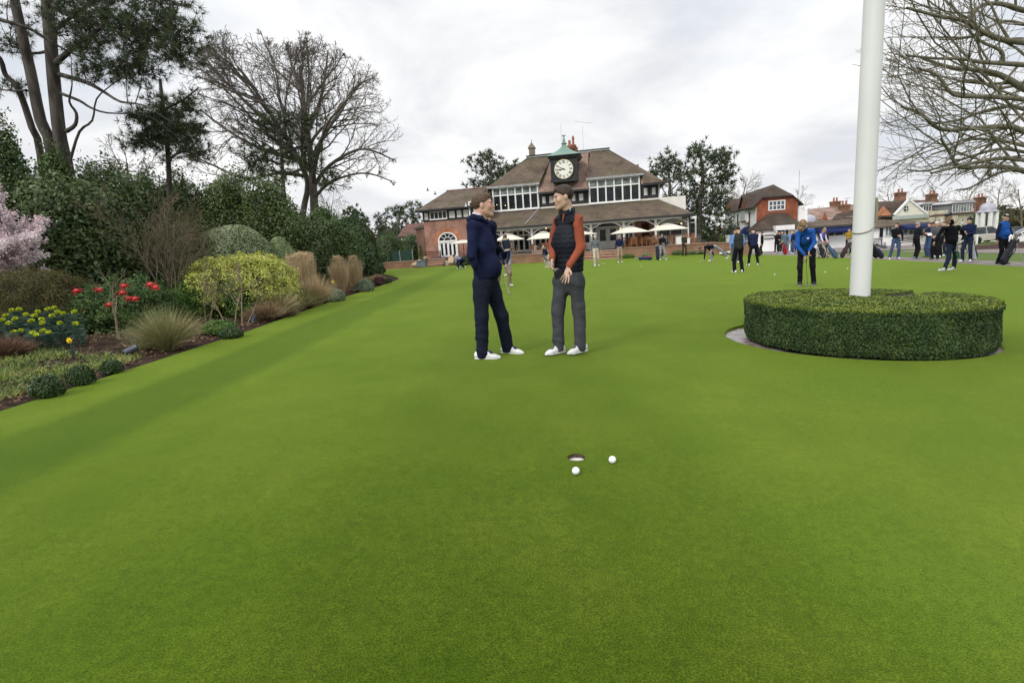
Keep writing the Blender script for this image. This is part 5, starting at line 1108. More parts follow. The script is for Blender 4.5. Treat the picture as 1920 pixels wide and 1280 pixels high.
# bare twiggy shrub with pale stems (right of the camellia) and small multi-stem bushes before the golden shrub
def twiggy(label, px, Y, top, seed, ns, spread, bark, kids=(6, 5, 4), n0=.02, group=None, name='bare_shrub', lean=0, base_=None, rt=.35):
    b = base(px, Y) if base_ is None else base_; h = at(px, top, Y)[2]-b[2]; r = random.Random(seed); t = Tree(seed, kids, (.55, .55, .5), (.5, .6, .6), (.08, .13, .16), (.04, .02, 0), (7, 5, 4, 3), None, .6, .3, .0028)
    for i in range(ns):
        a = r.uniform(0, 6.28); t.grow(b+np.array([math.cos(a)*.08, math.sin(a)*.08, 0]), (math.cos(a)*spread+lean, math.sin(a)*spread, 1), h*r.uniform(.7, .95), n0, 0)
    return tree_obj(name, label, 'shrub', tuple(b), t.lines, bark, n=6, twbark=TWIGB, group=group)
twiggy('tall bare twiggy shrub with many fine brown stems between camellia and golden shrub', 325, 10.6, 392, 71, 7, .28, TWIGB, (8, 6, 4), .018)
twiggy('bare brown shrub left of the variegated dome', 285, 11.5, 392, 72, 6, .25, TWIGB, (8, 6, 4), .016)
twiggy('bare pale branches sprawling over the variegated dome', 520, 17.5, 400, 73, 6, .9, BARKP, (6, 4, 3), .014)
twiggy('bare small tree with two pale stems before the left of the golden shrub', 385, 9.9, 488, 74, 2, .3, BARKP, (5, 4, 3), .016)
twiggy('bare shrub with forked pale stems before the middle of the golden shrub', 432, 9.4, 505, 75, 2, .32, BARKP, (5, 4, 3), .015)
twiggy('bare slim pale-stemmed shrub before the right of the golden shrub', 458, 9.5, 500, 76, 2, .25, BARKP, (5, 4, 3), .013, lean=.25)
twiggy('young bare tree with pinkish forked stem before the red-berried shrub', 228, 8.0, 490, 77, 1, .05, BARKP, (5, 3, 2), .022)
# red-berried nandina
nd = shrub('nandina_shrub', 'green shrub with clusters of red berries', 'shrub', [dome(118, 225, 532, 9.0, .8, .25), dome(195, 305, 522, 9.4, .8, .25)], 46000, .055, .35, [LF['nand'], LF['green']], mix=lambda P, Q, r: r.uniform(size=len(P)) < .3, clump=.2, nclump=140, lump=.1, shell=.45, core=.72, seed=65)
for x, y in ((143, 545), (184, 544), (233, 536), (229, 549), (206, 571), (243, 559), (253, 560), (281, 533), (291, 539), (156, 583), (147, 590)):
    p = at(x, y, 8.55 if y > 565 or x > 200 else 8.4); r_ = np.random.default_rng(x); q = p-np.array(nd.location)+r_.normal(size=(70, 3))*[.035, .02, .022]
    m = MB(); m.ell(tuple(q.mean(0)), (.05, .032, .034), 10, 7)
    for k in range(46): m.ell(q[k], .0085, 6, 4)
    m.build('berry_cluster', LF['red'], nd, True)
# euphorbia with lime heads
def euph(px, py, Y, i):
    top = at(px, py, Y); gz = float(hgt(top[0], Y)); o = thing('euphorbia', EL[i], 'flower', (top[0], Y, gz), 0, 'lime-headed euphorbias at the left'); h = top[2]-gz; r_ = np.random.default_rng(500+i)
    tubesobj('stem', [(np.array([[0, 0, 0], [.01, 0, h*.5], [0, 0, h]]), np.array([.006, .005, .004]))], LF['blue'], o)
    n = 170; z = h*(.1+.82*r_.uniform(0, 1, n)**.8); a = r_.uniform(0, 6.28, n); P = np.stack([.02*np.cos(a), .02*np.sin(a), z], 1); D = np.stack([np.cos(a), np.sin(a), .15+0*a], 1)
    V, F = blades(P, D, .075, .013, .1, 1, i); npmesh('leaves', V, F, LF['blue'], o)
    n = 130; P = unit(n, r_)*[.034, .034, .024]*r_.uniform(.5, 1, n)[:, None]+[0, 0, h-.01]; V, F = leaves_arrays(P, unit(n, r_), .026, .9, .1, r_); npmesh('flower_head', V, F, LF['lime'], o)
EP = [(10, 590), (22, 580), (35, 578), (48, 588), (28, 596), (16, 604), (64, 590), (78, 597), (70, 583), (90, 578), (97, 590), (58, 600), (108, 583), (118, 586), (139, 583), (142, 605), (79, 604), (80, 618), (112, 604), (92, 622), (68, 626), (26, 621), (40, 618), (60, 622), (101, 575), (3, 598)]
EL = ['lime-headed euphorbia stem in the clump beside the heath shrub']*len(EP)
for i, (x, y) in enumerate(EP): euph(x, y, 7.6-(y-575)*.012, i)
# ---- grasses
def grass_clump(name, label, px, Y, top, rad, n, L0, w, mats, droop, spread, seed, group=None, upright=1., plumes=None):
    b = base(px, Y); h = at(px, top, Y)[2]-b[2]; o = thing(name, label, 'grass', tuple(b), 0, group); r_ = np.random.default_rng(seed)
    mats = mats if isinstance(mats, list) else [mats]
    for i, mt in enumerate(mats):
        m = n//len(mats); a = r_.uniform(0, 6.28, m); rr = rad*np.sqrt(r_.uniform(0, 1, m)); P = np.stack([rr*np.cos(a), rr*np.sin(a), 0*a-.01], 1)
        out = spread*(rr/rad)*r_.uniform(.6, 1.4, m); D = np.stack([np.cos(a)*out, np.sin(a)*out, upright+0*a], 1)+(.12 if spread > .3 else .04)*r_.normal(size=(m, 3)); D /= np.linalg.norm(D, axis=1)[:, None]
        V, F = blades(P, D, h*L0*(1.06-.22*(rr/rad)**2), w, droop, 4, seed+i); npmesh('blades' if i == 0 else 'dry_blades', V, F, mt, o)
    if plumes:
        a = r_.uniform(0, 6.28, plumes); rr = rad*1.05*np.sqrt(r_.uniform(0, 1, plumes)); P = np.stack([rr*np.cos(a), rr*np.sin(a), h*r_.uniform(.82, 1.0, plumes)], 1)
        P = np.repeat(P, 14, 0); V, F = blades(P+r_.normal(size=P.shape)*.012, unit(len(P), r_)*[1, 1, .6]+[0, 0, .5], .07, .008, .5, 2, seed); npmesh('plumes', V, F, LF['straw'], o)
    return o
grass_clump('straw_grass', 'tall dense upright straw-coloured grass clump', 573, 13.7, 474, .31, 5600, .9, .009, [LF['straw'], LF['straw2']], .02, .05, 81, plumes=170)
grass_clump('straw_grass', 'tall straw grass with a brown hollow centre beyond the dense clump', 641, 16.6, 480, .13, 1100, .9, .010, [LF['straw'], LF['straw2']], .12, .22, 82, plumes=60)
grass_clump('straw_grass', 'tall straw grass at the far end of the bed', 668, 17.6, 480, .13, 1100, .9, .010, [LF['straw'], LF['straw2']], .12, .2, 83, plumes=60)
grass_clump('stipa_grass', 'fountain of fine pale green grass nearest the lawn edge at left', 318, 7.35, 588, .11, 2600, 1.25, .005, [LF['stipa'], LF['stipag'], LF['straw2']], .55, .62, 84)
grass_clump('stipa_grass', 'small pale tuft beside the pale green grass fountain', 268, 7.3, 640, .06, 350, 1.0, .005, LF['stipa'], .5, .6, 85)
for i, (px, Y, top, mt, sp, lb) in enumerate([(520, 11.0, 553, ['stipa', 'straw2'], .8, 'feathery grass left of three in front of the golden shrub'), (556, 12.1, 545, ['straw2', 'stipag'], .7, 'feathery grass in the middle of three before the dense straw clump'), (591, 12.9, 532, ['straw', 'straw2'], .55, 'feathery pale grass right of three before the dense straw clump'),
                                         (500, 10.4, 575, ['brownb', 'straw2'], .8, 'brownish dying grass tuft at the lawn edge'), (538, 10.9, 582, ['brownb', 'stipa'], .8, 'dark red-brown low tuft at the lawn edge'), (690, 21.3, 524, ['straw', 'stipa'], .8, 'sandy grass tuft at the tip of the bed'), (706, 22.5, 520, ['straw', 'straw2'], .8, 'pale grass tuft furthest along the bed'),
                                         (678, 20, 528, ['stipa', 'stipag'], .8, 'greenish grass tuft behind the far silver mound'), (655, 17, 545, ['straw', 'stipag'], .8, 'low tawny tuft between the two silver mounds'), (10, 6.6, 640, ['brownb', 'brownb'], .8, 'brown dead fern-like clump at the left edge')]):
    grass_clump('feather_grass', lb, px, Y, top-4, .13 if i < 9 else .18, 2300, 1.3, .006, [LF[m] for m in mt], .5, sp, 90+i)
# ---- low mounds and small box balls
def ballshrub(name, label, px, pb, w, top, mat, n, L=.022, seed=1, core=.85, group=None):
    g = gnd(px, pb); Y = g[1]+.12; return shrub(name, label, 'shrub', [dome(px-w/2, px+w/2, top, Y, None, .35)], n, L, .6, mat, clump=0, lump=.06, shell=.2, core=core, seed=seed, group=group)
for i, a in enumerate([(82, 750, 60, 704, 'small dark box ball nearest the camera at the lawn edge'), (147, 726, 48, 685, 'small dark box ball, second of three along the lawn edge'), (206, 704, 40, 674, 'small dark box ball, third of three along the lawn edge')]):
    ballshrub('box_ball', a[4], a[0], a[1], a[2], a[3], LF['box'], 5200, .021, 101+i, .8)
ballshrub('silver_mound', 'silvery green mound, nearer of two at the lawn edge', 622, 566, 46, 541, LF['ggreen'], 9000, .03, 110); ballshrub('silver_mound', 'silvery green mound, farther of two at the lawn edge', 682, 547, 34, 523, LF['ggreen'], 8000, .035, 111)
ballshrub('purple_mound', 'small purple-brown mound at the tip of the bed', 710, 534, 22, 518, pm('purple_leaf', (.08, .035, .04), (.15, .08, .08), island=.4), 3500, .04, 112)
ballshrub('dark_mound', 'little dark plant at the very tip of the bed', 727, 531, 14, 521, LF['box'], 2000, .04, 113)
ballshrub('green_clump', 'bright low green clump beside the lawn at left', 408, 628, 62, 600, LF['green'], 6000, .03, 114, .6); ballshrub('dark_clump', 'dark low clump in front of the bright green one', 430, 636, 46, 614, LF['box'], 5000, .025, 115)
ballshrub('dark_shrub', 'dark low shrub against the garden wall at the end of the bed', 692, 512, 60, 492, LF['dark'], 7000, .09, 116); ballshrub('wall_shrub', 'dark rounded bush right of the arched door steps', 870, 497, 26, 480, LF['dark'], 3000, .09, 117)
for i, (px, pb, w, top, mt, lb) in enumerate([(1212, 485, 15, 473, 'varieg2', 'small clipped round bush below the balustrade'), (1150, 482, 30, 470, 'dark', 'dark bush right of the middle terrace steps'), (1178, 484, 22, 477, 'green', 'low green plant at the foot of the terrace wall'), (1103, 485, 18, 468, 'dark', 'dark bush left of the middle terrace steps'),
                                              (1238, 481, 10, 466, 'heath', 'thin plant on the terrace wall by the golf bag'), (1270, 478, 20, 470, 'cover', 'ragged plants at the wall behind the man in camouflage'), (1300, 477, 40, 471, 'cover', 'long low planting along the right end of the terrace wall')]):
    ballshrub('wall_plant', lb, px, pb, w, top, LF[mt], 1600, .09, 120+i, .75)
# daffodils
for i, (px, py, Y, lb) in enumerate([(131, 638, 6.55, 'single yellow daffodil beside the euphorbias'), (624, 528.5, 16.2, 'distant yellow flower among the brown stems')]):
    top = at(px, py, Y); gz = float(hgt(top[0], Y)); o = thing('daffodil', lb, 'flower', (top[0], Y, gz)); h = top[2]-gz
    tubesobj('stem', [(np.array([[0, 0, 0], [0, 0, h*.6], [.0, 0, h]]), np.array([.004, .004, .003]))], LF['blue'], o)
    V, F = blades(np.zeros((16, 3)), np.array([0, 0, 1.])+.18*unit(16), h*.85, .012, .2, 3, i); npmesh('leaves', V, F, LF['blue'], o)
    m = MB(); s = 1 if i == 0 else 1.6
    for k in range(6): a = k*math.pi/3; m.ell((0, 0, 0), (.012*s, .006*s, .004*s), 8, 5, T(0, -.01, h) @ RX(R(90)) @ RZ(a) @ T(.02*s, 0, 0) @ Matrix.Diagonal((1.6, 2.2, 1, 1)))
    m.lathe([(.008*s, 0), (.012*s, .02*s), (.016*s, .024*s)], (0, 0, 0), 12, T(0, -.01, h) @ RX(R(90))); m.build('bloom', LF['daff'], o, True)
# ground cover, litter and stems on the soil (nobody could count these)
r_ = np.random.default_rng(77); n = 26000; y = 4+18*r_.uniform(0, 1, n)**1.7; tt = r_.uniform(.06, 1, n)**.8*5.2; x = xe(y)-tt
ns = flatnoise(np.stack([x, y, 0*x], 1), 2.3, 8); k = ns > .12; x, y, tt = x[k], y[k], tt[k]
P = np.stack([x, y, hgt(x, y)+r_.uniform(0, .06, len(x))-.01], 1); V, F = leaves_arrays(P, np.array([0, 0, 1.])+.7*unit(len(P), r_), .045, .55, .2, r_); o = npmesh('ground_cover', V, F, LF['cover']); tag(o, 'low green ground cover on the flower bed', 'ground cover', kind='stuff')
n = 22000; y = 4+18*r_.uniform(0, 1, n)**1.6; x = xe(y)-r_.uniform(.03, 1, n)*5.5; P = np.stack([x, y, hgt(x, y)-.005], 1); V, F = leaves_arrays(P, np.array([0, 0, 1.])+.5*unit(n, r_), .04, .5, .2, r_); o = npmesh('leaf_litter', V, F, LF['litter']); tag(o, 'dry brown leaf litter on the flower bed', 'leaf litter', kind='stuff')
def fieldblades(name, label, polys, n, L, w, mats, seed, up=.9):
    r_ = np.random.default_rng(seed); X = []; 
    for (x0, x1, y0, y1), f in polys: m = int(n*f); yy = r_.uniform(y0, y1, m); X.append(np.stack([xe(yy)-r_.uniform(x0, x1, m), yy], 1))
    X = np.concatenate(X); cl = flatnoise(np.stack([X[:, 0], X[:, 1], 0*X[:, 0]], 1), 5, seed); X = X[cl > -.1]; P = np.stack([X[:, 0], X[:, 1], hgt(X[:, 0], X[:, 1])-.01], 1)
    D = np.array([0, 0, up])+.55*unit(len(P), r_); D /= np.linalg.norm(D, axis=1)[:, None]; V, F = blades(P, D, L, w, .45, 3, seed); o = npmesh(name, V, F, mats); tag(o, label, 'plants', kind='stuff')
fieldblades('lime_shoots', 'yellow-green shoots of low planting in the near bed', [((.35, 2.2, 4.1, 6.9), 1)], 9000, .09, .008, LF['stipag'], 131)
fieldblades('lime_tips', 'pale tips among the low planting of the near bed', [((.3, 2.0, 4.1, 6.7), 1)], 5000, .10, .007, pm('lime_blade', (.24, .30, .05), (.38, .38, .12), island=.3), 132)
fieldblades('dry_stalks', 'dry straw stalks lying in the near bed', [((.25, 3, 4, 7), .5), ((.3, 3, 7, 12), .5)], 2600, .13, .006, LF['straw2'], 133, .3)
fieldblades('brown_stems', 'brown leafless perennial stems between the straw grasses', [((.2, 2.3, 14.2, 19), 1)], 4200, .32, .009, LF['brownb'], 134, 1.6)
# far wood and hedges
def woods(name, label, px0, px1, top, Y, n, L, mat, seed, core=.8, ry=6, kind='stuff'):
    k = max(1, int((px1-px0)/60)); ells = [dome(px0+(px1-px0)*i/k-8, px0+(px1-px0)*(i+1)/k+8, top+((i*37) % 11)-4, Y+(i % 2)*3, ry) for i in range(k)]
    P, Q = blob_points(ells, n, .25, 160, .12, .4, None, seed); r = np.random.default_rng(seed); V, F = leaves_arrays(P, Q+.9*unit(len(P), r), L, .5, .2, r)
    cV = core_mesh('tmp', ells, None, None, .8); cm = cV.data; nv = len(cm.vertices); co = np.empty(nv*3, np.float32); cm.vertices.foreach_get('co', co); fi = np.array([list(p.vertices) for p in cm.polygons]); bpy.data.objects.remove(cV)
    o = npmesh(name, np.concatenate([V, co.reshape(-1, 3)]), np.concatenate([F, fi+len(V)]), [mat, DARKCORE], None, False, np.concatenate([np.zeros(len(F)), np.ones(len(fi))])); tag(o, label, 'woodland' if kind == 'stuff' else 'hedge', kind=kind); return o  # second material colours the cores dark as shade among the leaves
woods('woodland', 'brown winter woodland behind the buildings and cars at right', 1660, 2150, 392, 100, 60000, .5, LF['wood'], 141)
woods('far_shrubbery', 'evergreen shrubbery beyond the golden shrub and the holly', -260, 700, 432, 36, 60000, .22, LF['dark'], 142, ry=3)
woods('distant_woodland', 'distant trees low behind the clubhouse and pro shop', 700, 1700, 428, 120, 50000, .5, LF['wood'], 143, ry=8)
def straight_hedge(label, px0, px1, top, Y, mat, n=9000, L=.12, name='clipped_hedge'):
    a = base(px0, Y); b = base(px1, Y); h = at((px0+px1)/2, top, Y)[2]-a[2]; o = thing(name, label, 'hedge', tuple(a)); w = b[0]-a[0]; m = MB(); m.box(.05, w-.05, .05, 1.1, 0, h-.06); m.build('shade_core', DARKCORE, o)  # plain dark box painted as the shaded inside of the hedge
    r = np.random.default_rng(int(px0)); P = np.stack([r.uniform(0, w, n), np.where(r.uniform(size=n) < .6, 0, r.uniform(0, 1.2, n)), r.uniform(0, h, n)], 1); P[:, 2] = np.where(P[:, 1] > 0, h, P[:, 2]); P += .04*r.normal(size=P.shape); V, F = leaves_arrays(P, unit(n, r), L, .5, .2, r); npmesh('leaves', V, F, mat, o)
straight_hedge('clipped dark hedge between the clubhouse and the red-gabled house', 1306, 1352, 444, 66, LF['dark'])
straight_hedge('low clipped hedge beyond the parked cars at right', 1870, 2140, 424, 66, LF['holly'], 14000, .2)
shrub('evergreen_shrub', 'yellow-green bush beside the right-hand domed roof', 'shrub', [dome(1820, 1872, 392, 66, 2)], 9000, .11, .5, [LF['green'], LF['holly']], mix=lambda P, Q, r: r.uniform(size=len(P)) < .5, seed=66)
twiggy('bare climber against the cream building below the long dormer', 1757, 57, 385, 78, 6, .5, TWIGB, (7, 5, 3), .03)
shrub('evergreen_shrub', 'small bush in front of the little white lodge', 'shrub', [dome(1346, 1362, 440, 58, .6)], 2500, .12, .5, LF['holly'], seed=67)
# ------------------------------------------------------------------ red-gabled house (shop) right of the clubhouse
WHITEW = pm('white_render', (.86, .86, .86), (.78, .78, .78), rough=.8, scale=1.5, bump=.15, bscale=30)
HUNG = brickmat('hung_tile', (.31, .098, .055), (.23, .072, .042), (.14, .06, .04), bw=.2, bh=.14, ms=.016)
TILED = brickmat('dark_roof_tile', (.095, .062, .05), (.065, .045, .038), (.03, .022, .018), bw=.18, bh=.13, ms=.018, stain=(.07, .065, .045), slope=1.2)
NAVYC = cloth((.012, .022, .085), key='navy_canvas')
def frame(px, Y, az, z=None):
    b = base(px, Y); M = Matrix.Translation((b[0], b[1], 0 if z is None else z)) @ RZ(az); return M
class Bld:
    """a building in its own frame: u right along the front, v back, z up (world heights)"""
    def __init__(s, name, label, cat, px, Y, az):
        b = at(px, 440, Y); s.o = thing(name, label, cat, (b[0], b[1], 0), az); s.M = Matrix.Translation((b[0], b[1], 0)) @ RZ(az); s.Mi = s.M.inverted(); s.az = az
    def uv(s, px, py, v=0.):
        """front-plane coordinates (u, z) of a pixel"""
        d = Vector([float(c) for c in ray(px, py)]); o = s.Mi @ Vector((0, 0, CAMH)); dl = s.Mi.to_3x3() @ d; t = (v-o.y)/dl.y; q = o+dl*t; return q.x, q.z
H = Bld('shop_building', 'white two-storey building with red tile-hung gable and navy awnings', 'building', 1417, 56.2, -.2)
def hu(px, py, v=0.): return H.uv(px, py, v)
W1 = hu(1496, 400)[0]; zt = hu(1417, 381)[1]; gz = -1.3
hb = MB(); hb.box(0, W1, 0, 15.2, gz, hu(1420, 380)[1]-.25); hb.build('wall', WHITEW, H.o)
# tile-hung front gable with clipped (jerkin) top
z1, z2 = hu(1417, 382)[1], hu(1428, 372)[1]; zb = hu(1417, 430)[1]; uL, uR = hu(1429, 372)[0], hu(1484, 368)[0]
m = MB(); m.prism([(.03, -.06, zb-.5), (W1-.03, -.06, zb-.5), (W1-.03, -.06, z1-.1), (uR, -.06, z2+.15), (uL, -.06, z2+.15), (.03, -.06, z1-.1)], (0, .055, 0)); m.build('tile_hung_gable', HUNG, H.o)
m = MB(); m.prism([(.1, 0, z1-.5), (W1-.1, 0, z1-.5), (uR-.2, 0, z2-.2), (uL+.2, 0, z2-.2)], (0, 15, 0)); m.build('attic_wall', WHITEW, H.o)
zr = hu(1448, 346, 1.6)[1]; um = hu(1450, 346, 1.6)[0]
ze = z1-.35; m = MB(); v0 = -.3
m.slab([(-.45, v0, ze), (uL-.05, v0, z2+.1), (um, 1.6, zr), (um, 15.5, zr), (-.45, 15.5, ze)][::-1], -.1)
m.slab([(uR+.05, v0, z2+.1), (W1+.5, v0, ze-.1), (W1+.5, 15.5, ze-.1), (um, 15.5, zr), (um, 1.6, zr)][::-1], -.1)
m.slab([(uL-.05, v0, z2+.1), (uR+.05, v0, z2+.1), (um, 1.6, zr)], .1)
rf = m.build('roof', TILED, H.o)
m = MB(); m.box(uL-.1, uR+.1, v0-.04, v0+.05, z2-.02, z2+.1); m.build('bargeboard', BLACKP, rf)
wx0, wz0 = hu(1440, 395.5); wx1, wz1 = hu(1472, 374.5); 
def HB(): return MB()
def win2(par, u0, u1, z0, z1, v, nx, rows=(1.,), fw=.07, dep=.06, glass=None): return window_g(par, u0, u1, z0, z1, v, nx, rows, fw, dep, glass)
def window_g(par, u0, u1, z0, z1, v, nx, rows, fw, dep, glass):
    m = MB(); f = fw
    m.box(u0, u1, v-dep, v, z0, z0+f); m.box(u0, u1, v-dep, v, z1-f, z1); m.box(u0, u0+f, v-dep, v, z0+f, z1-f); m.box(u1-f, u1, v-dep, v, z0+f, z1-f); w = (u1-u0-f)/nx
    for i in range(1, nx): m.box(u0+f/2+w*i-f*.4, u0+f/2+w*i+f*.4, v-dep+.004, v, z0+f, z1-f)
    acc = 0; tot = sum(rows)
    for r in rows[:-1]: acc += r; zz = z0+f/2+(z1-z0-f)*acc/tot; m.box(u0+f, u1-f, v-dep+.008, v-.002, zz-f*.35, zz+f*.35)
    o = m.build('window', WHITE, par); g = MB(); g.add([(u0+.02, v-dep*.4, z0+.02), (u1-.02, v-dep*.4, z0+.02), (u1-.02, v-dep*.4, z1-.02), (u0+.02, v-dep*.4, z1-.02)], [(0, 1, 2, 3)]); g.build('glass', glass or GLASS, o); return o
win2(H.o, wx0, wx1, wz0, wz1, -.07, 4, (1, 1), .1, glass=glassmat('blue_glass', (.06, .075, .10), .1))
# lean-to hipped roof in front and white ground floor
za = hu(1452, 399.5, -.2)[1]; zl = hu(1430, 431, -3)[1]
m = MB(); ul, ur = hu(1412, 431, -3)[0], hu(1512, 426, -3)[0]
tA_, tB_ = hu(1441, 398)[0], hu(1471, 397)[0]; m.slab([(ul, -3.2, zl), (ur, -3.2, zl), (tB_, -.05, za), (tA_, -.05, za)], .1); m.slab([(ul, -.0, zl), (ul, -3.2, zl), (tA_, -.05, za)], .1); m.slab([(ur, -3.2, zl), (ur, 0, zl), (tB_, -.05, za)], .1); m.build('porch_roof', TILED, H.o)
m = MB(); m.box(ul+.3, ur-.2, -2.9, -.02, gz, zl-.08); m.build('front_extension', WHITEW, H.o)
px0, pz = hu(1451, 424, -3.2); px1, _ = hu(1486, 422, -3.2)
m = MB(); m.box(px0, px1, -3.9, -2.9, pz-.42, pz+.02); m.box(px0, px0+.12, -3.85, -3.75, gz, pz-.42); m.box(px1-.12, px1, -3.85, -3.75, gz, pz-.42); m.build('porch', WHITE, H.o)
m = MB(); m.box(px0+.35, px1-.3, -2.96, -2.905, gz, pz-.45); m.build('doorway', pm('dark_doorway', (.03, .03, .035), (.06, .055, .05)), H.o)
sx, sz = hu(1436, 441, -2.95); m = MB(); 
for k in range(2): m.box(sx-.15, sx+.75, -2.945, -2.91, sz-.12-.32*k, sz+.06-.32*k)
sg = m.build('wall_sign', pm('sign_grey', (.22, .22, .22)), H.o)
m = MB(); m.box(W1+.0, W1+1.0, .3, 14, gz, z1-1.0); m.prism([(W1, .3, z1-1.0), (W1+1.0, .3, z1-1.0), (W1, .3, z1-.5)], (0, 13, 0)); m.build('side_wall', WHITEW, H.o)
# left side: two gabled wall dormers facing left (towards -u)
def side(px, py):      # pixel on the left wall plane u=0 -> (v, z)
    d = H.Mi.to_3x3() @ Vector([float(c) for c in ray(px, py)]); o = H.Mi @ Vector((0, 0, CAMH)); t = (0-o.x)/d.x; q = o+d*t; return q.y, q.z
for pa, pb_, papex in (((1402, 389), (1390, 392), (1397, 368)), ((1376, 394), (1362, 397), (1369, 375))):
    v1, za_ = side(*pa); v2, zb_ = side(*pb_); vm, zm = side(*papex); zz = (za_+zb_)/2-.1; v1 -= .3; v2 += .3
    m = MB(); m.prism([(-.12, v1, gz), (-.12, v2, gz), (-.12, v2, zz), (-.12, v1, zz)], (.115, 0, 0)); g = m.build('dormer_wall', WHITEW, H.o)
    m = MB(); m.prism([(-.16, v1, zz), (-.16, v2, zz), (-.16, (v1+v2)/2, zm)], (.1, 0, 0)); m.build('tile_hung_gablet', HUNG, g)
    m = MB(); c = (v1+v2)/2
    m.slab([(-.3, v1-.15, zz-.15), (-.3, c, zm+.05), (um*.8, c, zm+.05), (um*.5, v1-.15, zz+.4)], .07); m.slab([(-.3, c, zm+.05), (-.3, v2+.15, zz-.15), (um*.5, v2+.15, zz+.4), (um*.8, c, zm+.05)], .07); m.build('dormer_roof', TILED, g)
    w0, w1 = c-.62*(v2-v1)/2, c+.62*(v2-v1)/2; m = MB(); m.box(-.19, -.125, w0, w1, zz-1.25, zz-.12); w_ = m.build('window', WHITE, g); m = MB()
    for k in range(4): q = w0+(w1-w0)*(k+.18)/4; m.box(-.2, -.192, q, q+(w1-w0)*.16, zz-1.15, zz-.2)
    m.build('panes', GLASS, w_); m = MB(); m.box(-.3, -.125, w0-.15, w1+.15, zz-1.38, zz-1.28); m.build('sill', BLACKP, w_)
for px, pt, pbm in ((1361.5, 404, 452), (1384.5, 402, 445), (1406.5, 398, 430)):
    v, zt_ = side(px, pt); m = MB(); m.tube([(-.08, v, gz+.8), (-.08, v, zt_)], .06, 8); m.build('drainpipe', BLACKP, H.o)
for (pa, pb_) in (((1364, 437), (1378, 425)), ((1375, 436), (1390, 424)), ((1391, 434), (1407, 423))):
    v1, zA = side(pb_[0], pb_[1]); v2, zB = side(pa[0]+6, pa[1]); va, vb = min(v1, v2), max(v1, v2)
    va = (v1+v2)/2-1.0; vb = va+2.0; m = MB(); m.prism([(-.01, va, zA), (-.95, va, zA-.75), (-.95, va, zA-.92), (-.01, va, zA-.92)], (0, vb-va, 0)); m.build('awning', NAVYC, H.o)
    m = MB(); m.box(-.35, -.01, va+.3, vb-.3, zA+.35, zA+.43); m.build('brick_lintel', BRICKO, H.o)
m = MB(); c = hu(1480, 345, 6); m.tube([(c[0]+1, 6, z2), (c[0]+1, 6, z2+3.0)], .03, 5); m.build('mast', LEAD, H.o)
# ------------------------------------------------------------------ long low white building with navy awnings
LB = Bld('low_building', 'long low white single-storey building with tiled roof and navy awnings', 'building', 1505, 56.5, .22)
def lu(px, py, v=0.): return LB.uv(px, py, v)
# left section
a0, ze_ = lu(1500, 427); a1, _ = lu(1612, 421); gz2 = -1.9
m = MB(); m.box(a0, a1, 0, 6, gz2, ze_-.05); m.build('wall', WHITEW, LB.o)
m = MB(); m.box(a0-.2, a1+.1, -.12, -.02, ze_-.12, ze_+.02); m.build('gutter', WHITE, LB.o)
zt2 = lu(1600, 410.5, 2.0)[1]
m = MB(); m.slab([(a0-.4, -.3, ze_+.02), (a1+.1, -.3, ze_+.02), (a1+.1, 2.2, zt2), (a0-.4, 2.2, zt2)], .1); m.build('lean_to_roof', TILE, LB.o)
u0, z0_ = lu(1527, 426); u1_, _ = lu(1598, 422.5); z3 = lu(1560, 432)[1]
m = MB(); m.prism([(u0, -.03, z0_-.1), (u0, -1.0, z3-.1), (u0, -1.0, z3-.25), (u0, -.03, z3-.25)], (u1_-u0, 0, 0)); m.build('awning', NAVYC, LB.o)
win2(LB.o, lu(1531, 440)[0], lu(1597, 440)[0], lu(1560, 443)[1], lu(1560, 431)[1], -.01, 4)
# right section, stepped down
b0, zr1 = lu(1612, 427); b1, _ = lu(1744, 418); 
zr1 = lu(1680, 423)[1]
m = MB(); m.box(a1+.02, b1, -.05, 6, gz2, zr1-.02); m.build('wall', WHITEW, LB.o)
m = MB(); zt3 = lu(1700, 412, 2.6)[1]; zt4 = lu(1660, 405, 3)[1]
m.slab([(a1+.15, -.4, zr1), (b1+.3, -.4, zr1), (b1-.6, 2.8, zt3), (a1+.15, 2.8, zt4)], .1); m.slab([(b1+.3, -.4, zr1), (b1+.3, 6, zr1), (b1-.6, 2.8, zt3)], .1); m.build('hipped_roof', TILE, LB.o)
for (x0, y0, x1, y1, nx) in ((1645.5, 447, 1656, 426.5, 1), (1657.5, 444, 1671, 424, 2), (1690, 442, 1712, 427, 2), (1713, 442, 1730, 427, 2)):
    win2(LB.o, lu(x0, y0)[0], lu(x1, y1)[0], lu(x0, y0)[1], lu(x0, y1)[1], -.07, nx, glass=GLASS if nx == 1 else GLASS2)
u0, z0_ = lu(1684, 421); u1_, _ = lu(1738, 419); z3 = lu(1700, 427)[1]
m = MB(); m.prism([(u0, -.07, z0_), (u0, -1.2, z3), (u0, -1.2, z3-.15), (u0, -.07, z3-.15)], (u1_-u0, 0, 0)); m.build('awning', NAVYC, LB.o)
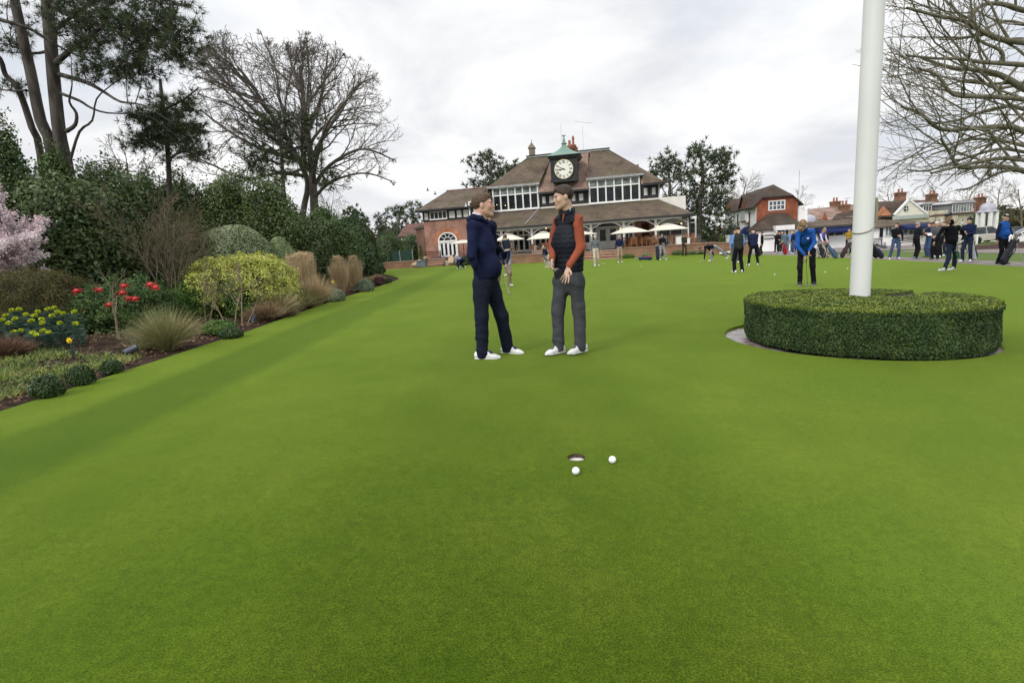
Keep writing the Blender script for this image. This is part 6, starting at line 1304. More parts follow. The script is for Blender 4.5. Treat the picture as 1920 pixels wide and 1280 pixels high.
# roofs behind: red ridge range with chimneys
RB = Bld('tiled_range', 'long range of plum-red tiled roofs with brick chimneys behind the low building', 'building', 1505, 64, .22)
def ru(px, py, v=0.): return RB.uv(px, py, v)
m = MB(); e0, e1 = ru(1499, 410)[0], ru(1830, 395)[0]; m.box(e0, e1, .3, 9, -2, ru(1560, 408)[1]); m.build('wall', pm('cream_render', (.60, .56, .42), (.52, .48, .36), scale=2), RB.o)
zlo = ru(1540, 412)[1]
def roofq(name, pts, mat, v0, v1, par=None):
    q = [(*ru(x, y, v), v) for x, y, v in pts]; m = MB(); m.slab([(a, c, b) for a, b, c in q], .1); return m.build(name, mat, par or RB.o)
roofq('roof_slope', [(1499, 412, 0), (1620, 411, 0), (1620, 381, 4), (1512, 393, 4)], TILER, 0, 4)
roofq('roof_slope', [(1560, 411, -.3), (1620, 411, -.3), (1620, 391, 2.5), (1575, 394, 2.5)], TILED, 0, 4)
roofq('roof_slope', [(1640, 411, 0), (1760, 405, 0), (1760, 374, 5), (1640, 378, 5)], TILEP, 0, 4)
roofq('roof_slope', [(1750, 404, 0), (1830, 398, 0), (1830, 374, 5), (1750, 378, 5)], TILEP, 0, 4)
roofq('roof_slope', [(1640, 404, -.8), (1676, 404, -.8), (1668, 389, -.1), (1658, 389, -.1)], TILED, 0, 4)
m = MB(); g = [ru(1642, 405, -.9), ru(1674, 404, -.9), ru(1657, 387, -.9)]; m.prism([(a, -.9, b) for a, b in g], (0, .08, 0)); m.build('red_gable', BRICKO, RB.o)
g = [ru(1541, 413, -.5), ru(1553, 413, -.5), ru(1547, 398, -.5)]; m = MB(); m.prism([(a, -.5, b) for a, b in g], (0, .08, 0)); m.build('small_gable', HUNG, RB.o)
for px, pt, pb2, w, v in ((1566, 380, 392, 13, 4), (1583, 386, 397, 14, 2), (1688, 363, 382, 14, 4), (1747, 366, 380, 13, 4), (1838, 372, 392, 14, 3)):
    u, zt5 = ru(px, pt, v); u2, _ = ru(px+w, pt, v); zb5 = ru(px, pb2+6, v)[1]; chimney(MB, RB.o, (u, v), abs(u2-u)*.85, .8, zb5, zt5, 2, mat=brickmat('stock_brick', (.25, .12, .07), (.18, .08, .05), (.2, .14, .1)))
m = MB(); c = ru(1589, 372, 4); m.tube([(c[0], 4, c[1]-1.6), (c[0], 4, c[1])], .03, 5); m.tube([(c[0]-.5, 4, c[1]), (c[0]+.5, 4, c[1]+.05)], .03, 5); m.build('aerial', LEAD, RB.o)
# cream gable with round window
g = [ru(1677, 405, -1.2), ru(1738, 403, -1.2), ru(1704, 376, -1.2)]; g = [(a, -1.2, b) for a, b in g]
m = MB(); m.prism(g, (0, .1, 0)); gb = m.build('cream_gable', pm('cream_paint', (.72, .70, .60), (.64, .62, .52), scale=1.5), RB.o)
m = MB(); 
for a, b in ((g[0], g[2]), (g[2], g[1])):
    A_, B_ = Vector(a), Vector(b); d = (B_-A_); n_ = Vector((-d.z, 0, d.x)).normalized()*.22; m.add([A_+Vector((0, -.12, 0)), B_+Vector((0, -.12, 0)), B_+n_+Vector((0, -.12, 0)), A_+n_+Vector((0, -.12, 0)), A_+Vector((0, .1, 0)), B_+Vector((0, .1, 0)), B_+n_+Vector((0, .1, 0)), A_+n_+Vector((0, .1, 0))], [(0, 1, 2, 3), (7, 6, 5, 4), (0, 4, 5, 1), (3, 2, 6, 7)])
m.build('bargeboard', WHITE, gb)
m = MB(); m.prism([(g[0][0]-.2, -1.35, g[0][2]-.45), (g[1][0]+.2, -1.35, g[0][2]-.45), (g[1][0]+.2, -1.35, g[0][2]), (g[0][0]-.2, -1.35, g[0][2])], (0, .2, 0)); m.build('cornice', pm('grey_cornice', (.36, .40, .38), (.45, .48, .44)), gb)
m = MB(); m.prism([(g[0][0], -1.1, -2), (g[1][0]+5, -1.1, -2), (g[1][0]+5, -1.1, g[0][2]-.46), (g[0][0], -1.1, g[0][2]-.46)], (0, 2.0, 0)); m.build('cream_wall', pm('cream_render', (.6, .56, .42)), RB.o)
rc = ru(1699, 391, -1.25); KM = T(rc[0], -1.22, rc[1]) @ RX(R(90)); m = MB(); m.lathe([(.34, 0), (.34, .05)], (0, 0, 0), 24, KM); ow = m.build('round_window', GLASS, gb)
m = MB(); m.box(-.34, .34, -.03, .03, .055, .07, KM); m.box(-.03, .03, -.34, .34, .055, .072, KM); m.build('glazing_bars', WHITE, ow)
m = MB(); m.slab([(*[g[0][0]-.1], -1.3, g[0][2]), (g[2][0], -1.3, g[2][2]+.05), (g[2][0], 4, g[2][2]+.05), (g[0][0]-2.5, 4, g[0][2]+.2)], -.08); m.build('gable_roof', TILED, gb)
# dormers
def dormer(px0, px1, pt, pb2, v, nx, ptr, lab):
    u0, z1_ = ru(px0, pt, v); u1_, _ = ru(px1, pt, v); z0_ = ru(px0, pb2, v)[1]; ztr = ru(px0, ptr, v)[1]
    m = MB(); m.box(u0-.5, u1_+.15, v+.03, v+4, z0_-.1, ztr-.06); d = m.build('dormer', pm('slate_cheek', (.14, .15, .16), (.2, .21, .22)), RB.o)
    win2(d, u0, u1_, z0_, z1_, v+.02, nx, glass=GLASS2 if nx > 4 else GLASS); m = MB(); m.prism([(u0-.8, v-.2, ztr-.06), (u1_+.3, v-.2, ztr-.06), (u1_+.1, v-.2, ztr+.25), (u0+.1, v-.2, ztr+.25)], (0, 4, 0)); m.build('dormer_roof', LEAD, d)
dormer(1731, 1746.5, 386, 397, .3, 3, 383, ''); dormer(1786, 1823, 384, 399, .2, 7, 381, '')
# domed pavilions
def domed(label, px, pc, pw, Y, pbase, finial=True, square=True):
    c = at(px, pc, Y); r = pw/2*Y/FPX; o = thing('pavilion', label, 'pavilion', (c[0], Y, float(hgt(c[0], Y)))); ze5 = c[2]-o.location[2]
    m = MB(); m.lathe([(r*.95, ze5), (r*.93, ze5+r*.3), (r*.8, ze5+r*.68), (r*.5, ze5+r*.92), (r*.12, ze5+r*1.0), (0, ze5+r*1.01)], n=32); m.lathe([(r*.93, ze5+.02), (r*1.15, ze5-r*.12), (r*1.4, ze5-r*.2), (r*1.4, ze5-r*.26), (r*.9, ze5-r*.26)], n=8); m.build('lead_dome', pm('dome_lead', (.30, .30, .36), (.42, .42, .48), scale=3, rough=.6), o, True)
    m = MB()
    for k in range(8): a = k*math.pi/4+.4; m.box(-.14, .14, -.14, .14, 0, ze5-r*.26, T(r*1.05*math.cos(a), r*1.05*math.sin(a), 0))
    m.build('columns', WHITE, o); m = MB(); m.tube([(0, 0, ze5+r), (0, 0, ze5+r+r*.9)], .03, 6); m.build('finial', LEAD, o)
domed('white-columned pavilion with a lead dome near the right edge', 1852, 394, 26, 60, 430)
domed('lead-domed pavilion roof above the head of the man putting in blue', 1516, 416, 26, 60, 440)
# small white lodge and its brown roof
LO = Bld('lodge', 'small white lodge with brown roof beside the clipped hedge', 'building', 1338, 74, -.2)
q0, q1 = LO.uv(1337, 437), LO.uv(1366, 436); m = MB(); m.box(q0[0], q1[0]+1, 0, 4, -2, q0[1]); m.build('wall', WHITEW, LO.o)
m = MB(); zz = LO.uv(1345, 428, 2)[1]; m.slab([(q0[0]-.4, -.4, q0[1]), (q1[0]+1, -.4, q0[1]), (q1[0]+1, 2, zz), (q0[0]+.8, 2, zz)], .1); m.build('roof', TILEP, LO.o)
a, b = LO.uv(1341, 449), LO.uv(1347, 440); win2(LO.o, a[0], b[0], a[1], b[1], -.01, 2)
# white cottage at far left, behind the annex
CO = Bld('white_cottage', 'white cottage with brown tiled roof left of the clubhouse', 'building', 750, 64, -.25)
q0, q1 = CO.uv(751, 444), CO.uv(800, 440); m = MB(); m.box(q0[0], q1[0], 0, 5, -1, q0[1]); m.build('wall', WHITEW, CO.o)
zz = CO.uv(750, 421, 2.5)[1]; m = MB(); m.slab([(q0[0]-.3, -.3, q0[1]), (q1[0], -.3, q0[1]), (q1[0], 2.5, zz), (q0[0]-.3, 2.5, zz)], .1); m.build('roof', TILEP, CO.o)
a, b = CO.uv(760.5, 454), CO.uv(765, 444); win2(CO.o, a[0], b[0], a[1], b[1], -.01, 2)
# green screened fence
fa, fb = base(676, 56), base(775, 54); fn = thing('fence', 'dark green mesh-screened fence with thin grey posts left of the clubhouse', 'fence', tuple(fa)); d = fb-fa; L_ = math.hypot(d[0], d[1]); fn.rotation_euler = (0, 0, math.atan2(d[1], d[0])); hf = at(700, 474, 55.5)[2]-fa[2]
m = MB(); m.box(0, L_, -.01, .01, .0, hf); m.build('screen', pm('green_screen', (.007, .028, .02), (.012, .04, .028), rough=.8), fn)
for k in range(5): m = MB(); x = .5+k*L_/4.3; m.tube([(x, -.06, -.3), (x, -.06, hf+.1)], .04, 6); m.build('post', pm('grey_post', (.25, .28, .26)), fn)
# ------------------------------------------------------------------ terrace furniture
def proj_local(u, v, z): return cw(u, v, z)
CANV = cloth((.66, .62, .53), key='cream_canvas', var=.9)
WOODT = pm('teak', (.34, .15, .06), (.24, .10, .045), rough=.6, scale=12, stretch=(1, 6, 1))
def parasol(px, py_top, py_edge, Y, label):
    t = at(px, py_top, Y); e = at(px, py_edge, Y); fz = float((Matrix.Translation((7.84, 52.64, -.149)) @ Vector((0, 0, .3*1.12))).z); o = thing('parasol', label, 'parasol', (t[0], Y, fz), .15, 'cream parasols on the terrace'); H_ = t[2]-fz; h2 = e[2]-fz; w = 1.28
    m = MB(); n = 8; rim = [(w*math.cos(math.pi/4+k*math.pi/2)*1.0, w*math.sin(math.pi/4+k*math.pi/2)*1.0, h2) for k in range(4)]
    rim = [(-w, -w, h2), (w, -w, h2), (w, w, h2), (-w, w, h2)]; mid = [(x*.0+0, 0, H_) for x, y, z in rim]
    r1_ = [(x*.25, y*.25, h2+(H_-h2)*.82) for x, y, z in rim]
    for k in range(4):
        a, b = rim[k], rim[(k+1) % 4]; c, d = r1_[(k+1) % 4], r1_[k]; m.add([a, b, c, d], [(0, 1, 2, 3)]); m.add([d, c, (0, 0, H_-.04)], [(0, 1, 2)]); m.add([a, b, (b[0], b[1], b[2]-.05), (a[0], a[1], a[2]-.05)], [(3, 2, 1, 0)])
    q = [(x*.32, y*.32, h2+(H_-h2)*.86) for x, y, z in rim]
    for k in range(4): m.add([q[k], q[(k+1) % 4], (0, 0, H_)], [(0, 1, 2)])
    m.build('canopy', CANV, o); m = MB(); m.tube([(0, 0, 0), (0, 0, H_+.08)], .028, 8); m.build('pole', pm('dark_pole', (.06, .045, .04)), o); m = MB(); m.lathe([(.28, 0), (.28, .07), (.06, .1), (.05, .35)], n=16); m.build('base', BLACKP, o)
    m = MB()
    for k in range(4): a = rim[k]; m.tube([(a[0]*.95, a[1]*.95, h2+.0), (0, 0, h2+(H_-h2)*.45)], .012, 4)
    m.build('ribs', pm('dark_pole', (.06, .045, .04)), o)
for px, pt, pe, Y, lb in ((1018, 433.5, 447, 48.6, 'cream parasol seen between the two standing men'), (952, 438, 450, 49.6, 'cream parasol behind the cup-holding hand of the man in navy'), (868, 449, 455.5, 50.8, 'cream parasol just left of the man in the navy hoodie'),
                          (1085, 433, 440, 48, 'cream parasol behind the orange sleeve'), (1180, 424, 436, 47.0, 'cream parasol right of the french doors'), (1251, 418.5, 430.5, 46.4, 'rightmost cream parasol, by the corner of the veranda')):
    parasol(px, pt, pe, Y, lb)
def chair(u, v, rz, i):
    o = thing('terrace_chair', 'slatted teak armchair on the terrace behind the low brick wall', 'chair', cw(u, v, .3), rz-.2, 'teak chairs on the terrace'); m = MB(); m.box(-.25, .25, -.24, .24, .42, .46); m.build('seat', WOODT, o); m = MB()
    for k in range(5): m.box(-.24+k*.11, -.2+k*.11, .22, .25, .46, .92)
    m.box(-.27, .27, .215, .255, .92, .98); m.build('backrest', WOODT, o)
    for sx in (-1, 1): m = MB(); m.box(sx*.27-.02, sx*.27+.02, -.24, .24, .64, .67); m.build('armrest', WOODT, o)
    for sx, sy in ((-1, -1), (1, -1), (-1, 1), (1, 1)): m = MB(); m.box(sx*.25-.022, sx*.25+.022, sy*.22-.022, sy*.22+.022, 0, .64 if sy < 0 else .92); m.build('leg', WOODT, o)
def table(u, v):
    o = thing('terrace_table', 'round teak table on the terrace', 'table', cw(u, v, .3), 0, 'teak tables on the terrace'); m = MB(); m.lathe([(.0, .7), (.5, .7), (.5, .74), (0, .74)], n=24); m.build('tabletop', WOODT, o)
    for k in range(4): a = k*math.pi/2+.4; m = MB(); m.bar((.1*math.cos(a), .1*math.sin(a), .7), (.32*math.cos(a), .32*math.sin(a), 0), .025); m.build('leg', WOODT, o)
for i, (u, v) in enumerate([(-6.3, -4.3), (-3.2, -4.3), (-.9, -4.4), (3.6, -4.5), (5.2, -4.3), (7.4, -4.6)]):
    table(u, v)
    for k, a in enumerate((.3, 1.9, 3.6, 5.0)): chair(u+.72*math.cos(a), v+.72*math.sin(a), a-math.pi/2, i*4+k)
for u, lb in ((6.9, 'leftmost'), (7.5, 'rightmost')):
    o = thing('menu_box', 'white box with lettering plate standing on the terrace wall, %s of two' % lb, 'box', cw(u+.05, -5.6, .3)); m = MB(); m.box(0, .42, 0, .3, 0, .75 if lb == 'leftmost' else .55); m.build('box', WHITE, o, bevel=.01); m = MB(); m.box(-.02, .44, -.02, .32, .76 if lb == 'leftmost' else .56, .8 if lb == 'leftmost' else .6); m.build('lid', WHITE, o)
for u, v, lb in ((-3.0, -4.9, 'grey wicker sofa behind the wall, seen between the two standing men'), (3.9, -3.6, 'pale rattan sofa behind the balustrade'), (5.0, -3.4, 'pale rattan sofa near the right parasols')):
    o = thing('wicker_sofa', lb, 'sofa', cw(u, v, .3), -.2); WK = pm('wicker', (.28, .22, .17), (.2, .15, .12), scale=40, bump=.5); m = MB(); m.box(-.7, .7, -.35, .35, .05, .42); m.build('seat', WK, o, bevel=.03); m = MB(); m.box(-.72, .72, .3, .42, .05, .85); m.build('backrest', WK, o, bevel=.03)
    for sx in (-1, 1): m = MB(); m.box(sx*.74-.07, sx*.74+.07, -.35, .4, .05, .62); m.build('armrest', WK, o, bevel=.03)
# topiary spiral in a grey planter
pb_ = base(792, 46.6); zb6 = at(792, 500, 46.6)[2]; o = thing('planter', 'square grey planter with a clipped spiral topiary beside the door steps', 'planter', (pb_[0], 46.6, zb6), -.1)
hp = at(792, 489, 46.6)[2]-zb6; m = MB(); m.box(-.38, .38, -.38, .38, 0, hp); m.box(-.42, .42, -.42, .42, hp, hp+.05); m.build('box', pm('grey_planter', (.10, .12, .14), (.16, .18, .2)), o)
m = MB(); top6 = at(790, 459, 46.6)[2]-zb6; m.tube([(0, 0, hp), (0, 0, top6)], .03, 6); m.build('stem', TWIGB, o); r_ = np.random.default_rng(3); n = 3500; t = r_.uniform(0, 1, n); a = t*2*math.pi*4.2; rr = .27*(1-t*.75); P = np.stack([rr*.65*np.cos(a), rr*.65*np.sin(a), hp+.1+t*(top6-hp-.1)], 1)+unit(n, r_)*(.13*(1-t*.6))[:, None]
V, F = leaves_arrays(P, unit(n, r_), .05, .6, .2, r_); npmesh('foliage', V, F, LF['holly'], o)
# bench on the terrace beside the brick wall and benches by the low building
def bench(p, rz, w, label, mat=WOODT):
    o = thing('bench', label, 'bench', p, rz); m = MB(); m.box(-w/2, w/2, -.22, .22, .42, .46); m.build('seat', mat, o); m = MB()
    for k in range(3): m.box(-w/2, w/2, .2, .23, .55+k*.14, .63+k*.14)
    m.build('backrest', mat, o)
    for sx in (-1, 1):
        for sy in (-.18, .18): m = MB(); m.box(sx*(w/2-.08)-.03, sx*(w/2-.08)+.03, sy-.03, sy+.03, 0, .42 if sy < 0 else .9); m.build('leg', mat, o)
DKW = pm('dark_bench_wood', (.05, .035, .028), (.08, .055, .04))
bench(cw(-13.3, -2.2, .3), -.2, 1.7, 'brown bench against the brick wall left of the arched door', pm('dark_red_wood', (.10, .04, .03)))
b_ = base(1700, 50); bench(tuple(b_), .2, 2.0, 'long dark bench in front of the low building behind the standing men', DKW)
b_ = base(1647, 50); bench(tuple(b_), .2, 1.2, 'short dark bench just right of the flagpole', DKW)
# white marker posts
for px, Y, pt, lb in ((1831, 54, 441, 'white wooden post in front of the silver car'), (1742, 54, 442, 'white post behind the group of standing men')):
    b = base(px, Y); h = at(px, pt, Y)[2]-b[2]; o = thing('marker_post', lb, 'post', tuple(b)); m = MB(); m.box(-.07, .07, -.07, .07, -.1, h); m.build('post', WHITE, o, bevel=.01); m = MB(); m.add([(-.08, -.08, h), (.08, -.08, h), (.08, .08, h), (-.08, .08, h), (0, 0, h+.06)], [(0, 1, 4), (1, 2, 4), (2, 3, 4), (3, 0, 4), (3, 2, 1, 0)]); m.build('cap', WHITE, o)
b = base(1826, 38); w_ = base(2060, 37.5); o = thing('low_wall', 'low dark-leaved brick kerb wall beyond the path at right', 'wall', tuple(b)); m = MB(); m.box(0, w_[0]-b[0], 0, .35, -.3, at(1850, 459, 38)[2]-b[2]); m.build('brickwork', pm('dark_kerb', (.07, .045, .04), (.12, .08, .07), scale=8, bump=.6), o)
# ------------------------------------------------------------------ cars
def car(label, px, Y, rz, col, H_=1.62, L_=4.5, W_=1.85, suv=True, rough=.3):
    b = base(px, Y); o = thing('parked_car', label, 'car', tuple(b), rz, 'cars parked beyond the lawn'); pt = pm('car_paint_%s' % (label.split()[0]+label.split()[-1]), col, tuple(c*.9 for c in col), rough=rough, spec=.6); h = H_
    # side profile (x along length)
    bl = h*.56; prof = [(-L_/2, .32), (-L_/2, bl*.85), (-L_/2+.12, bl), (-L_*.18, bl*1.02), (L_*.42, bl*1.0), (L_/2-.03, bl*.8), (L_/2, .35), (L_*.38, .26), (-L_*.4, .26)]
    m = MB(); k = len(prof); secs = [(-W_/2+.0, .94), (-W_/2+.06, 1), (W_/2-.06, 1), (W_/2, .94)]
    for y, s in secs:
        for x, z in prof: m.v.append((x*(.985 if s < 1 else 1), y, .3+(z-.3)*s))
    n0 = 0
    for i in range(3):
        for j in range(k): m.f.append((i*k+j, i*k+(j+1) % k, (i+1)*k+(j+1) % k, (i+1)*k+j)); m.m.append(0)
    m.f += [tuple(reversed(range(k))), tuple(range(3*k, 4*k))]; m.m += [0, 0]; m.build('body', pt, o, True, bevel=.03)
    c0 = [(-L_*.47 if suv else -L_*.4, bl*.98), (-L_*.40 if suv else -L_*.25, h*.97), (L_*.02, h), (L_*.30, bl*.99)]
    m = MB(); vs = []
    for y, zf in ((-W_/2+.08, 0), (-W_/2+.24, 1), (W_/2-.24, 1), (W_/2-.08, 0)): pass
    lo = [(c0[0][0], bl*.97), (c0[3][0], bl*.97)]; hi = [(c0[1][0], h), (c0[2][0]+.1, h)]
    vs = [(lo[0][0], -W_/2+.05, lo[0][1]), (lo[1][0], -W_/2+.05, lo[1][1]), (lo[1][0], W_/2-.05, lo[1][1]), (lo[0][0], W_/2-.05, lo[0][1]), (hi[0][0], -W_/2+.22, h), (hi[1][0], -W_/2+.22, h), (hi[1][0], W_/2-.22, h), (hi[0][0], W_/2-.22, h)]
    m.add(vs, [(0, 1, 5, 4), (1, 2, 6, 5), (2, 3, 7, 6), (3, 0, 4, 7)]); m.build('windows', glassmat('car_glass', (.03, .035, .04), .05), o)
    m = MB(); m.cbox(((hi[0][0]+hi[1][0])/2, 0, h+.0), (hi[1][0]-hi[0][0]+.08, W_-.4, .07)); 
    for y in (-1, 1):
        for (p, q) in ((vs[0], vs[4]), (vs[1], vs[5])): m.bar((p[0], y*abs(p[1]), p[2]), (q[0], y*abs(q[1]), q[2]), .045)
        xm = (lo[0][0]+lo[1][0])/2-.1; m.bar((xm, y*(W_/2-.05), bl*.97), (xm-.02, y*(W_/2-.22), h), .04)
    m.build('roof', pt, o, True)
    for sx in (-.31, .33):
        for sy in (-1, 1):
            m = MB(); Mx = T(sx*L_, sy*(W_/2-.1), .34) @ RX(R(90)); m.lathe([(.2, -.11), (.33, -.11), (.34, -.08), (.34, .08), (.33, .11), (.2, .11)], (0, 0, 0), 24, Mx); w = m.build('wheel', pm('tyre', (.02, .02, .02)), o, True)
            m = MB(); m.lathe([(.0, .1), (.21, .09), (.21, -.09), (0, -.1)], (0, 0, 0), 20, Mx); m.build('rim', pm('alloy', (.45, .45, .46), metal=.7, rough=.35), w)
    for sy in (-1, 1):
        m = MB(); m.ell((L_/2-.1, sy*(W_/2-.28), bl*.72), (.1, .2, .08)); m.build('headlight', pm('lamp_glass', (.75, .77, .8), rough=.1), o, True)
        m = MB(); m.ell((-L_/2+.04, sy*(W_/2-.2), bl*.78), (.06, .12, .16)); m.build('taillight', pm('tail_red', (.35, .02, .02), rough=.2), o, True)
        m = MB(); m.ell((L_*.22, sy*(W_/2+.08), bl*1.03), (.07, .1, .07)); m.build('mirror', pt, o, True)
    m = MB(); m.box(L_/2-.01, L_/2+.03, -.5, .5, .42, .62); m.build('grille', BLACKP, o)
car('silver-beige estate car parked behind the white post', 1842, 56, .1, (.52, .48, .44), 1.66, 4.6)
car('black car parked behind the man in the blue jacket', 1912, 55, .15, (.025, .025, .028), 1.5, 4.6, suv=False)
car('white car showing its front at the right edge', 1934, 47, math.pi-.5, (.75, .75, .76), 1.5, 4.2)
car('pale blue car roof just above the right end of the terrace wall', 1302, 64, .1, (.45, .52, .6), 1.5, 4.3, suv=False)
car('dark car seen between the holly and the right-hand bush', 2040, 50, .15, (.05, .05, .06), 1.5, 4.4, suv=False)
# spotlights in the bed
for px, py, lb in ((248, 668, 'dark grey garden spotlight lying at the edge of the bed by the pale grass'), (478, 606, 'black garden spotlight on a spike near the lawn edge'), (570, 572, 'small black garden spotlight under the feathery grasses'), (662, 548, 'small black garden light between the silver mounds')):
    g = gnd(px, py); o = thing('garden_spotlight', lb, 'light', tuple(g), .6); m = MB(); m.lathe([(.035, -.075), (.04, -.07), (.045, .05), (.05, .075), (.04, .078)], (0, 0, 0), 16, T(0, 0, .085) @ RY(R(70 if px < 300 else 25))); m.build('lamp_body', pm('spot_metal', (.07, .08, .10), (.1, .11, .13), rough=.4, metal=.4), o, True); m = MB(); m.tube([(0, 0, -.05), (0, 0, .08)], .01, 6); m.build('spike', BLACKP, o)
# birds
for x, y in ((802, 357), (816, 364)):
    p = at(x, y, 60.); o = thing('bird', 'small dark bird in flight left of the clubhouse roof, %s of two' % ('left' if x < 810 else 'right'), 'bird', tuple(p)); m = MB(); m.ell((0, 0, 0), (.16, .06, .06), 10, 8); m.add([(-.05, .03, .02), (.08, .03, .02), (-.02, .12, .38)], [(0, 1, 2)]); m.add([(-.05, -.03, .02), (.08, -.03, .02), (-.04, -.1, .3)], [(0, 1, 2)]); m.add([(-.12, -.03, 0), (-.12, .03, 0), (-.28, .05, .02), (-.28, -.05, .02)], [(0, 1, 2, 3)]); m.build('body', pm('bird_black', (.03, .03, .03)), o, True)
# haze is left out: the far trees stay as crisp as in the photograph
# ------------------------------------------------------------------ people
def V3(*a): return np.array(a, float)
def nrm(v): return v/(np.linalg.norm(v)+1e-9)
def rotv(v, ax, a):
    ax = nrm(ax); return v*math.cos(a)+np.cross(ax, v)*math.sin(a)+ax*(ax@v)*(1-math.cos(a))
def ik(a, b, l1, l2, pole):
    d = b-a; L_ = np.linalg.norm(d)
    if L_ > (l1+l2)*.995: b = a+d/L_*(l1+l2)*.995; d = b-a; L_ = np.linalg.norm(d)
    x = (l1*l1-l2*l2+L_*L_)/(2*L_); h = math.sqrt(max(0, l1*l1-x*x)); u = d/L_; p = pole-u*(pole@u); return a+u*x+nrm(p)*h, b
def stand(yaw=0, Hh=1.78, lean=0, feet=None, hands=None, hyaw=0, hpitch=0, drop=0, toes=(12, -12), side=0, shy=0, spread=1.0):
    """joints in world axes about the ground point; local = (right, forward, up) of the torso"""
    k = Hh/1.78; yaw = R(yaw); r = V3(math.cos(yaw), math.sin(yaw), 0); f = V3(-math.sin(yaw), math.cos(yaw), 0); up = V3(0, 0, 1)
    W = lambda a: (r*a[0]+f*a[1]+up*a[2])*k
    feet = feet or ((.12, -.03, 0), (-.12, .03, 0)); hands = hands or ((.27, .03, .80), (-.27, .03, .80))
    J = dict(yaw=yaw, k=k, r=r, f=f); P = W((0, 0, .94-drop)); s = nrm(up*math.cos(R(lean))+f*math.sin(R(lean))+r*math.sin(R(side))); J['pel'] = P; J['s'] = s
    fr = nrm(f-s*(f@s)); J['tf'] = fr
    sh = P+s*.475*k; rr = rotv(r, up, R(shy)); J['sr'] = rr
    if shy: J['tf'] = fr = nrm(np.cross(s, rr))
    for sd, q, ft, hd, te in (('R', 1, feet[0], hands[0], toes[0]), ('L', -1, feet[1], hands[1], toes[1])):
        hp = P+r*.09*q*k-up*.03*k; an = W((ft[0], ft[1], ft[2]+.09)); kn, an = ik(hp, an, .43*k, .415*k, f+.15*q*r); fd = rotv(f, up, -R(te)); J['hip'+sd] = hp; J['knee'+sd] = kn; J['ank'+sd] = an; J['toe'+sd] = an+fd*.17*k-up*(.055*k)-up*(.06*k if len(ft) > 3 else 0)
        S_ = sh+rr*.178*q*k; J['sh'+sd] = S_; el, wr = ik(S_, W(hd), .285*k, .255*k, -f*.8-up*.3+q*.6*r*spread); J['el'+sd] = el; J['wr'+sd] = wr; J['hd'+sd] = nrm(nrm(wr-el)+.0*f)
    hf = rotv(f, up, R(hyaw)); hu_ = nrm(up*math.cos(R(lean*.35))+f*math.sin(R(lean*.35))); hr = nrm(np.cross(hf, hu_)); hf = nrm(np.cross(hu_, hr)); hf2 = rotv(hf, hr, R(hpitch)); hu2 = rotv(hu_, hr, R(hpitch))
    J['neck'] = P+s*.535*k; J['hc'] = J['neck']+nrm(hu_*.75+hf*.12+s*.25)*.165*k; J['hR'] = np.array([hr, hf2, hu2]); J['hs'] = k
    return J
def headprims(sd, J, full=True):
    c, M, s = J['hc'], J['hR'], J['hs']; W = lambda a: c+M.T@(np.array(a, float)*s)
    E = lambda a, r, k, sub=False: sd.ell(W(a), np.array(r)*s, k*s, M, sub)
    C = lambda a, b, ra, rb, k, sub=False: sd.cap(W(a), W(b), ra*s, rb*s, k*s, None, sub)
    E((0, -.014, .034), (.075, .094, .086), .02); E((0, .022, -.025), (.064, .07, .078), .03); C((-.045, .0, -.055), (-.02, .062, -.092), .027, .02, .03); C((.045, .0, -.055), (.02, .062, -.092), .027, .02, .03)
    E((0, .07, -.095), (.024, .02, .02), .02); C((0, .085, .022), (0, .104, -.020), .008, .0115, .014); E((0, .096, -.028), (.0165, .011, .008), .008)
    C((-.036, .077, .033), (.036, .077, .033), .012, .012, .012); E((.03, .088, .012), (.016, .012, .011), .012, True); E((-.03, .088, .012), (.016, .012, .011), .012, True)
    E((.040, .058, -.018), (.024, .02, .024), .025); E((-.040, .058, -.018), (.024, .02, .024), .025); C((-.018, .088, -.056), (.018, .088, -.056), .009, .009, .01)
    for q in (1, -1): E((q*.077, -.008, .0), (.010, .022, .033), .006)
    C((0, -.02, -.06), (0, -.03, -.14), .052, .056, .03)
def fingers(sd, wr, d, n, side, curl, k=1., rs=1., spread=.0, thumb=1.):
    """palm and five fingers; d pointing direction, n palm-facing normal, side = +1/-1 thumb side sign"""
    d = nrm(d); n = nrm(n-d*(n@d)); t = np.cross(d, n)*side
    sd.cap(wr-d*.01*k, wr+d*.05*k, .021*k, .026*k, .012, (n, 1.5)); sd.cap(wr+d*.045*k, wr+d*.08*k, .027*k, .03*k, .01, (n, 2.0))
    for off, lf, cv in ((.031, .92, .9), (.0105, 1.0, 1.0), (-.0105, .94, 1.08), (-.030, .76, 1.15)):
        p = wr+d*(.083-.006*abs(off)/.03)*k+t*off*k; a = 0; dd = nrm(d+t*off*spread*12)
        for i, (l, ra, rb) in enumerate(((.042, .0092, .0085), (.027, .0085, .0078), (.021, .0078, .0068))):
            a = curl*cv*(i+1)/3*(1 if i else .8); q = p+rotv(dd, np.cross(d, n), a)*l*lf*k; sd.cap(p, q, ra*rs*k, rb*rs*k, .004); p = q
    p = wr+d*.022*k+t*.022*k+n*.004; q = p+nrm(d*.62+t*.72*thumb+n*.3)*.042*k; sd.cap(p, q, .0125*rs*k, .0105*rs*k, .012); q2 = q+nrm(d*.85+t*.3*thumb+n*.42)*.032*k; sd.cap(q, q2, .0102*rs*k, .0085*rs*k, .004)
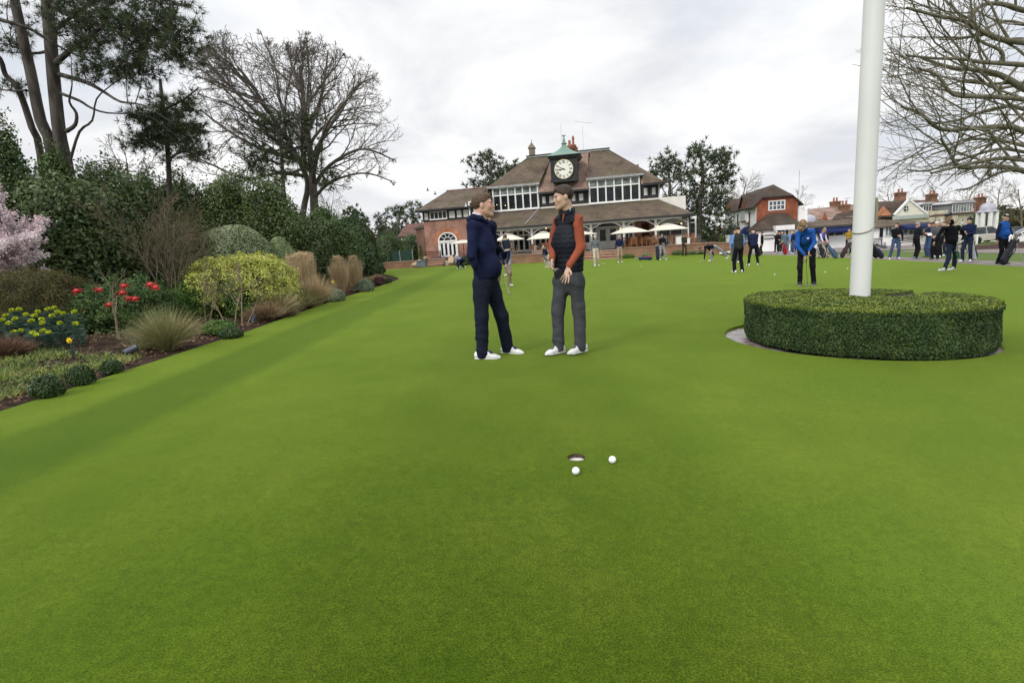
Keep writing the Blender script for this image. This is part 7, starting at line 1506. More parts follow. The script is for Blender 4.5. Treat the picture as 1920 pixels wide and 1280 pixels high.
def fold(a=.003, fz=42, fx=13):
    def g(x, y, z):
        v = np.sin(fz*z+2.6*np.sin(fx*x+1+3*z)+2.4*np.sin((fx+3)*y+5*z)); u = np.sin(fz*.6*z-3*np.sin(fx*.7*x+2)+2*np.sin(fx*.9*y)+1)
        return a*(.5-np.maximum(0, v)**2.5)*(.45+.55*np.sin(8*z+9*x+6*y+1.3))+a*.7*(.4-np.maximum(0, u)**3)
    return g
def dress(o, J, h, spec):
    """build body, clothes, hair and hat as parts of person o"""
    k = J['k']; r, f, s, P = J['r'], J['f'], J['s'], J['pel']; tf = J['tf']; rs = max(1., h/.0088)
    fat = spec.get('fat', 0.)
    b = SDF(h); headprims(b, J)
    b.cap(J['neck']+s*.05*k, J['neck']-s*.08*k-tf*.015*k, .054*k, .058*k, .03); b.chain([P-s*.03*k, P+s*.2*k, P+s*.42*k], [.10*k, .10*k, .115*k], .05, (tf, 1.4)); b.cap(J['shL'], J['shR'], .045*k, .045*k, .04)
    for q in 'LR':
        b.chain([J['sh'+q], J['el'+q], J['wr'+q]], [.042*k, .035*k, .024*k], .02); b.chain([J['hip'+q], J['knee'+q], J['ank'+q]], [.07*k, .048*k, .035*k], .03)
        hs = spec.get('hand'+q, {}); d = hs.get('d', J['hd'+q]); n = hs.get('n', -r*(1 if q == 'R' else -1)+.2*f); fingers(b, J['wr'+q]+nrm(d)*.012*k, d, n, hs.get('side', 1 if q == 'R' else -1), hs.get('curl', 1.0), k, rs, hs.get('spread', 0))
    sdfobj('body', b, spec.get('skin', SKIN), o)
    sl = spec.get('sleeve', 1)
    t = SDF(h); w = spec.get('w', 1.0); hem = spec.get('hem', -.03)
    t.chain([P+s*hem*k, P+s*.16*k], [.135*k*w, .13*k*w], .04, (tf, 1.32)); t.chain([P+s*.16*k, P+s*.36*k], [.13*k*w, .150*k*w], .05, (tf, 1.38)); t.chain([P+s*.36*k, P+s*.44*k], [.15*k*w, .13*k*w], .05, (tf, 1.4))
    t.plane(P+s*(hem-.012)*k, s)
    if fat: t.ell(P+s*.15*k+tf*(.03+.05*fat), (.14+.03*fat,)*3, .06)
    e_ = .13 if spec.get('top2') is not None else 0; t.cap(J['shL']*(1-e_)+J['shR']*e_-s*.005, J['shR']*(1-e_)+J['shL']*e_-s*.005, (.062+e_*.06)*k, (.062+e_*.06)*k, .05); t.cap(J['neck']-s*.03*k, J['neck']+s*.028*k+tf*.005, .075*k, .062*k, .03)
    if spec.get('top2') is None:
        for q in 'LR': t.chain([J['sh'+q], J['el'+q], J['el'+q]+(J['wr'+q]-J['el'+q])*sl*.97], [.061*k, .048*k, .037*k], .03)
    dsp = spec.get('fold', fold(.0014)) if h < .012 else None
    tn = spec.get('topname', 'sweater'); sdfobj(tn, t, spec['top'], o, spec.get('quilt') if h < .012 and spec.get('quilt') else dsp)
    if spec.get('top2') is not None:
        a = SDF(h)
        for q in 'LR': a.chain([J['sh'+q], J['el'+q], J['el'+q]+(J['wr'+q]-J['el'+q])*.97], [.058*k, .046*k, .036*k], .03)
        a.cap(J['shL'], J['shR'], .035*k, .035*k, .03); a.cap(J['neck']-s*.03*k, J['neck']+s*.022*k, .056*k, .056*k, .02); sdfobj('sleeves', a, spec['top2'], o, fold(.007, 40, 16) if h < .012 else None)
    g = SDF(h); lw = spec.get('leg', 1.); g.chain([P-s*.06*k, P+s*.04*k, P+s*.11*k], [.118*k, .128*k*min(1.12, w), .122*k*min(1.12, w)], .05, (tf, 1.3)); g.cap(J['hipL'], J['hipR'], .086*k, .086*k, .05, (f, 1.1))
    for q in 'LR':
        g.chain([J['hip'+q], J['knee'+q]], [.084*k*lw, .066*k*lw], .04); sh_ = spec.get('shorts'); e = J['ank'+q]-V3(0, 0, .028*k)
        if sh_: g.cap(J['knee'+q], J['knee'+q]+(e-J['knee'+q])*.12, .07*k, .068*k, .03)
        else: g.chain([J['knee'+q], e], [.066*k*lw, .060*k*lw], .03)
    if abs(J['ankL'][2]-J['ankR'][2]) < .07: g.plane(V3(0, 0, min(J['ankL'][2], J['ankR'][2])-.058*k), (0, 0, 1))
    sdfobj('trousers', g, spec['legs'], o, fold(.010, 26, 9) if h < .012 else None)
    for q in 'LR':
        a, te = J['ank'+q], J['toe'+q]; d = nrm((te-a)*V3(1, 1, 0)); lat = np.cross(d, V3(0, 0, 1)); pitch = te[2]-a[2]+.055*k
        hl = V3(a[0], a[1], a[2]-.055*k)-d*.055*k; bt = V3(te[0], te[1], te[2])-d*.03*k; sd = SDF(min(h, .011)); up = V3(0, 0, 1)
        sd.cap(hl+up*.010*k, bt+up*.004*k, .035*k, .039*k, .02, (up, 1.4)); sd.cap(hl+up*.03*k, a-up*.005*k, .035*k, .042*k, .02); sd.cap(a-up*.02*k, (a+bt)/2+up*.008*k, .037*k, .030*k, .03); sd.cap(bt, bt+d*.045*k-up*.004*k, .037*k, .027*k, .02, (up, 1.45))
        sd.plane(V3(0, 0, min(hl[2], bt[2])-.022*k), (0, 0, 1)); so = sdfobj('shoe', sd, spec.get('shoes', SHOEW), o)
        if h < .012:
            m = SDF(.008); m.cap(hl-up*.016*k, bt-up*.016*k, .040*k, .042*k, .01, (up, 2.6)); m.cap(bt-up*.016*k, bt+d*.05*k-up*.012*k, .040*k, .028*k, .01, (up, 2.6)); sdfobj('sole', m, spec.get('sole', SHOEW), so)
            m = SDF(.006); m.cap(a+d*.022*k-up*.004*k, (a+bt)/2+d*.03*k+up*.016*k, .024*k, .019*k, .01); sdfobj('laces', m, spec.get('laces', cloth((.05, .05, .07))), so)
    c, M, hs = J['hc'], J['hR'], J['hs']; W = lambda a: c+M.T@(np.array(a, float)*hs)
    hh = min(h, .011); hm = spec.get('hair')
    if hm is not None:
        q = SDF(min(hh, .007)); q.ell(W((0, -.018, .040)), np.array((.0825, .102, .093))*hs, .01, M)
        q.ell(W((0, .038, .086)), np.array((.052, .048, .034))*hs, .02, M); q.plane(W((0, .055, .048+spec.get('hairline', 0))), M.T@np.array((0, -.62, .8))); q.plane(W((0, -.08, -.058)), M.T@np.array((0, -.1, 1)))
        sdfobj('hair', q, hm, o, (lambda x, y, z: .0018*np.sin(190*x+110*y+20*np.sin(60*z))*np.sin(150*z+60*x)) if h < .012 else None)
    if spec.get('cap') is not None:
        q = SDF(hh); q.ell(W((0, -.012, .045)), np.array((.086, .104, .088))*hs, .01, M); q.plane(W((0, 0, .042)), M.T@np.array((0, .12, 1))); q.ell(W((0, .108, .045)), np.array((.068, .075, .012))*hs, .01, M); sdfobj('cap', q, spec['cap'], o)
    if spec.get('beanie') is not None:
        q = SDF(hh); q.ell(W((0, -.016, .045)), np.array((.090, .106, .10))*hs, .01, M); q.plane(W((0, 0, .012)), M.T@np.array((0, -.15, 1))); q.cap(W((-.03, -.01, .025)), W((.03, -.01, .025)), .07*hs, .07*hs, .02); q.plane(W((0, 0, .008)), M.T@np.array((0, -.15, 1))); bo = sdfobj('bobble_hat', q, spec['beanie'], o)
        if spec.get('pom', True): q = SDF(hh); q.ell(W((0, -.03, .16)), (.028, .028, .028), .01); sdfobj('bobble', q, spec['beanie'], bo, lambda x, y, z: .004*np.sin(200*x)*np.sin(210*y)*np.sin(190*z))
    if h < .012 or spec.get('eyes'):
        for sx in (-1, 1):
            m = MB(); m.ell((0, 0, 0), (.0125, .009, .006), 12, 8); Mx = Matrix([list(M.T[0])+[0], list(M.T[1])+[0], list(M.T[2])+[0], [0, 0, 0, 1]]); p = W((sx*.03, .080, .010)); m2 = MB(Matrix.Translation(p) @ Mx); m2.ell((0, 0, 0), (.011*hs, .008*hs, .0042*hs), 12, 8); m2.mat = 1; m2.ell((0, .006*hs, 0), (.005*hs, .005*hs, .005*hs), 8, 6); m2.build('eye', [pm('eye_white', (.5, .47, .45), rough=.3), pm('iris', (.04, .03, .025), rough=.2)], o, True)
        m = MB(Matrix.Translation(W((0, .0935, -.0565))) @ Matrix([list(M.T[0])+[0], list(M.T[1])+[0], list(M.T[2])+[0], [0, 0, 0, 1]])); m.ell((0, 0, .003*hs), (.021*hs, .006*hs, .0035*hs)); m.ell((0, .0, -.004*hs), (.019*hs, .007*hs, .004*hs)); m.build('lips', pm('lips', (.42, .17, .14), rough=.5), o, True)
        for sx in (-1, 1):
            m = MB(); pts = [W((sx*x, y, z)) for x, y, z in ((.014, .089, .030), (.03, .0885, .034), (.046, .076, .029))]; m.tube(pts, .0035*hs, 5); m.build('eyebrow', hm or pm('brow', (.06, .04, .03)), o)
    return o
HAIRD = pm('dark_brown_hair', (.022, .013, .009), (.05, .03, .02), rough=.55, scale=40, stretch=(1, 1, .3), bump=.5, bscale=90)
HAIRB = pm('brown_hair', (.055, .033, .02), (.10, .062, .038), rough=.6, scale=40, bump=.5, bscale=90)
HAIRL = pm('light_brown_hair', (.16, .10, .05), (.26, .17, .09), rough=.6, scale=30, bump=.5, bscale=80)
HAIRW = pm('white_hair', (.55, .53, .5), (.42, .4, .38), rough=.7, scale=30)
HAIRG = pm('grey_hair', (.22, .2, .18), (.3, .28, .26), rough=.7, scale=30)
SHOEW = pm('white_shoe', (.72, .72, .72), (.6, .6, .6), rough=.5, scale=8); SHOEK = pm('black_shoe', (.02, .02, .022), rough=.4); SHOEB = pm('brown_shoe', (.12, .06, .03), rough=.5)
def person(label, px, Y, J, spec, h=.016, group=None, z=None):
    b = base(px, Y); 
    if z is not None: b[2] = z
    o = thing('person', label, 'person', tuple(b), 0, group); dress(o, J, h, spec); return o, b
def jpx(o3, Y, table):
    """pixel joints -> offsets from root o3; entries name: (px, py, depth offset)"""
    return {n: at(q[0], q[1], Y+(q[2] if len(q) > 2 else 0))-o3 for n, q in table.items()}
# ---- man in the navy hoodie, facing right
YA = 6.03; A0 = base(919, YA)
J = stand(-112, 1.80); J.update(jpx(A0, YA, dict(hipR=(902, 533, -.07), hipL=(919, 532, .07), kneeR=(903, 594, -.09), kneeL=(940, 590, .10), ankR=(904, 659, -.08), ankL=(952, 650, .22), toeR=(932, 668.5, -.10), toeL=(976, 660, .14),
    shR=(886, 424, -.15), shL=(921, 424, .15), elR=(884, 480, -.24), elL=(926, 478, .30), wrR=(903, 524, -.135), wrL=(936.5, 466, .13), neck=(899, 411, 0), hc=(906.5, 386, 0))))
J['pel'] = (J['hipR']+J['hipL'])/2+V3(0, 0, .03); J['s'] = nrm((J['shR']+J['shL'])/2-J['pel']); yw = R(-112); J['f'] = V3(-math.sin(yw), math.cos(yw), 0); J['r'] = V3(math.cos(yw), math.sin(yw), 0); J['tf'] = nrm(J['f']-J['s']*(J['f']@J['s']))
def headM(yaw, pitch, roll=0):
    y = R(yaw); f_ = V3(-math.sin(y), math.cos(y), 0); r_ = V3(math.cos(y), math.sin(y), 0); f2 = rotv(f_, r_, R(pitch)); u2 = np.cross(r_, f2); r2 = rotv(r_, f2, R(roll)); return np.array([r2, f2, np.cross(r2, f2)])
J['hR'] = headM(-94, 2); J['hs'] = 1.10; J['k'] = 1.03
NAVYH = cloth((.010, .0145, .050), key='navy_hoodie', var=.7, bump=.5, bs=10); NAVYT = cloth((.011, .015, .030), key='navy_trousers', bump=.5, bs=12)
CUPC = at(949, 459, YA+.075)-A0
o = thing('person', 'man in a navy hoodie facing right, one hand pocketed, holding a cup', 'person', tuple(A0))
dress(o, J, .0068, dict(top=NAVYH, legs=NAVYT, hair=HAIRB, topname='hoodie', fat=.4, w=1.13, hem=.07, leg=1.16, hairline=.006, fold=fold(.009, 24, 10), handR=dict(d=V3(.25, .35, -1), n=V3(0, 1, 0), curl=.5, side=1), handL=dict(d=nrm(V3(1, -.05, .12)), n=V3(0, -1, 0), side=-1, curl=1.75), skin=pm('ruddy_skin', (.52, .32, .24), (.45, .25, .18), rough=.5, spec=.35, scale=14), laces=cloth((.03, .035, .12)), sole=pm('white_sole', (.7, .7, .7))))
nk = J['neck']; m = SDF(.007)       # hood lying behind the neck and the shirt collar
f_, r_, u_ = J['f'], J['r'], V3(0, 0, 1)
hp = [nk+f_*.085-u_*.035, nk+r_*.07+f_*.04+u_*.005, nk+r_*.095-f_*.03+u_*.02, nk-f_*.105+u_*.0, nk-r_*.095-f_*.03+u_*.02, nk-r_*.07+f_*.04+u_*.005, nk+f_*.085-u_*.035]
m.chain(hp, [.022, .028, .036, .046, .036, .028, .022], .02); sdfobj('hood', m, NAVYH, o, fold(.002))
m = SDF(.006); hp = [nk+f_*.075-u_*.012, nk+r_*.062+f_*.03+u_*.035, nk+r_*.065-f_*.03+u_*.05, nk-f_*.07+u_*.055, nk-r_*.065-f_*.03+u_*.05, nk-r_*.062+f_*.03+u_*.035, nk+f_*.075-u_*.012]
hp = [p+u_*.012 for p in hp]; m.chain(hp, [.013]*7, .006); sdfobj('shirt_collar', m, pm('pale_shirt', (.62, .56, .62), (.7, .66, .7)), o)
m = SDF(.0068); m.chain([J['pel']+J['s']*.075, J['pel']+J['s']*.11], [.158, .157], .01, (J['tf'], 1.3)); m.plane(J['pel']+J['s']*.05, J['s']); sdfobj('hem_band', m, NAVYH, o)
cu = thing('coffee_cup', 'navy paper cup with pale rims held by the man in the navy hoodie', 'cup', tuple(A0+CUPC), 0); cu.rotation_euler = (R(-3), R(-6), 0)
m = MB(); m.lathe([(.034, -.062), (.045, .056), (.042, .056), (.032, -.05)], n=32); m.build('cup_wall', pm('navy_paper', (.012, .025, .055), rough=.5), cu, True); m = MB(); m.lathe([(.035, -.068), (.0365, -.05), (.033, -.05), (.033, -.068)], n=32, cap=True); m.build('base_band', pm('cream_card', (.6, .55, .45)), cu, True); m = MB(); m.lathe([(.044, .052), (.0475, .053), (.0475, .064), (.041, .066), (.0, .062)], n=32); m.build('rim', pm('cream_card', (.6, .55, .45)), cu, True)
# ---- man in the orange top and quilted vest, facing left
B0 = base(1056, 6.03); YB = 6.03
J = stand(140, 1.90); J.update(jpx(B0, YB, dict(hipR=(1052, 528, .05), hipL=(1080, 526, -.05), kneeR=(1046, 584, .02), kneeL=(1086, 586, -.04), ankR=(1047, 649, .03), ankL=(1088, 646, -.02), toeR=(1028, 661.5, -.06), toeL=(1070, 660, -.09),
    shR=(1046, 414, .13), shL=(1083, 412, -.10), elR=(1036, 455, .16), elL=(1089, 464, -.19), wrR=(1036, 486, -.10), wrL=(1066, 500, -.36), neck=(1063, 398, .02), hc=(1055.5, 371, 0))))
J['pel'] = (J['hipR']+J['hipL'])/2+V3(0, 0, .03); J['s'] = nrm((J['shR']+J['shL'])/2-J['pel']); yw = R(142); J['f'] = V3(-math.sin(yw), math.cos(yw), 0); J['r'] = V3(math.cos(yw), math.sin(yw), 0); J['tf'] = nrm(J['f']-J['s']*(J['f']@J['s'])); J['hR'] = headM(100, -7); J['hs'] = 1.06; J['k'] = 1.05
VEST = cloth((.008, .010, .017), key='black_quilt', rough=.55, bs=70); ORNG = cloth((.26, .066, .034), key='rust_top', var=.85, bump=.5, bs=15); GREYT = cloth((.066, .068, .078), key='grey_trousers', var=.75, bump=.5, bs=12)
def quilt(x, y, z):
    row = z/.052; ph = np.floor(row)*1.7; a = np.arctan2(y-J['pel'][1], x-J['pel'][0]); return .0065*(1-np.abs(np.sin(np.pi*(row+.13*np.sin(11*a+ph))))**.6)+.002*np.sin(30*a+ph)
o = thing('person', 'dark-haired man in a black quilted vest and orange sleeves facing left, palm turned out', 'person', tuple(B0))
dress(o, J, .0068, dict(top=VEST, top2=ORNG, legs=GREYT, hair=HAIRD, topname='quilted_vest', w=1.24, hem=.085, quilt=quilt, leg=1.06, handR=dict(d=nrm(V3(-.1, -.35, -.9)), n=nrm(V3(.7, -.4, 0)), side=1, curl=2.2), handL=dict(d=nrm(V3(-.33, -.25, -.9)), n=nrm(V3(-.45, -.85, .35)), side=-1, curl=.28, spread=.6), laces=cloth((.12, .12, .13)), skin=pm('light_skin', (.52, .34, .26), (.44, .28, .20), rough=.5, spec=.35, scale=14)))
nk = J['neck']; f_, r_, u_ = J['f'], J['r'], V3(0, 0, 1); m = SDF(.0065)
hp = [nk+f_*.066+r_*.03-u_*.0, nk+r_*.066+f_*.02+u_*.02, nk+r_*.05-f_*.045+u_*.035, nk-f_*.068+u_*.04, nk-r_*.05-f_*.045+u_*.035, nk-r_*.066+f_*.02+u_*.02, nk+f_*.066-r_*.03-u_*.0]
m.chain(hp, [.018, .021, .022, .023, .022, .021, .018], .01); m.chain([p-u_*.03 for p in hp], [.022]*7, .02); sdfobj('vest_collar', m, VEST, o)
m = MB(); zp = [J['pel']+J['s']*a+J['tf']*b for a, b in ((-.02, .125), (.1, .12), (.2, .124), (.32, .13), (.40, .12), (.46, .095))]; m.tube([tuple(p+r_*.0) for p in zp], .006, 6); m.build('zip', BLACKP, o)
m = SDF(.006); m.cap(nk+f_*.07-u_*.02, nk+f_*.096-u_*.11, .014, .006, .01, (f_, 1.6)); sdfobj('zip_neck', m, ORNG, o)
cp = nk+r_*(-.066)+f_*.042+u_*.025; m = MB(); 
for i in range(7): a = R(-60+i*25); p = cp+f_*.018*math.cos(a)-r_*.006+u_*(.013*math.sin(a)-.004)+f_*.012; m.ell(tuple(p-r_*.012), (.0045, .0045, .0035), 6, 5)
m.build('collar_emblem', pm('emblem_white', (.7, .7, .7)), o)
# his putter, held mid-shaft with the head towards the camera
hd = at(1046.5, 513, YB-.44); hw = B0+J['wrR']+nrm(V3(-.1, -.35, -.9))*.085; ax = nrm(hw-hd); gp = hd+ax*.86
o = thing('putter', 'putter with dark mallet head held low by the man in the quilted vest', 'golf club', tuple(hd)); W_ = lambda p: tuple(np.array(p)-hd)
m = MB(); m.tube([W_(hd+ax*.03), W_(hd+ax*.62)], .0055, 10); m.build('shaft', pm('chrome', (.6, .6, .6), metal=.9, rough=.25), o, True); m = MB(); m.tube([W_(hd+ax*.6), W_(gp)], [.011, .014], 10); m.build('grip', BLACKP, o, True)
a1_ = nrm(np.cross(ax, V3(0, 1, 0))); a2_ = np.cross(ax, a1_); sd = SDF(.005); c_ = V3(0, 0, 0); 
m = MB(Matrix([list((a1_[0], a2_[0], ax[0], 0)), list((a1_[1], a2_[1], ax[1], 0)), list((a1_[2], a2_[2], ax[2], 0)), [0, 0, 0, 1]]) @ RY(R(25)))
m.box(-.052, .052, -.04, -.018, -.015, .012); m.prism([(-.05, -.018, -.014), (.05, -.018, -.014), (.036, .045, -.014), (-.036, .045, -.014)], (0, 0, .02)); m.build('putter_head', pm('black_steel', (.02, .02, .022), rough=.3, metal=.3), o, bevel=.004)
m2 = MB(m.M); m2.box(-.004, .004, -.012, .04, .0065, .009); m2.box(-.02, .02, .012, .016, .0066, .0092); m2.box(-.05, .05, -.0405, -.0402, -.012, .009); m2.build('head_marks', pm('silver_mark', (.6, .6, .62), metal=.6, rough=.3), o)
# ---- generic putter / golf bag / ball helpers
def putter(label, tip, hand, grip=.25, name='putter'):
    tip = np.array(tip, float); hand = np.array(hand, float); ax = nrm(hand-tip); end = hand+ax*.14; o = thing(name, label, 'golf club', tuple(tip)); W_ = lambda p: tuple(np.array(p)-tip)
    m = MB(); m.tube([(0, 0, 0), W_(end-ax*grip)], .006, 8); m.build('shaft', pm('chrome', (.6, .6, .6), metal=.9, rough=.25), o, True); m = MB(); m.tube([W_(end-ax*grip), W_(end)], [.011, .014], 8); m.build('grip', BLACKP, o, True)
    m = MB(); m.cbox((.01, 0, .012), (.11, .035, .024)); m.build('putter_head', pm('steel_head', (.35, .35, .36), metal=.6, rough=.3), o, bevel=.004); return o
def golf_bag(label, px, Y, lean, az, cols, heads, H_=.9, legs=True, lying=False, hood=None, z=None):
    b = base(px, Y); o = thing('golf_bag', label, 'golf bag', tuple(b)); a = R(az); up = V3(math.sin(R(lean))*math.cos(a), math.sin(R(lean))*math.sin(a), math.cos(R(lean))); sd_ = nrm(np.cross(up, V3(0, 0, 1)) if lean > 1 else V3(1, 0, 0)); fr = nrm(np.cross(sd_, up)); r0 = .11
    main = pm('bag_%d_%d_%d' % tuple(int(c*999) for c in cols[0]), cols[0], tuple(c*.75 for c in cols[0]), rough=.6, scale=8, bump=.2); sec = pm('bag_%d_%d_%d' % tuple(int(c*999) for c in cols[-1]), cols[-1], tuple(c*.75 for c in cols[-1]), rough=.6, scale=8, bump=.2)
    s = SDF(.014); z0 = up*r0*.9 if not lying else up*.05+V3(0, 0, .12)
    s.cap(z0+V3(0, 0, .02), z0+up*H_*.85, r0, r0*.92, .03); s.plane(z0+up*H_*.86, -up); sdfobj('bag_body', s, main, o)
    s = SDF(.014); s.cap(z0+fr*.09+up*.08, z0+fr*.09+up*.42, .085, .075, .03); s.cap(z0+sd_*.08+up*.25, z0+sd_*.07+up*.5, .06, .05, .02); sdfobj('pockets', s, sec, o)
    m = MB(); m.tube([tuple(z0+up*H_*.83), tuple(z0+up*H_*.9)], [.108, .11], 16); m.build('collar', BLACKP, o, True); r = random.Random(int(px))
    st = MB(); hd_ = MB(); hm_ = MB(); n = 9
    for i in range(n):
        aa = 2*math.pi*i/n; p = z0+up*H_*.88+(sd_*math.cos(aa)+fr*math.sin(aa))*.065; L_ = r.uniform(.08, .26); q = p+up*L_+(sd_*math.cos(aa)+fr*math.sin(aa))*.03; st.tube([tuple(p), tuple(q)], .006, 5)
        if i < len(heads): hm_.mat = i % 2; hm_.ell(tuple(q), (.05, .045, .055), 10, 8)
        else: hd_.cbox(tuple(q), (.07, .018, .045))
    st.build('club_shafts', pm('chrome', (.6, .6, .6), metal=.9, rough=.25), o); hd_.build('iron_heads', pm('steel_head', (.35, .35, .36), metal=.6, rough=.3), o)
    if heads: hm_.build('head_covers', [pm('cover_%d_%d' % (int(c[0]*99), int(c[1]*99+c[2]*50)), c, rough=.8) for c in (heads[0], heads[-1])], o, True)
    if legs:
        for q in (-1, 1):
            t0 = z0+up*H_*.78+fr*-.02; e = V3(up[0], up[1], 0); e = nrm(e)*(.35+H_*.45*math.sin(R(lean)))+sd_*q*.28; foot = V3(z0[0], z0[1], 0)+e; foot[2] = .0; m = MB(); m.tube([tuple(t0+sd_*q*.1), tuple(foot)], .009, 6); m.build('leg', pm('alu_leg', (.5, .5, .5), metal=.5, rough=.4), o)
    m = MB(); sp_ = [z0+up*H_*.8-fr*.1, z0+up*H_*.55-fr*.2+sd_*.03, z0+up*H_*.2-fr*.13, z0+up*H_*.05-fr*.1]; m.tube([tuple(p) for p in sp_], .016, 6); m.build('strap', BLACKP, o, True); return o
navy = cloth((.012, .018, .055), key='navy_wool'); black = cloth((.009, .009, .012), key='black_cloth'); blackj = cloth((.014, .015, .022), key='black_jacket'); dgreen = cloth((.03, .035, .03), key='dark_gilet'); jeans = cloth((.05, .085, .17), key='blue_denim'); khaki = cloth((.36, .28, .19), key='khaki_cloth'); lgrey = cloth((.26, .27, .31), key='light_grey_cloth'); cream = cloth((.55, .49, .38), key='cream_cloth')
lblue = cloth((.16, .27, .58), key='sky_blue_cloth'); royal = cloth((.016, .085, .34), key='royal_blue_cloth'); white = cloth((.65, .66, .68), key='white_cloth'); green = cloth((.05, .13, .08), key='green_cloth'); maroon = cloth((.05, .014, .035), key='maroon_cloth'); mustard = cloth((.30, .20, .02), key='mustard_cloth'); slate = cloth((.10, .15, .19), key='slate_cloth'); camo = cloth((.055, .05, .03), key='olive_cloth', var=.4, scale=18); greyk = cloth((.14, .16, .17), key='grey_knit'); dnavy = cloth((.020, .028, .055), key='slate_navy_cloth'); charg = cloth((.09, .09, .10), key='charcoal_cloth')
P = person
# man putting in blue beyond the hedge
YH = 13.7; H0 = base(1511, YH)
J = stand(178, 1.72); J.update(jpx(H0, YH, dict(hipL=(1523, 470, .1), hipR=(1502, 471, .1), kneeL=(1523.5, 500, -.05), kneeR=(1500, 501, -.05), ankL=(1526, 528, 0), ankR=(1500, 529, 0), toeL=(1527, 534, -.17), toeR=(1499, 534.5, -.17), shL=(1523, 433, -.22), shR=(1496, 438, -.22), elL=(1527, 455, -.28), elR=(1495, 462, -.3), wrL=(1517, 470, -.42), wrR=(1509, 478, -.45), neck=(1509, 430, -.25), hc=(1504.5, 423, -.36))))
J['pel'] = (J['hipR']+J['hipL'])/2+V3(0, 0, .03); J['s'] = nrm((J['shR']+J['shL'])/2-J['pel']); J['f'] = V3(0, -1, 0); J['r'] = V3(-1, 0, 0); J['tf'] = nrm(J['f']-J['s']*(J['f']@J['s'])); J['hR'] = headM(172, -55); J['hs'] = 1.12; J['k'] = 1.0
o = thing('person', 'fair-haired man in a blue jumper bent over his putter behind the hedge', 'person', tuple(H0)); dress(o, J, .0095, dict(top=royal, legs=black, hair=HAIRL, shoes=SHOEK, topname='jumper', w=1.12, handL=dict(d=V3(-.15, -.15, -1), n=V3(.8, -.2, 0), curl=1.9), handR=dict(d=V3(.1, -.1, -1), n=V3(-.8, .2, 0), curl=1.9)))
m = MB(); e = J['shR']*.62+J['shL']*.38-J['s']*.10+J['tf']*.155; m.ell(tuple(e), (.03, .008, .024), 8, 6); m.build('chest_emblem', pm('emblem_white', (.7, .7, .7)), o)
putter('putter in the hands of the man in the blue jumper', gnd(1514, 537)+V3(0, 0, .01), H0+J['wrR']+V3(.03, -.0, -.04), .3)
# man walking with putter, cap and mitt
YI = 17.0; I0 = base(1776, YI)
J = stand(165, 1.76); J.update(jpx(I0, YI, dict(hipL=(1789, 459, 0), hipR=(1780, 460, 0), kneeL=(1791, 481, .05), kneeR=(1779, 483, -.1), ankL=(1788.5, 500, .1), ankR=(1771, 503, -.15), toeL=(1778, 505.5, -.02), toeR=(1761, 506.5, -.28), shL=(1797, 426, .02), shR=(1769, 428, -.02), elL=(1808, 441, .06), elR=(1760, 441, .0), wrL=(1804, 451, -.12), wrR=(1752, 453, -.1), neck=(1784, 416, 0), hc=(1777.5, 407, -.06))))
J['pel'] = (J['hipR']+J['hipL'])/2+V3(0, 0, .03); J['s'] = nrm((J['shR']+J['shL'])/2-J['pel']); yw = R(150); J['f'] = V3(-math.sin(yw), math.cos(yw), 0); J['r'] = V3(math.cos(yw), math.sin(yw), 0); J['tf'] = nrm(J['f']-J['s']*(J['f']@J['s'])); J['hR'] = headM(122, 0); J['hs'] = 1.12; J['k'] = .99
o = thing('person', 'older man in a navy cap and jumper striding left across the green', 'person', tuple(I0)); dress(o, J, .0105, dict(top=black, legs=dnavy, hair=HAIRG, cap=navy, topname='jumper', w=1.12, fat=.3, handR=dict(d=V3(-.5, -.2, -.8), n=V3(.6, -.3, 0), curl=2.0), handL=dict(d=V3(-.7, -.3, -.3), n=V3(0, 0, 1), side=-1, curl=1.6)))
putter('putter held upside the arm of the walking man, head hanging down', at(1792.5, 471, YI-.2), at(1799, 436, YI-.1), .1)
m = thing('head_cover', 'dark green putter cover hanging beside the walking man', 'head cover', tuple(at(1796, 478, YI-.15))); s = SDF(.009); s.cap(V3(-.02, 0, .07), V3(.02, 0, -.07), .055, .05, .02, (V3(0, 1, 0), 1.8)); sdfobj('cover', s, green, m); q = MB(); q.cbox((0, -.03, -.13), (.1, .03, .02)); q.build('trim', pm('lime_trim', (.3, .4, .05)), m)
m = thing('golf_glove', 'pale golf glove dangling from the walking man\'s pocket hand', 'glove', tuple(at(1802, 453.5, YI-.25))); s = SDF(.007); fingers(s, V3(.05, 0, .03), V3(-.85, 0, -.5), V3(0, 0, 1), 1, .5, 1.1, 1.2); sdfobj('glove', s, white, m)
# man in blue and navy jacket at right with bag
P('big man in royal blue jacket and green cap standing by his bag at right', 1876, 19.6, stand(190, 1.83, feet=((.14, 0, 0), (-.12, .02, 0)), hands=((.30, .02, .86), (-.20, .22, 1.0)), hyaw=0), dict(top=royal, top2=navy, legs=black, hair=HAIRW, cap=dgreen, w=1.2, fat=.45, topname='quilted_jacket', shoes=SHOEK), .0115)
golf_bag('black golf bag on its silver stand legs at right', 1880, 19.2, 24, 8, [(.012, .012, .02), (.02, .02, .03)], [(.15, .15, .15), (.25, .25, .25)], .95)
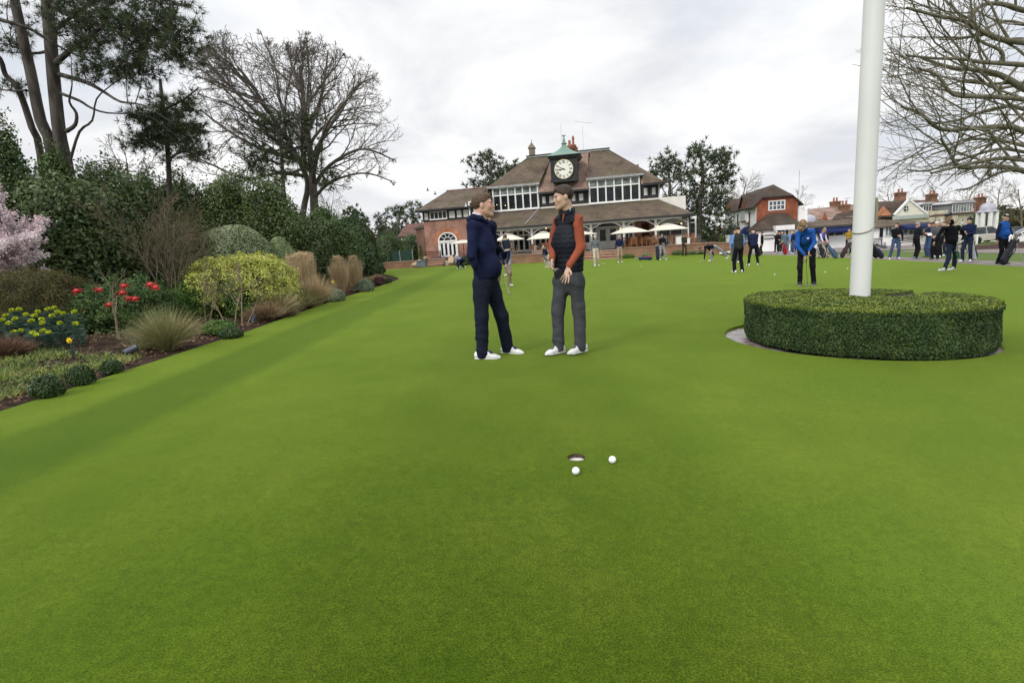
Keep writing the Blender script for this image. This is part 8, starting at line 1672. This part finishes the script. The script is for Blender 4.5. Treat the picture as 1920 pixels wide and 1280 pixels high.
# two men seen from behind
P('man seen from behind in a grey gilet with light blue sleeves and black trousers', 1384.5, 20.3, stand(4, 1.74, feet=((.16, 0, 0), (-.15, .0, 0)), hands=((.20, .14, .92), (-.22, .14, .92)), hpitch=-22, lean=6, toes=(45, -8)), dict(top=dgreen, top2=lblue, legs=black, hair=HAIRD, cap=black, topname='gilet', w=1.16, leg=1.15), .0115)
P('man seen from behind in navy jumper and black trousers with head bowed', 1413, 25.3, stand(-8, 1.78, feet=((.2, 0, 0), (-.2, .1, 0)), hands=((.12, .3, .9), (-.12, .3, .9)), hpitch=-30, lean=16, toes=(35, -10)), dict(top=navy, legs=black, hair=HAIRD, topname='jumper', w=1.2), .0115)
P('man in sky blue jumper half hidden behind the man in the grey gilet', 1377.5, 29, stand(175, 1.78), dict(top=lblue, legs=charg, hair=HAIRB), .016)
P('man in black jacket with a bag, beside the bowed man in navy', 1428.5, 40, stand(60, 1.76), dict(top=black, legs=black, hair=HAIRD), .016)
golf_bag('black golf bag standing just right of the bowed man in navy', 1424, 37.5, 16, 190, [(.012, .012, .014), (.05, .05, .05)], [(.3, .3, .3)], .9)
# on the green towards the clubhouse
P('man in grey jumper, cream trousers and white bobble hat walking towards the camera', 1118, 30.8, stand(182, 1.76, feet=((.1, .12, 0), (-.12, -.12, 0)), hands=((.3, -.02, .82), (-.3, .1, .86))), dict(top=greyk, legs=cream, hair=HAIRD, beanie=white, topname='jumper', w=1.1), .0145)
P('man in navy jumper, khaki trousers and white cap walking towards the camera', 1162.5, 35.1, stand(180, 1.78, feet=((.1, .05, 0), (-.1, -.05, 0)), hands=((.27, .05, .8), (-.27, .1, .82))), dict(top=navy, legs=khaki, hair=HAIRD, cap=white, topname='jumper', w=1.1), .0145)
P('man in black jumper and pale grey trousers looking at his hand near the terrace wall', 1242, 37, stand(172, 1.80, feet=((.12, -.05, 0), (-.2, .1, 0)), hands=((.05, .28, 1.1), (-.26, .05, .82)), hyaw=-12, hpitch=-8), dict(top=black, legs=lgrey, hair=HAIRB, topname='jumper'), .0145)
P('man in olive camouflage jacket and trousers standing at the terrace wall', 1283, 41, stand(180, 1.68, hands=((.08, .26, 1.0), (-.08, .26, 1.0))), dict(top=camo, legs=camo, hair=HAIRB, cap=camo, shoes=SHOEB, topname='jacket', w=1.1), .0155)
golf_bag('navy golf bag standing on the green by the terrace wall', 1233.5, 37.2, 8, 100, [(.012, .015, .04), (.02, .02, .05)], [(.6, .6, .6)], .95)
golf_bag('navy golf bag lying flat on the grass by the terrace wall', 1222, 37.6, 86, 180, [(.02, .03, .12), (.25, .03, .04)], [(.6, .6, .6)], .95, False, True)
golf_bag('white golf bag lying on the grass right of the bending man', 1350, 40, 86, 8, [(.6, .6, .6), (.03, .03, .05)], [(.6, .6, .6)], .9, False, True)
# bending man picking up a ball
YE = 31.; E0 = base(1341, YE)
J = stand(90, 1.8); J.update(jpx(E0, YE, dict(hipR=(1338, 462, .1), hipL=(1341, 462, -.05), kneeR=(1332, 474, .0), kneeL=(1352, 469, -.1), ankR=(1334, 487, .0), ankL=(1363.5, 479.5, -.1), toeR=(1328.5, 489.5, -.03), toeL=(1361.5, 484.5, -.1), shR=(1325, 463, .15), shL=(1323, 463, -.15), elR=(1334, 471, .3), elL=(1321.5, 475, -.2), wrR=(1338, 478, .3), wrL=(1320.5, 486, -.22), neck=(1320, 464, 0), hc=(1315, 466.5, 0))))
J['pel'] = (J['hipR']+J['hipL'])/2; J['s'] = nrm((J['shR']+J['shL'])/2-J['pel']); J['f'] = V3(-1, 0, 0); J['r'] = V3(0, 1, 0); J['tf'] = nrm(V3(0, 0, -1)-J['s']*(V3(0, 0, -1)@J['s'])); J['hR'] = headM(90, -60); J['hs'] = 1.05; J['k'] = .98
o = thing('person', 'man in black and grey trousers bending down with one leg stretched out behind', 'person', tuple(E0)); dress(o, J, .014, dict(top=black, legs=lgrey, hair=HAIRB, topname='jumper', leg=.95))
# golfers behind the man in the hoodie
P('dark-haired golfer with bowed head and beige trousers, putting behind the cup', 945, 17.2, stand(-165, 1.74, lean=38, drop=.08, feet=((.2, 0, 0), (-.2, 0, 0)), hands=((.04, .42, .72), (-.04, .42, .75)), hpitch=-40), dict(top=navy, legs=khaki, hair=HAIRD, topname='jumper'), .0115)
putter('putter of the golfer with the bowed head behind the cup', gnd(955.5, 552)+V3(0, 0, .01), at(944, 520, 16.8), .25)
P('golfer in navy top and pale grey trousers seen between the hoodie man and the parasols', 955, 23.5, stand(150, 1.80, lean=12, feet=((.1, 0, 0), (-.14, .1, 0)), hands=((.05, .32, .95), (-.05, .32, .95)), hpitch=-20), dict(top=navy, legs=lgrey, hair=HAIRD, topname='jumper'), .0125)
P('crouching golfer in grey and navy half hidden behind the navy hoodie', 869, 34, stand(60, 1.72, lean=78, drop=.34, feet=((.14, .0, 0), (-.14, .25, 0)), hands=((.1, .5, .25), (-.1, .55, .3)), hpitch=-20), dict(top=lgrey, legs=navy, hair=HAIRD), .0145)
P('small golfer in blue with a white cap putting left of the orange sleeve', 1028, 31.5, stand(120, 1.40, lean=30, drop=.06, feet=((.14, 0, 0), (-.14, 0, 0)), hands=((.03, .38, .75), (-.03, .38, .75)), hpitch=-30), dict(top=navy, legs=cream, hair=HAIRB, cap=white), .0145)
putter('thin putter of the small golfer in blue', gnd(1019.5, 497.5)+V3(0, 0, .01), at(1024, 478, 31.3), .2)
# ---- crowd on the path, left of the flagpole
P('man in navy jumper and khaki trousers pointing, furthest away before the white wall', 1444, 60, stand(20, 1.72, hands=((.55, .1, 1.35), (-.26, 0, .8))), dict(top=navy, legs=khaki, hair=HAIRG), .018)
P('white-haired man in a black jacket and dark trousers in the group by the porch', 1456, 43, stand(165, 1.76, hands=((-.05, .28, 1.1), (-.26, 0, .8))), dict(top=black, legs=blackj, hair=HAIRW, topname='jacket', w=1.1), .0165)
P('man in dark green jacket behind the white-haired man', 1465.5, 45.5, stand(200, 1.78), dict(top=dgreen, legs=black, hair=HAIRG), .0175)
P('man in a slate blue hooded coat seen from behind by the porch', 1471, 44, stand(-30, 1.82), dict(top=slate, legs=slate, beanie=slate, pom=False, topname='coat', hem=-.3, w=1.1), .0175)
P('man in light blue top and grey trousers by the porch', 1480, 45, stand(160, 1.8), dict(top=lblue, legs=lgrey, hair=HAIRB), .0175)
P('man in navy jacket and jeans, rightmost of the group left of the putting man', 1487.5, 41.5, stand(100, 1.8), dict(top=navy, legs=jeans, hair=HAIRB, topname='jacket'), .0165)
golf_bag('red golf bag with white and green head covers', 1473, 39.5, 14, 175, [(.30, .008, .014), (.38, .01, .018)], [(.65, .65, .65), (.05, .25, .12)], .9)
P('man in white-sleeved lilac jacket and cream trousers leaning over his bag', 1538, 31.5, stand(200, 1.72, lean=14, feet=((.2, 0, 0), (-.2, .2, 0)), hands=((.1, .3, .85), (-.2, .3, .9)), hpitch=-20), dict(top=cloth((.10, .09, .42), key='lilac_cloth'), top2=white, legs=cream, hair=HAIRL, shoes=SHOEB), .0145)
P('bald man in a maroon jumper and beige trousers bending beside the bags', 1547.5, 31.8, stand(120, 1.78, lean=14, hands=((.1, .3, .95), (-.1, .35, .9))), dict(top=maroon, legs=khaki, hair=None, topname='jumper'), .0145)
P('dark-capped man standing behind the bald man in maroon', 1543, 34, stand(160, 1.80), dict(top=navy, legs=black, cap=black, hair=HAIRD), .016)
golf_bag('dark navy golf bag between the two men leaning over', 1545, 31, 18, 150, [(.015, .018, .03), (.02, .025, .05)], [(.12, .12, .12)], .85)
golf_bag('blue-grey golf bag with pink head cover leaning left of the flagpole', 1569, 30.3, 34, 165, [(.07, .12, .20), (.05, .09, .2)], [(.6, .10, .16), (.6, .2, .25)], .95)
golf_bag('dark maroon golf bag with white head covers just left of the flagpole', 1578, 30.6, 30, 15, [(.035, .012, .018), (.03, .01, .02)], [(.6, .6, .58), (.1, .12, .2)], .95)
P('person in a mustard coat and sunglasses with folded arms left of the flagpole', 1590, 35, stand(165, 1.72, hands=((-.1, .22, 1.1), (.1, .24, 1.12))), dict(top=mustard, legs=black, hair=HAIRD, topname='coat', hem=-.32, w=1.12), .015)
P('person in a green jacket partly hidden by the flagpole', 1601, 37, stand(20, 1.8), dict(top=green, legs=charg, cap=white, hair=HAIRB, topname='jacket'), .016)
P('man in a dark grey coat at the back of the group by the porch', 1461, 48, stand(150, 1.8), dict(top=charg, legs=black, hair=HAIRB, topname='coat'), .0185)
P('man in a burgundy jumper at the right end of the group by the porch', 1494, 46, stand(110, 1.76), dict(top=maroon, legs=navy, hair=HAIRG), .0185)
P('dark-jacketed man partly hidden behind the striding man in the navy cap', 1768, 28.5, stand(100, 1.8), dict(top=blackj, legs=dnavy, hair=HAIRD, topname='jacket'), .0155)
P('man in a dark cap behind the man in the navy jacket and jeans', 1747, 30, stand(150, 1.84), dict(top=charg, legs=black, cap=black, hair=HAIRD), .0155)
# ---- right of the flagpole
golf_bag('black golf bag partly hidden behind the flagpole, topmost clubs white', 1644, 28.5, 26, 160, [(.012, .012, .014), (.015, .015, .02)], [(.5, .5, .5)], .95)
golf_bag('black and blue golf bag leaning right of the flagpole', 1655, 28, 36, 165, [(.012, .013, .018), (.014, .02, .09)], [(.35, .35, .35)], .98)
P('young man in black jumper and jeans with white shoes looking left', 1678, 26.8, stand(158, 1.80, feet=((.24, .05, 0), (-.12, 0, 0)), hands=((.02, .25, 1.12), (-.24, .12, .9)), hyaw=-40), dict(top=black, legs=jeans, hair=HAIRD, topname='jumper', w=1.05), .0135)
P('grey-haired man in all black clothes facing right with hands raised', 1716, 26.6, stand(-98, 1.80, hands=((.05, .32, 1.15), (-.05, .36, 1.18))), dict(top=blackj, legs=black, hair=HAIRG, shoes=cloth((.2, .22, .3), key='grey_blue_shoe'), topname='jacket', w=1.12), .0135)
P('man in a navy jacket and jeans facing left towards the man in black', 1740, 27.5, stand(95, 1.78, hands=((.05, .34, 1.15), (-.05, .3, 1.1))), dict(top=navy, legs=jeans, hair=HAIRD, shoes=SHOEB, topname='jacket', w=1.1), .0135)
P('white-haired man in a grey jacket with a white stripe reading a paper', 1753, 25, stand(120, 1.76, lean=5, hands=((.02, .32, 1.05), (-.1, .3, 1.08)), hpitch=-22), dict(top=charg, legs=black, hair=HAIRW, shoes=SHOEK, topname='jacket', w=1.15), .013)
m = thing('score_card', 'small sheet of paper in the hands of the white-haired man in grey', 'paper', tuple(at(1743, 439.5, 24.7))); q = MB(RX(R(60))); q.box(-.1, .1, -.07, .07, 0, .004); q.build('sheet', pm('paper', (.75, .75, .73)), m)
P('man in a white cap standing behind the white-haired man', 1759, 27, stand(110, 1.86), dict(top=charg, legs=black, hair=HAIRD, cap=white), .0145)
P('bearded man in a navy quilted jacket and bobble hat looking left', 1812, 22.3, stand(118, 1.82, feet=((.1, .1, 0), (-.1, -.1, 0)), hands=((.05, .3, 1.18), (-.08, .3, 1.12))), dict(top=navy, legs=dnavy, hair=HAIRD, beanie=navy, topname='quilted_jacket', w=1.15), .012)
golf_bag('pale grey and white golf bag standing behind the man in the bobble hat', 1826, 22.8, 14, 170, [(.42, .43, .47), (.03, .03, .045)], [(.6, .6, .6), (.25, .25, .25)], .95)
c_ = thing('golf_club', 'golf club held upright by the man in the bobble hat', 'golf club', tuple(at(1803, 425, 22.0))); m = MB(); m.tube([(0, 0, -.35), (.03, 0, .35)], [.008, .012], 8); m.build('grip', BLACKP, c_, True); m = MB(); m.lathe([(.03, .1), (.04, .14), (.03, .2)], (.015, 0, 0), 10); m.build('hand_wrap', white, c_, True)
golf_bag('grey bag lying by the bench behind the young man in jeans', 1662, 46, 70, 170, [(.12, .12, .15), (.1, .1, .13)], [(.3, .3, .3)], .9, False, True)
# alignment stick on the green
g = gnd(1562, 484); o = thing('training_aid', 'short pale putting aid lying on the green below the leaning bags', 'training aid', tuple(g)); m = MB(); m.cbox((0, 0, .02), (.55, .05, .035)); m.build('rail', pm('lime_plastic', (.45, .55, .2)), o, bevel=.004); m = MB(); m.tube([(.27, 0, .02), (.52, .01, .02)], .008, 6); m.build('rod', BLACKP, o)
m = None
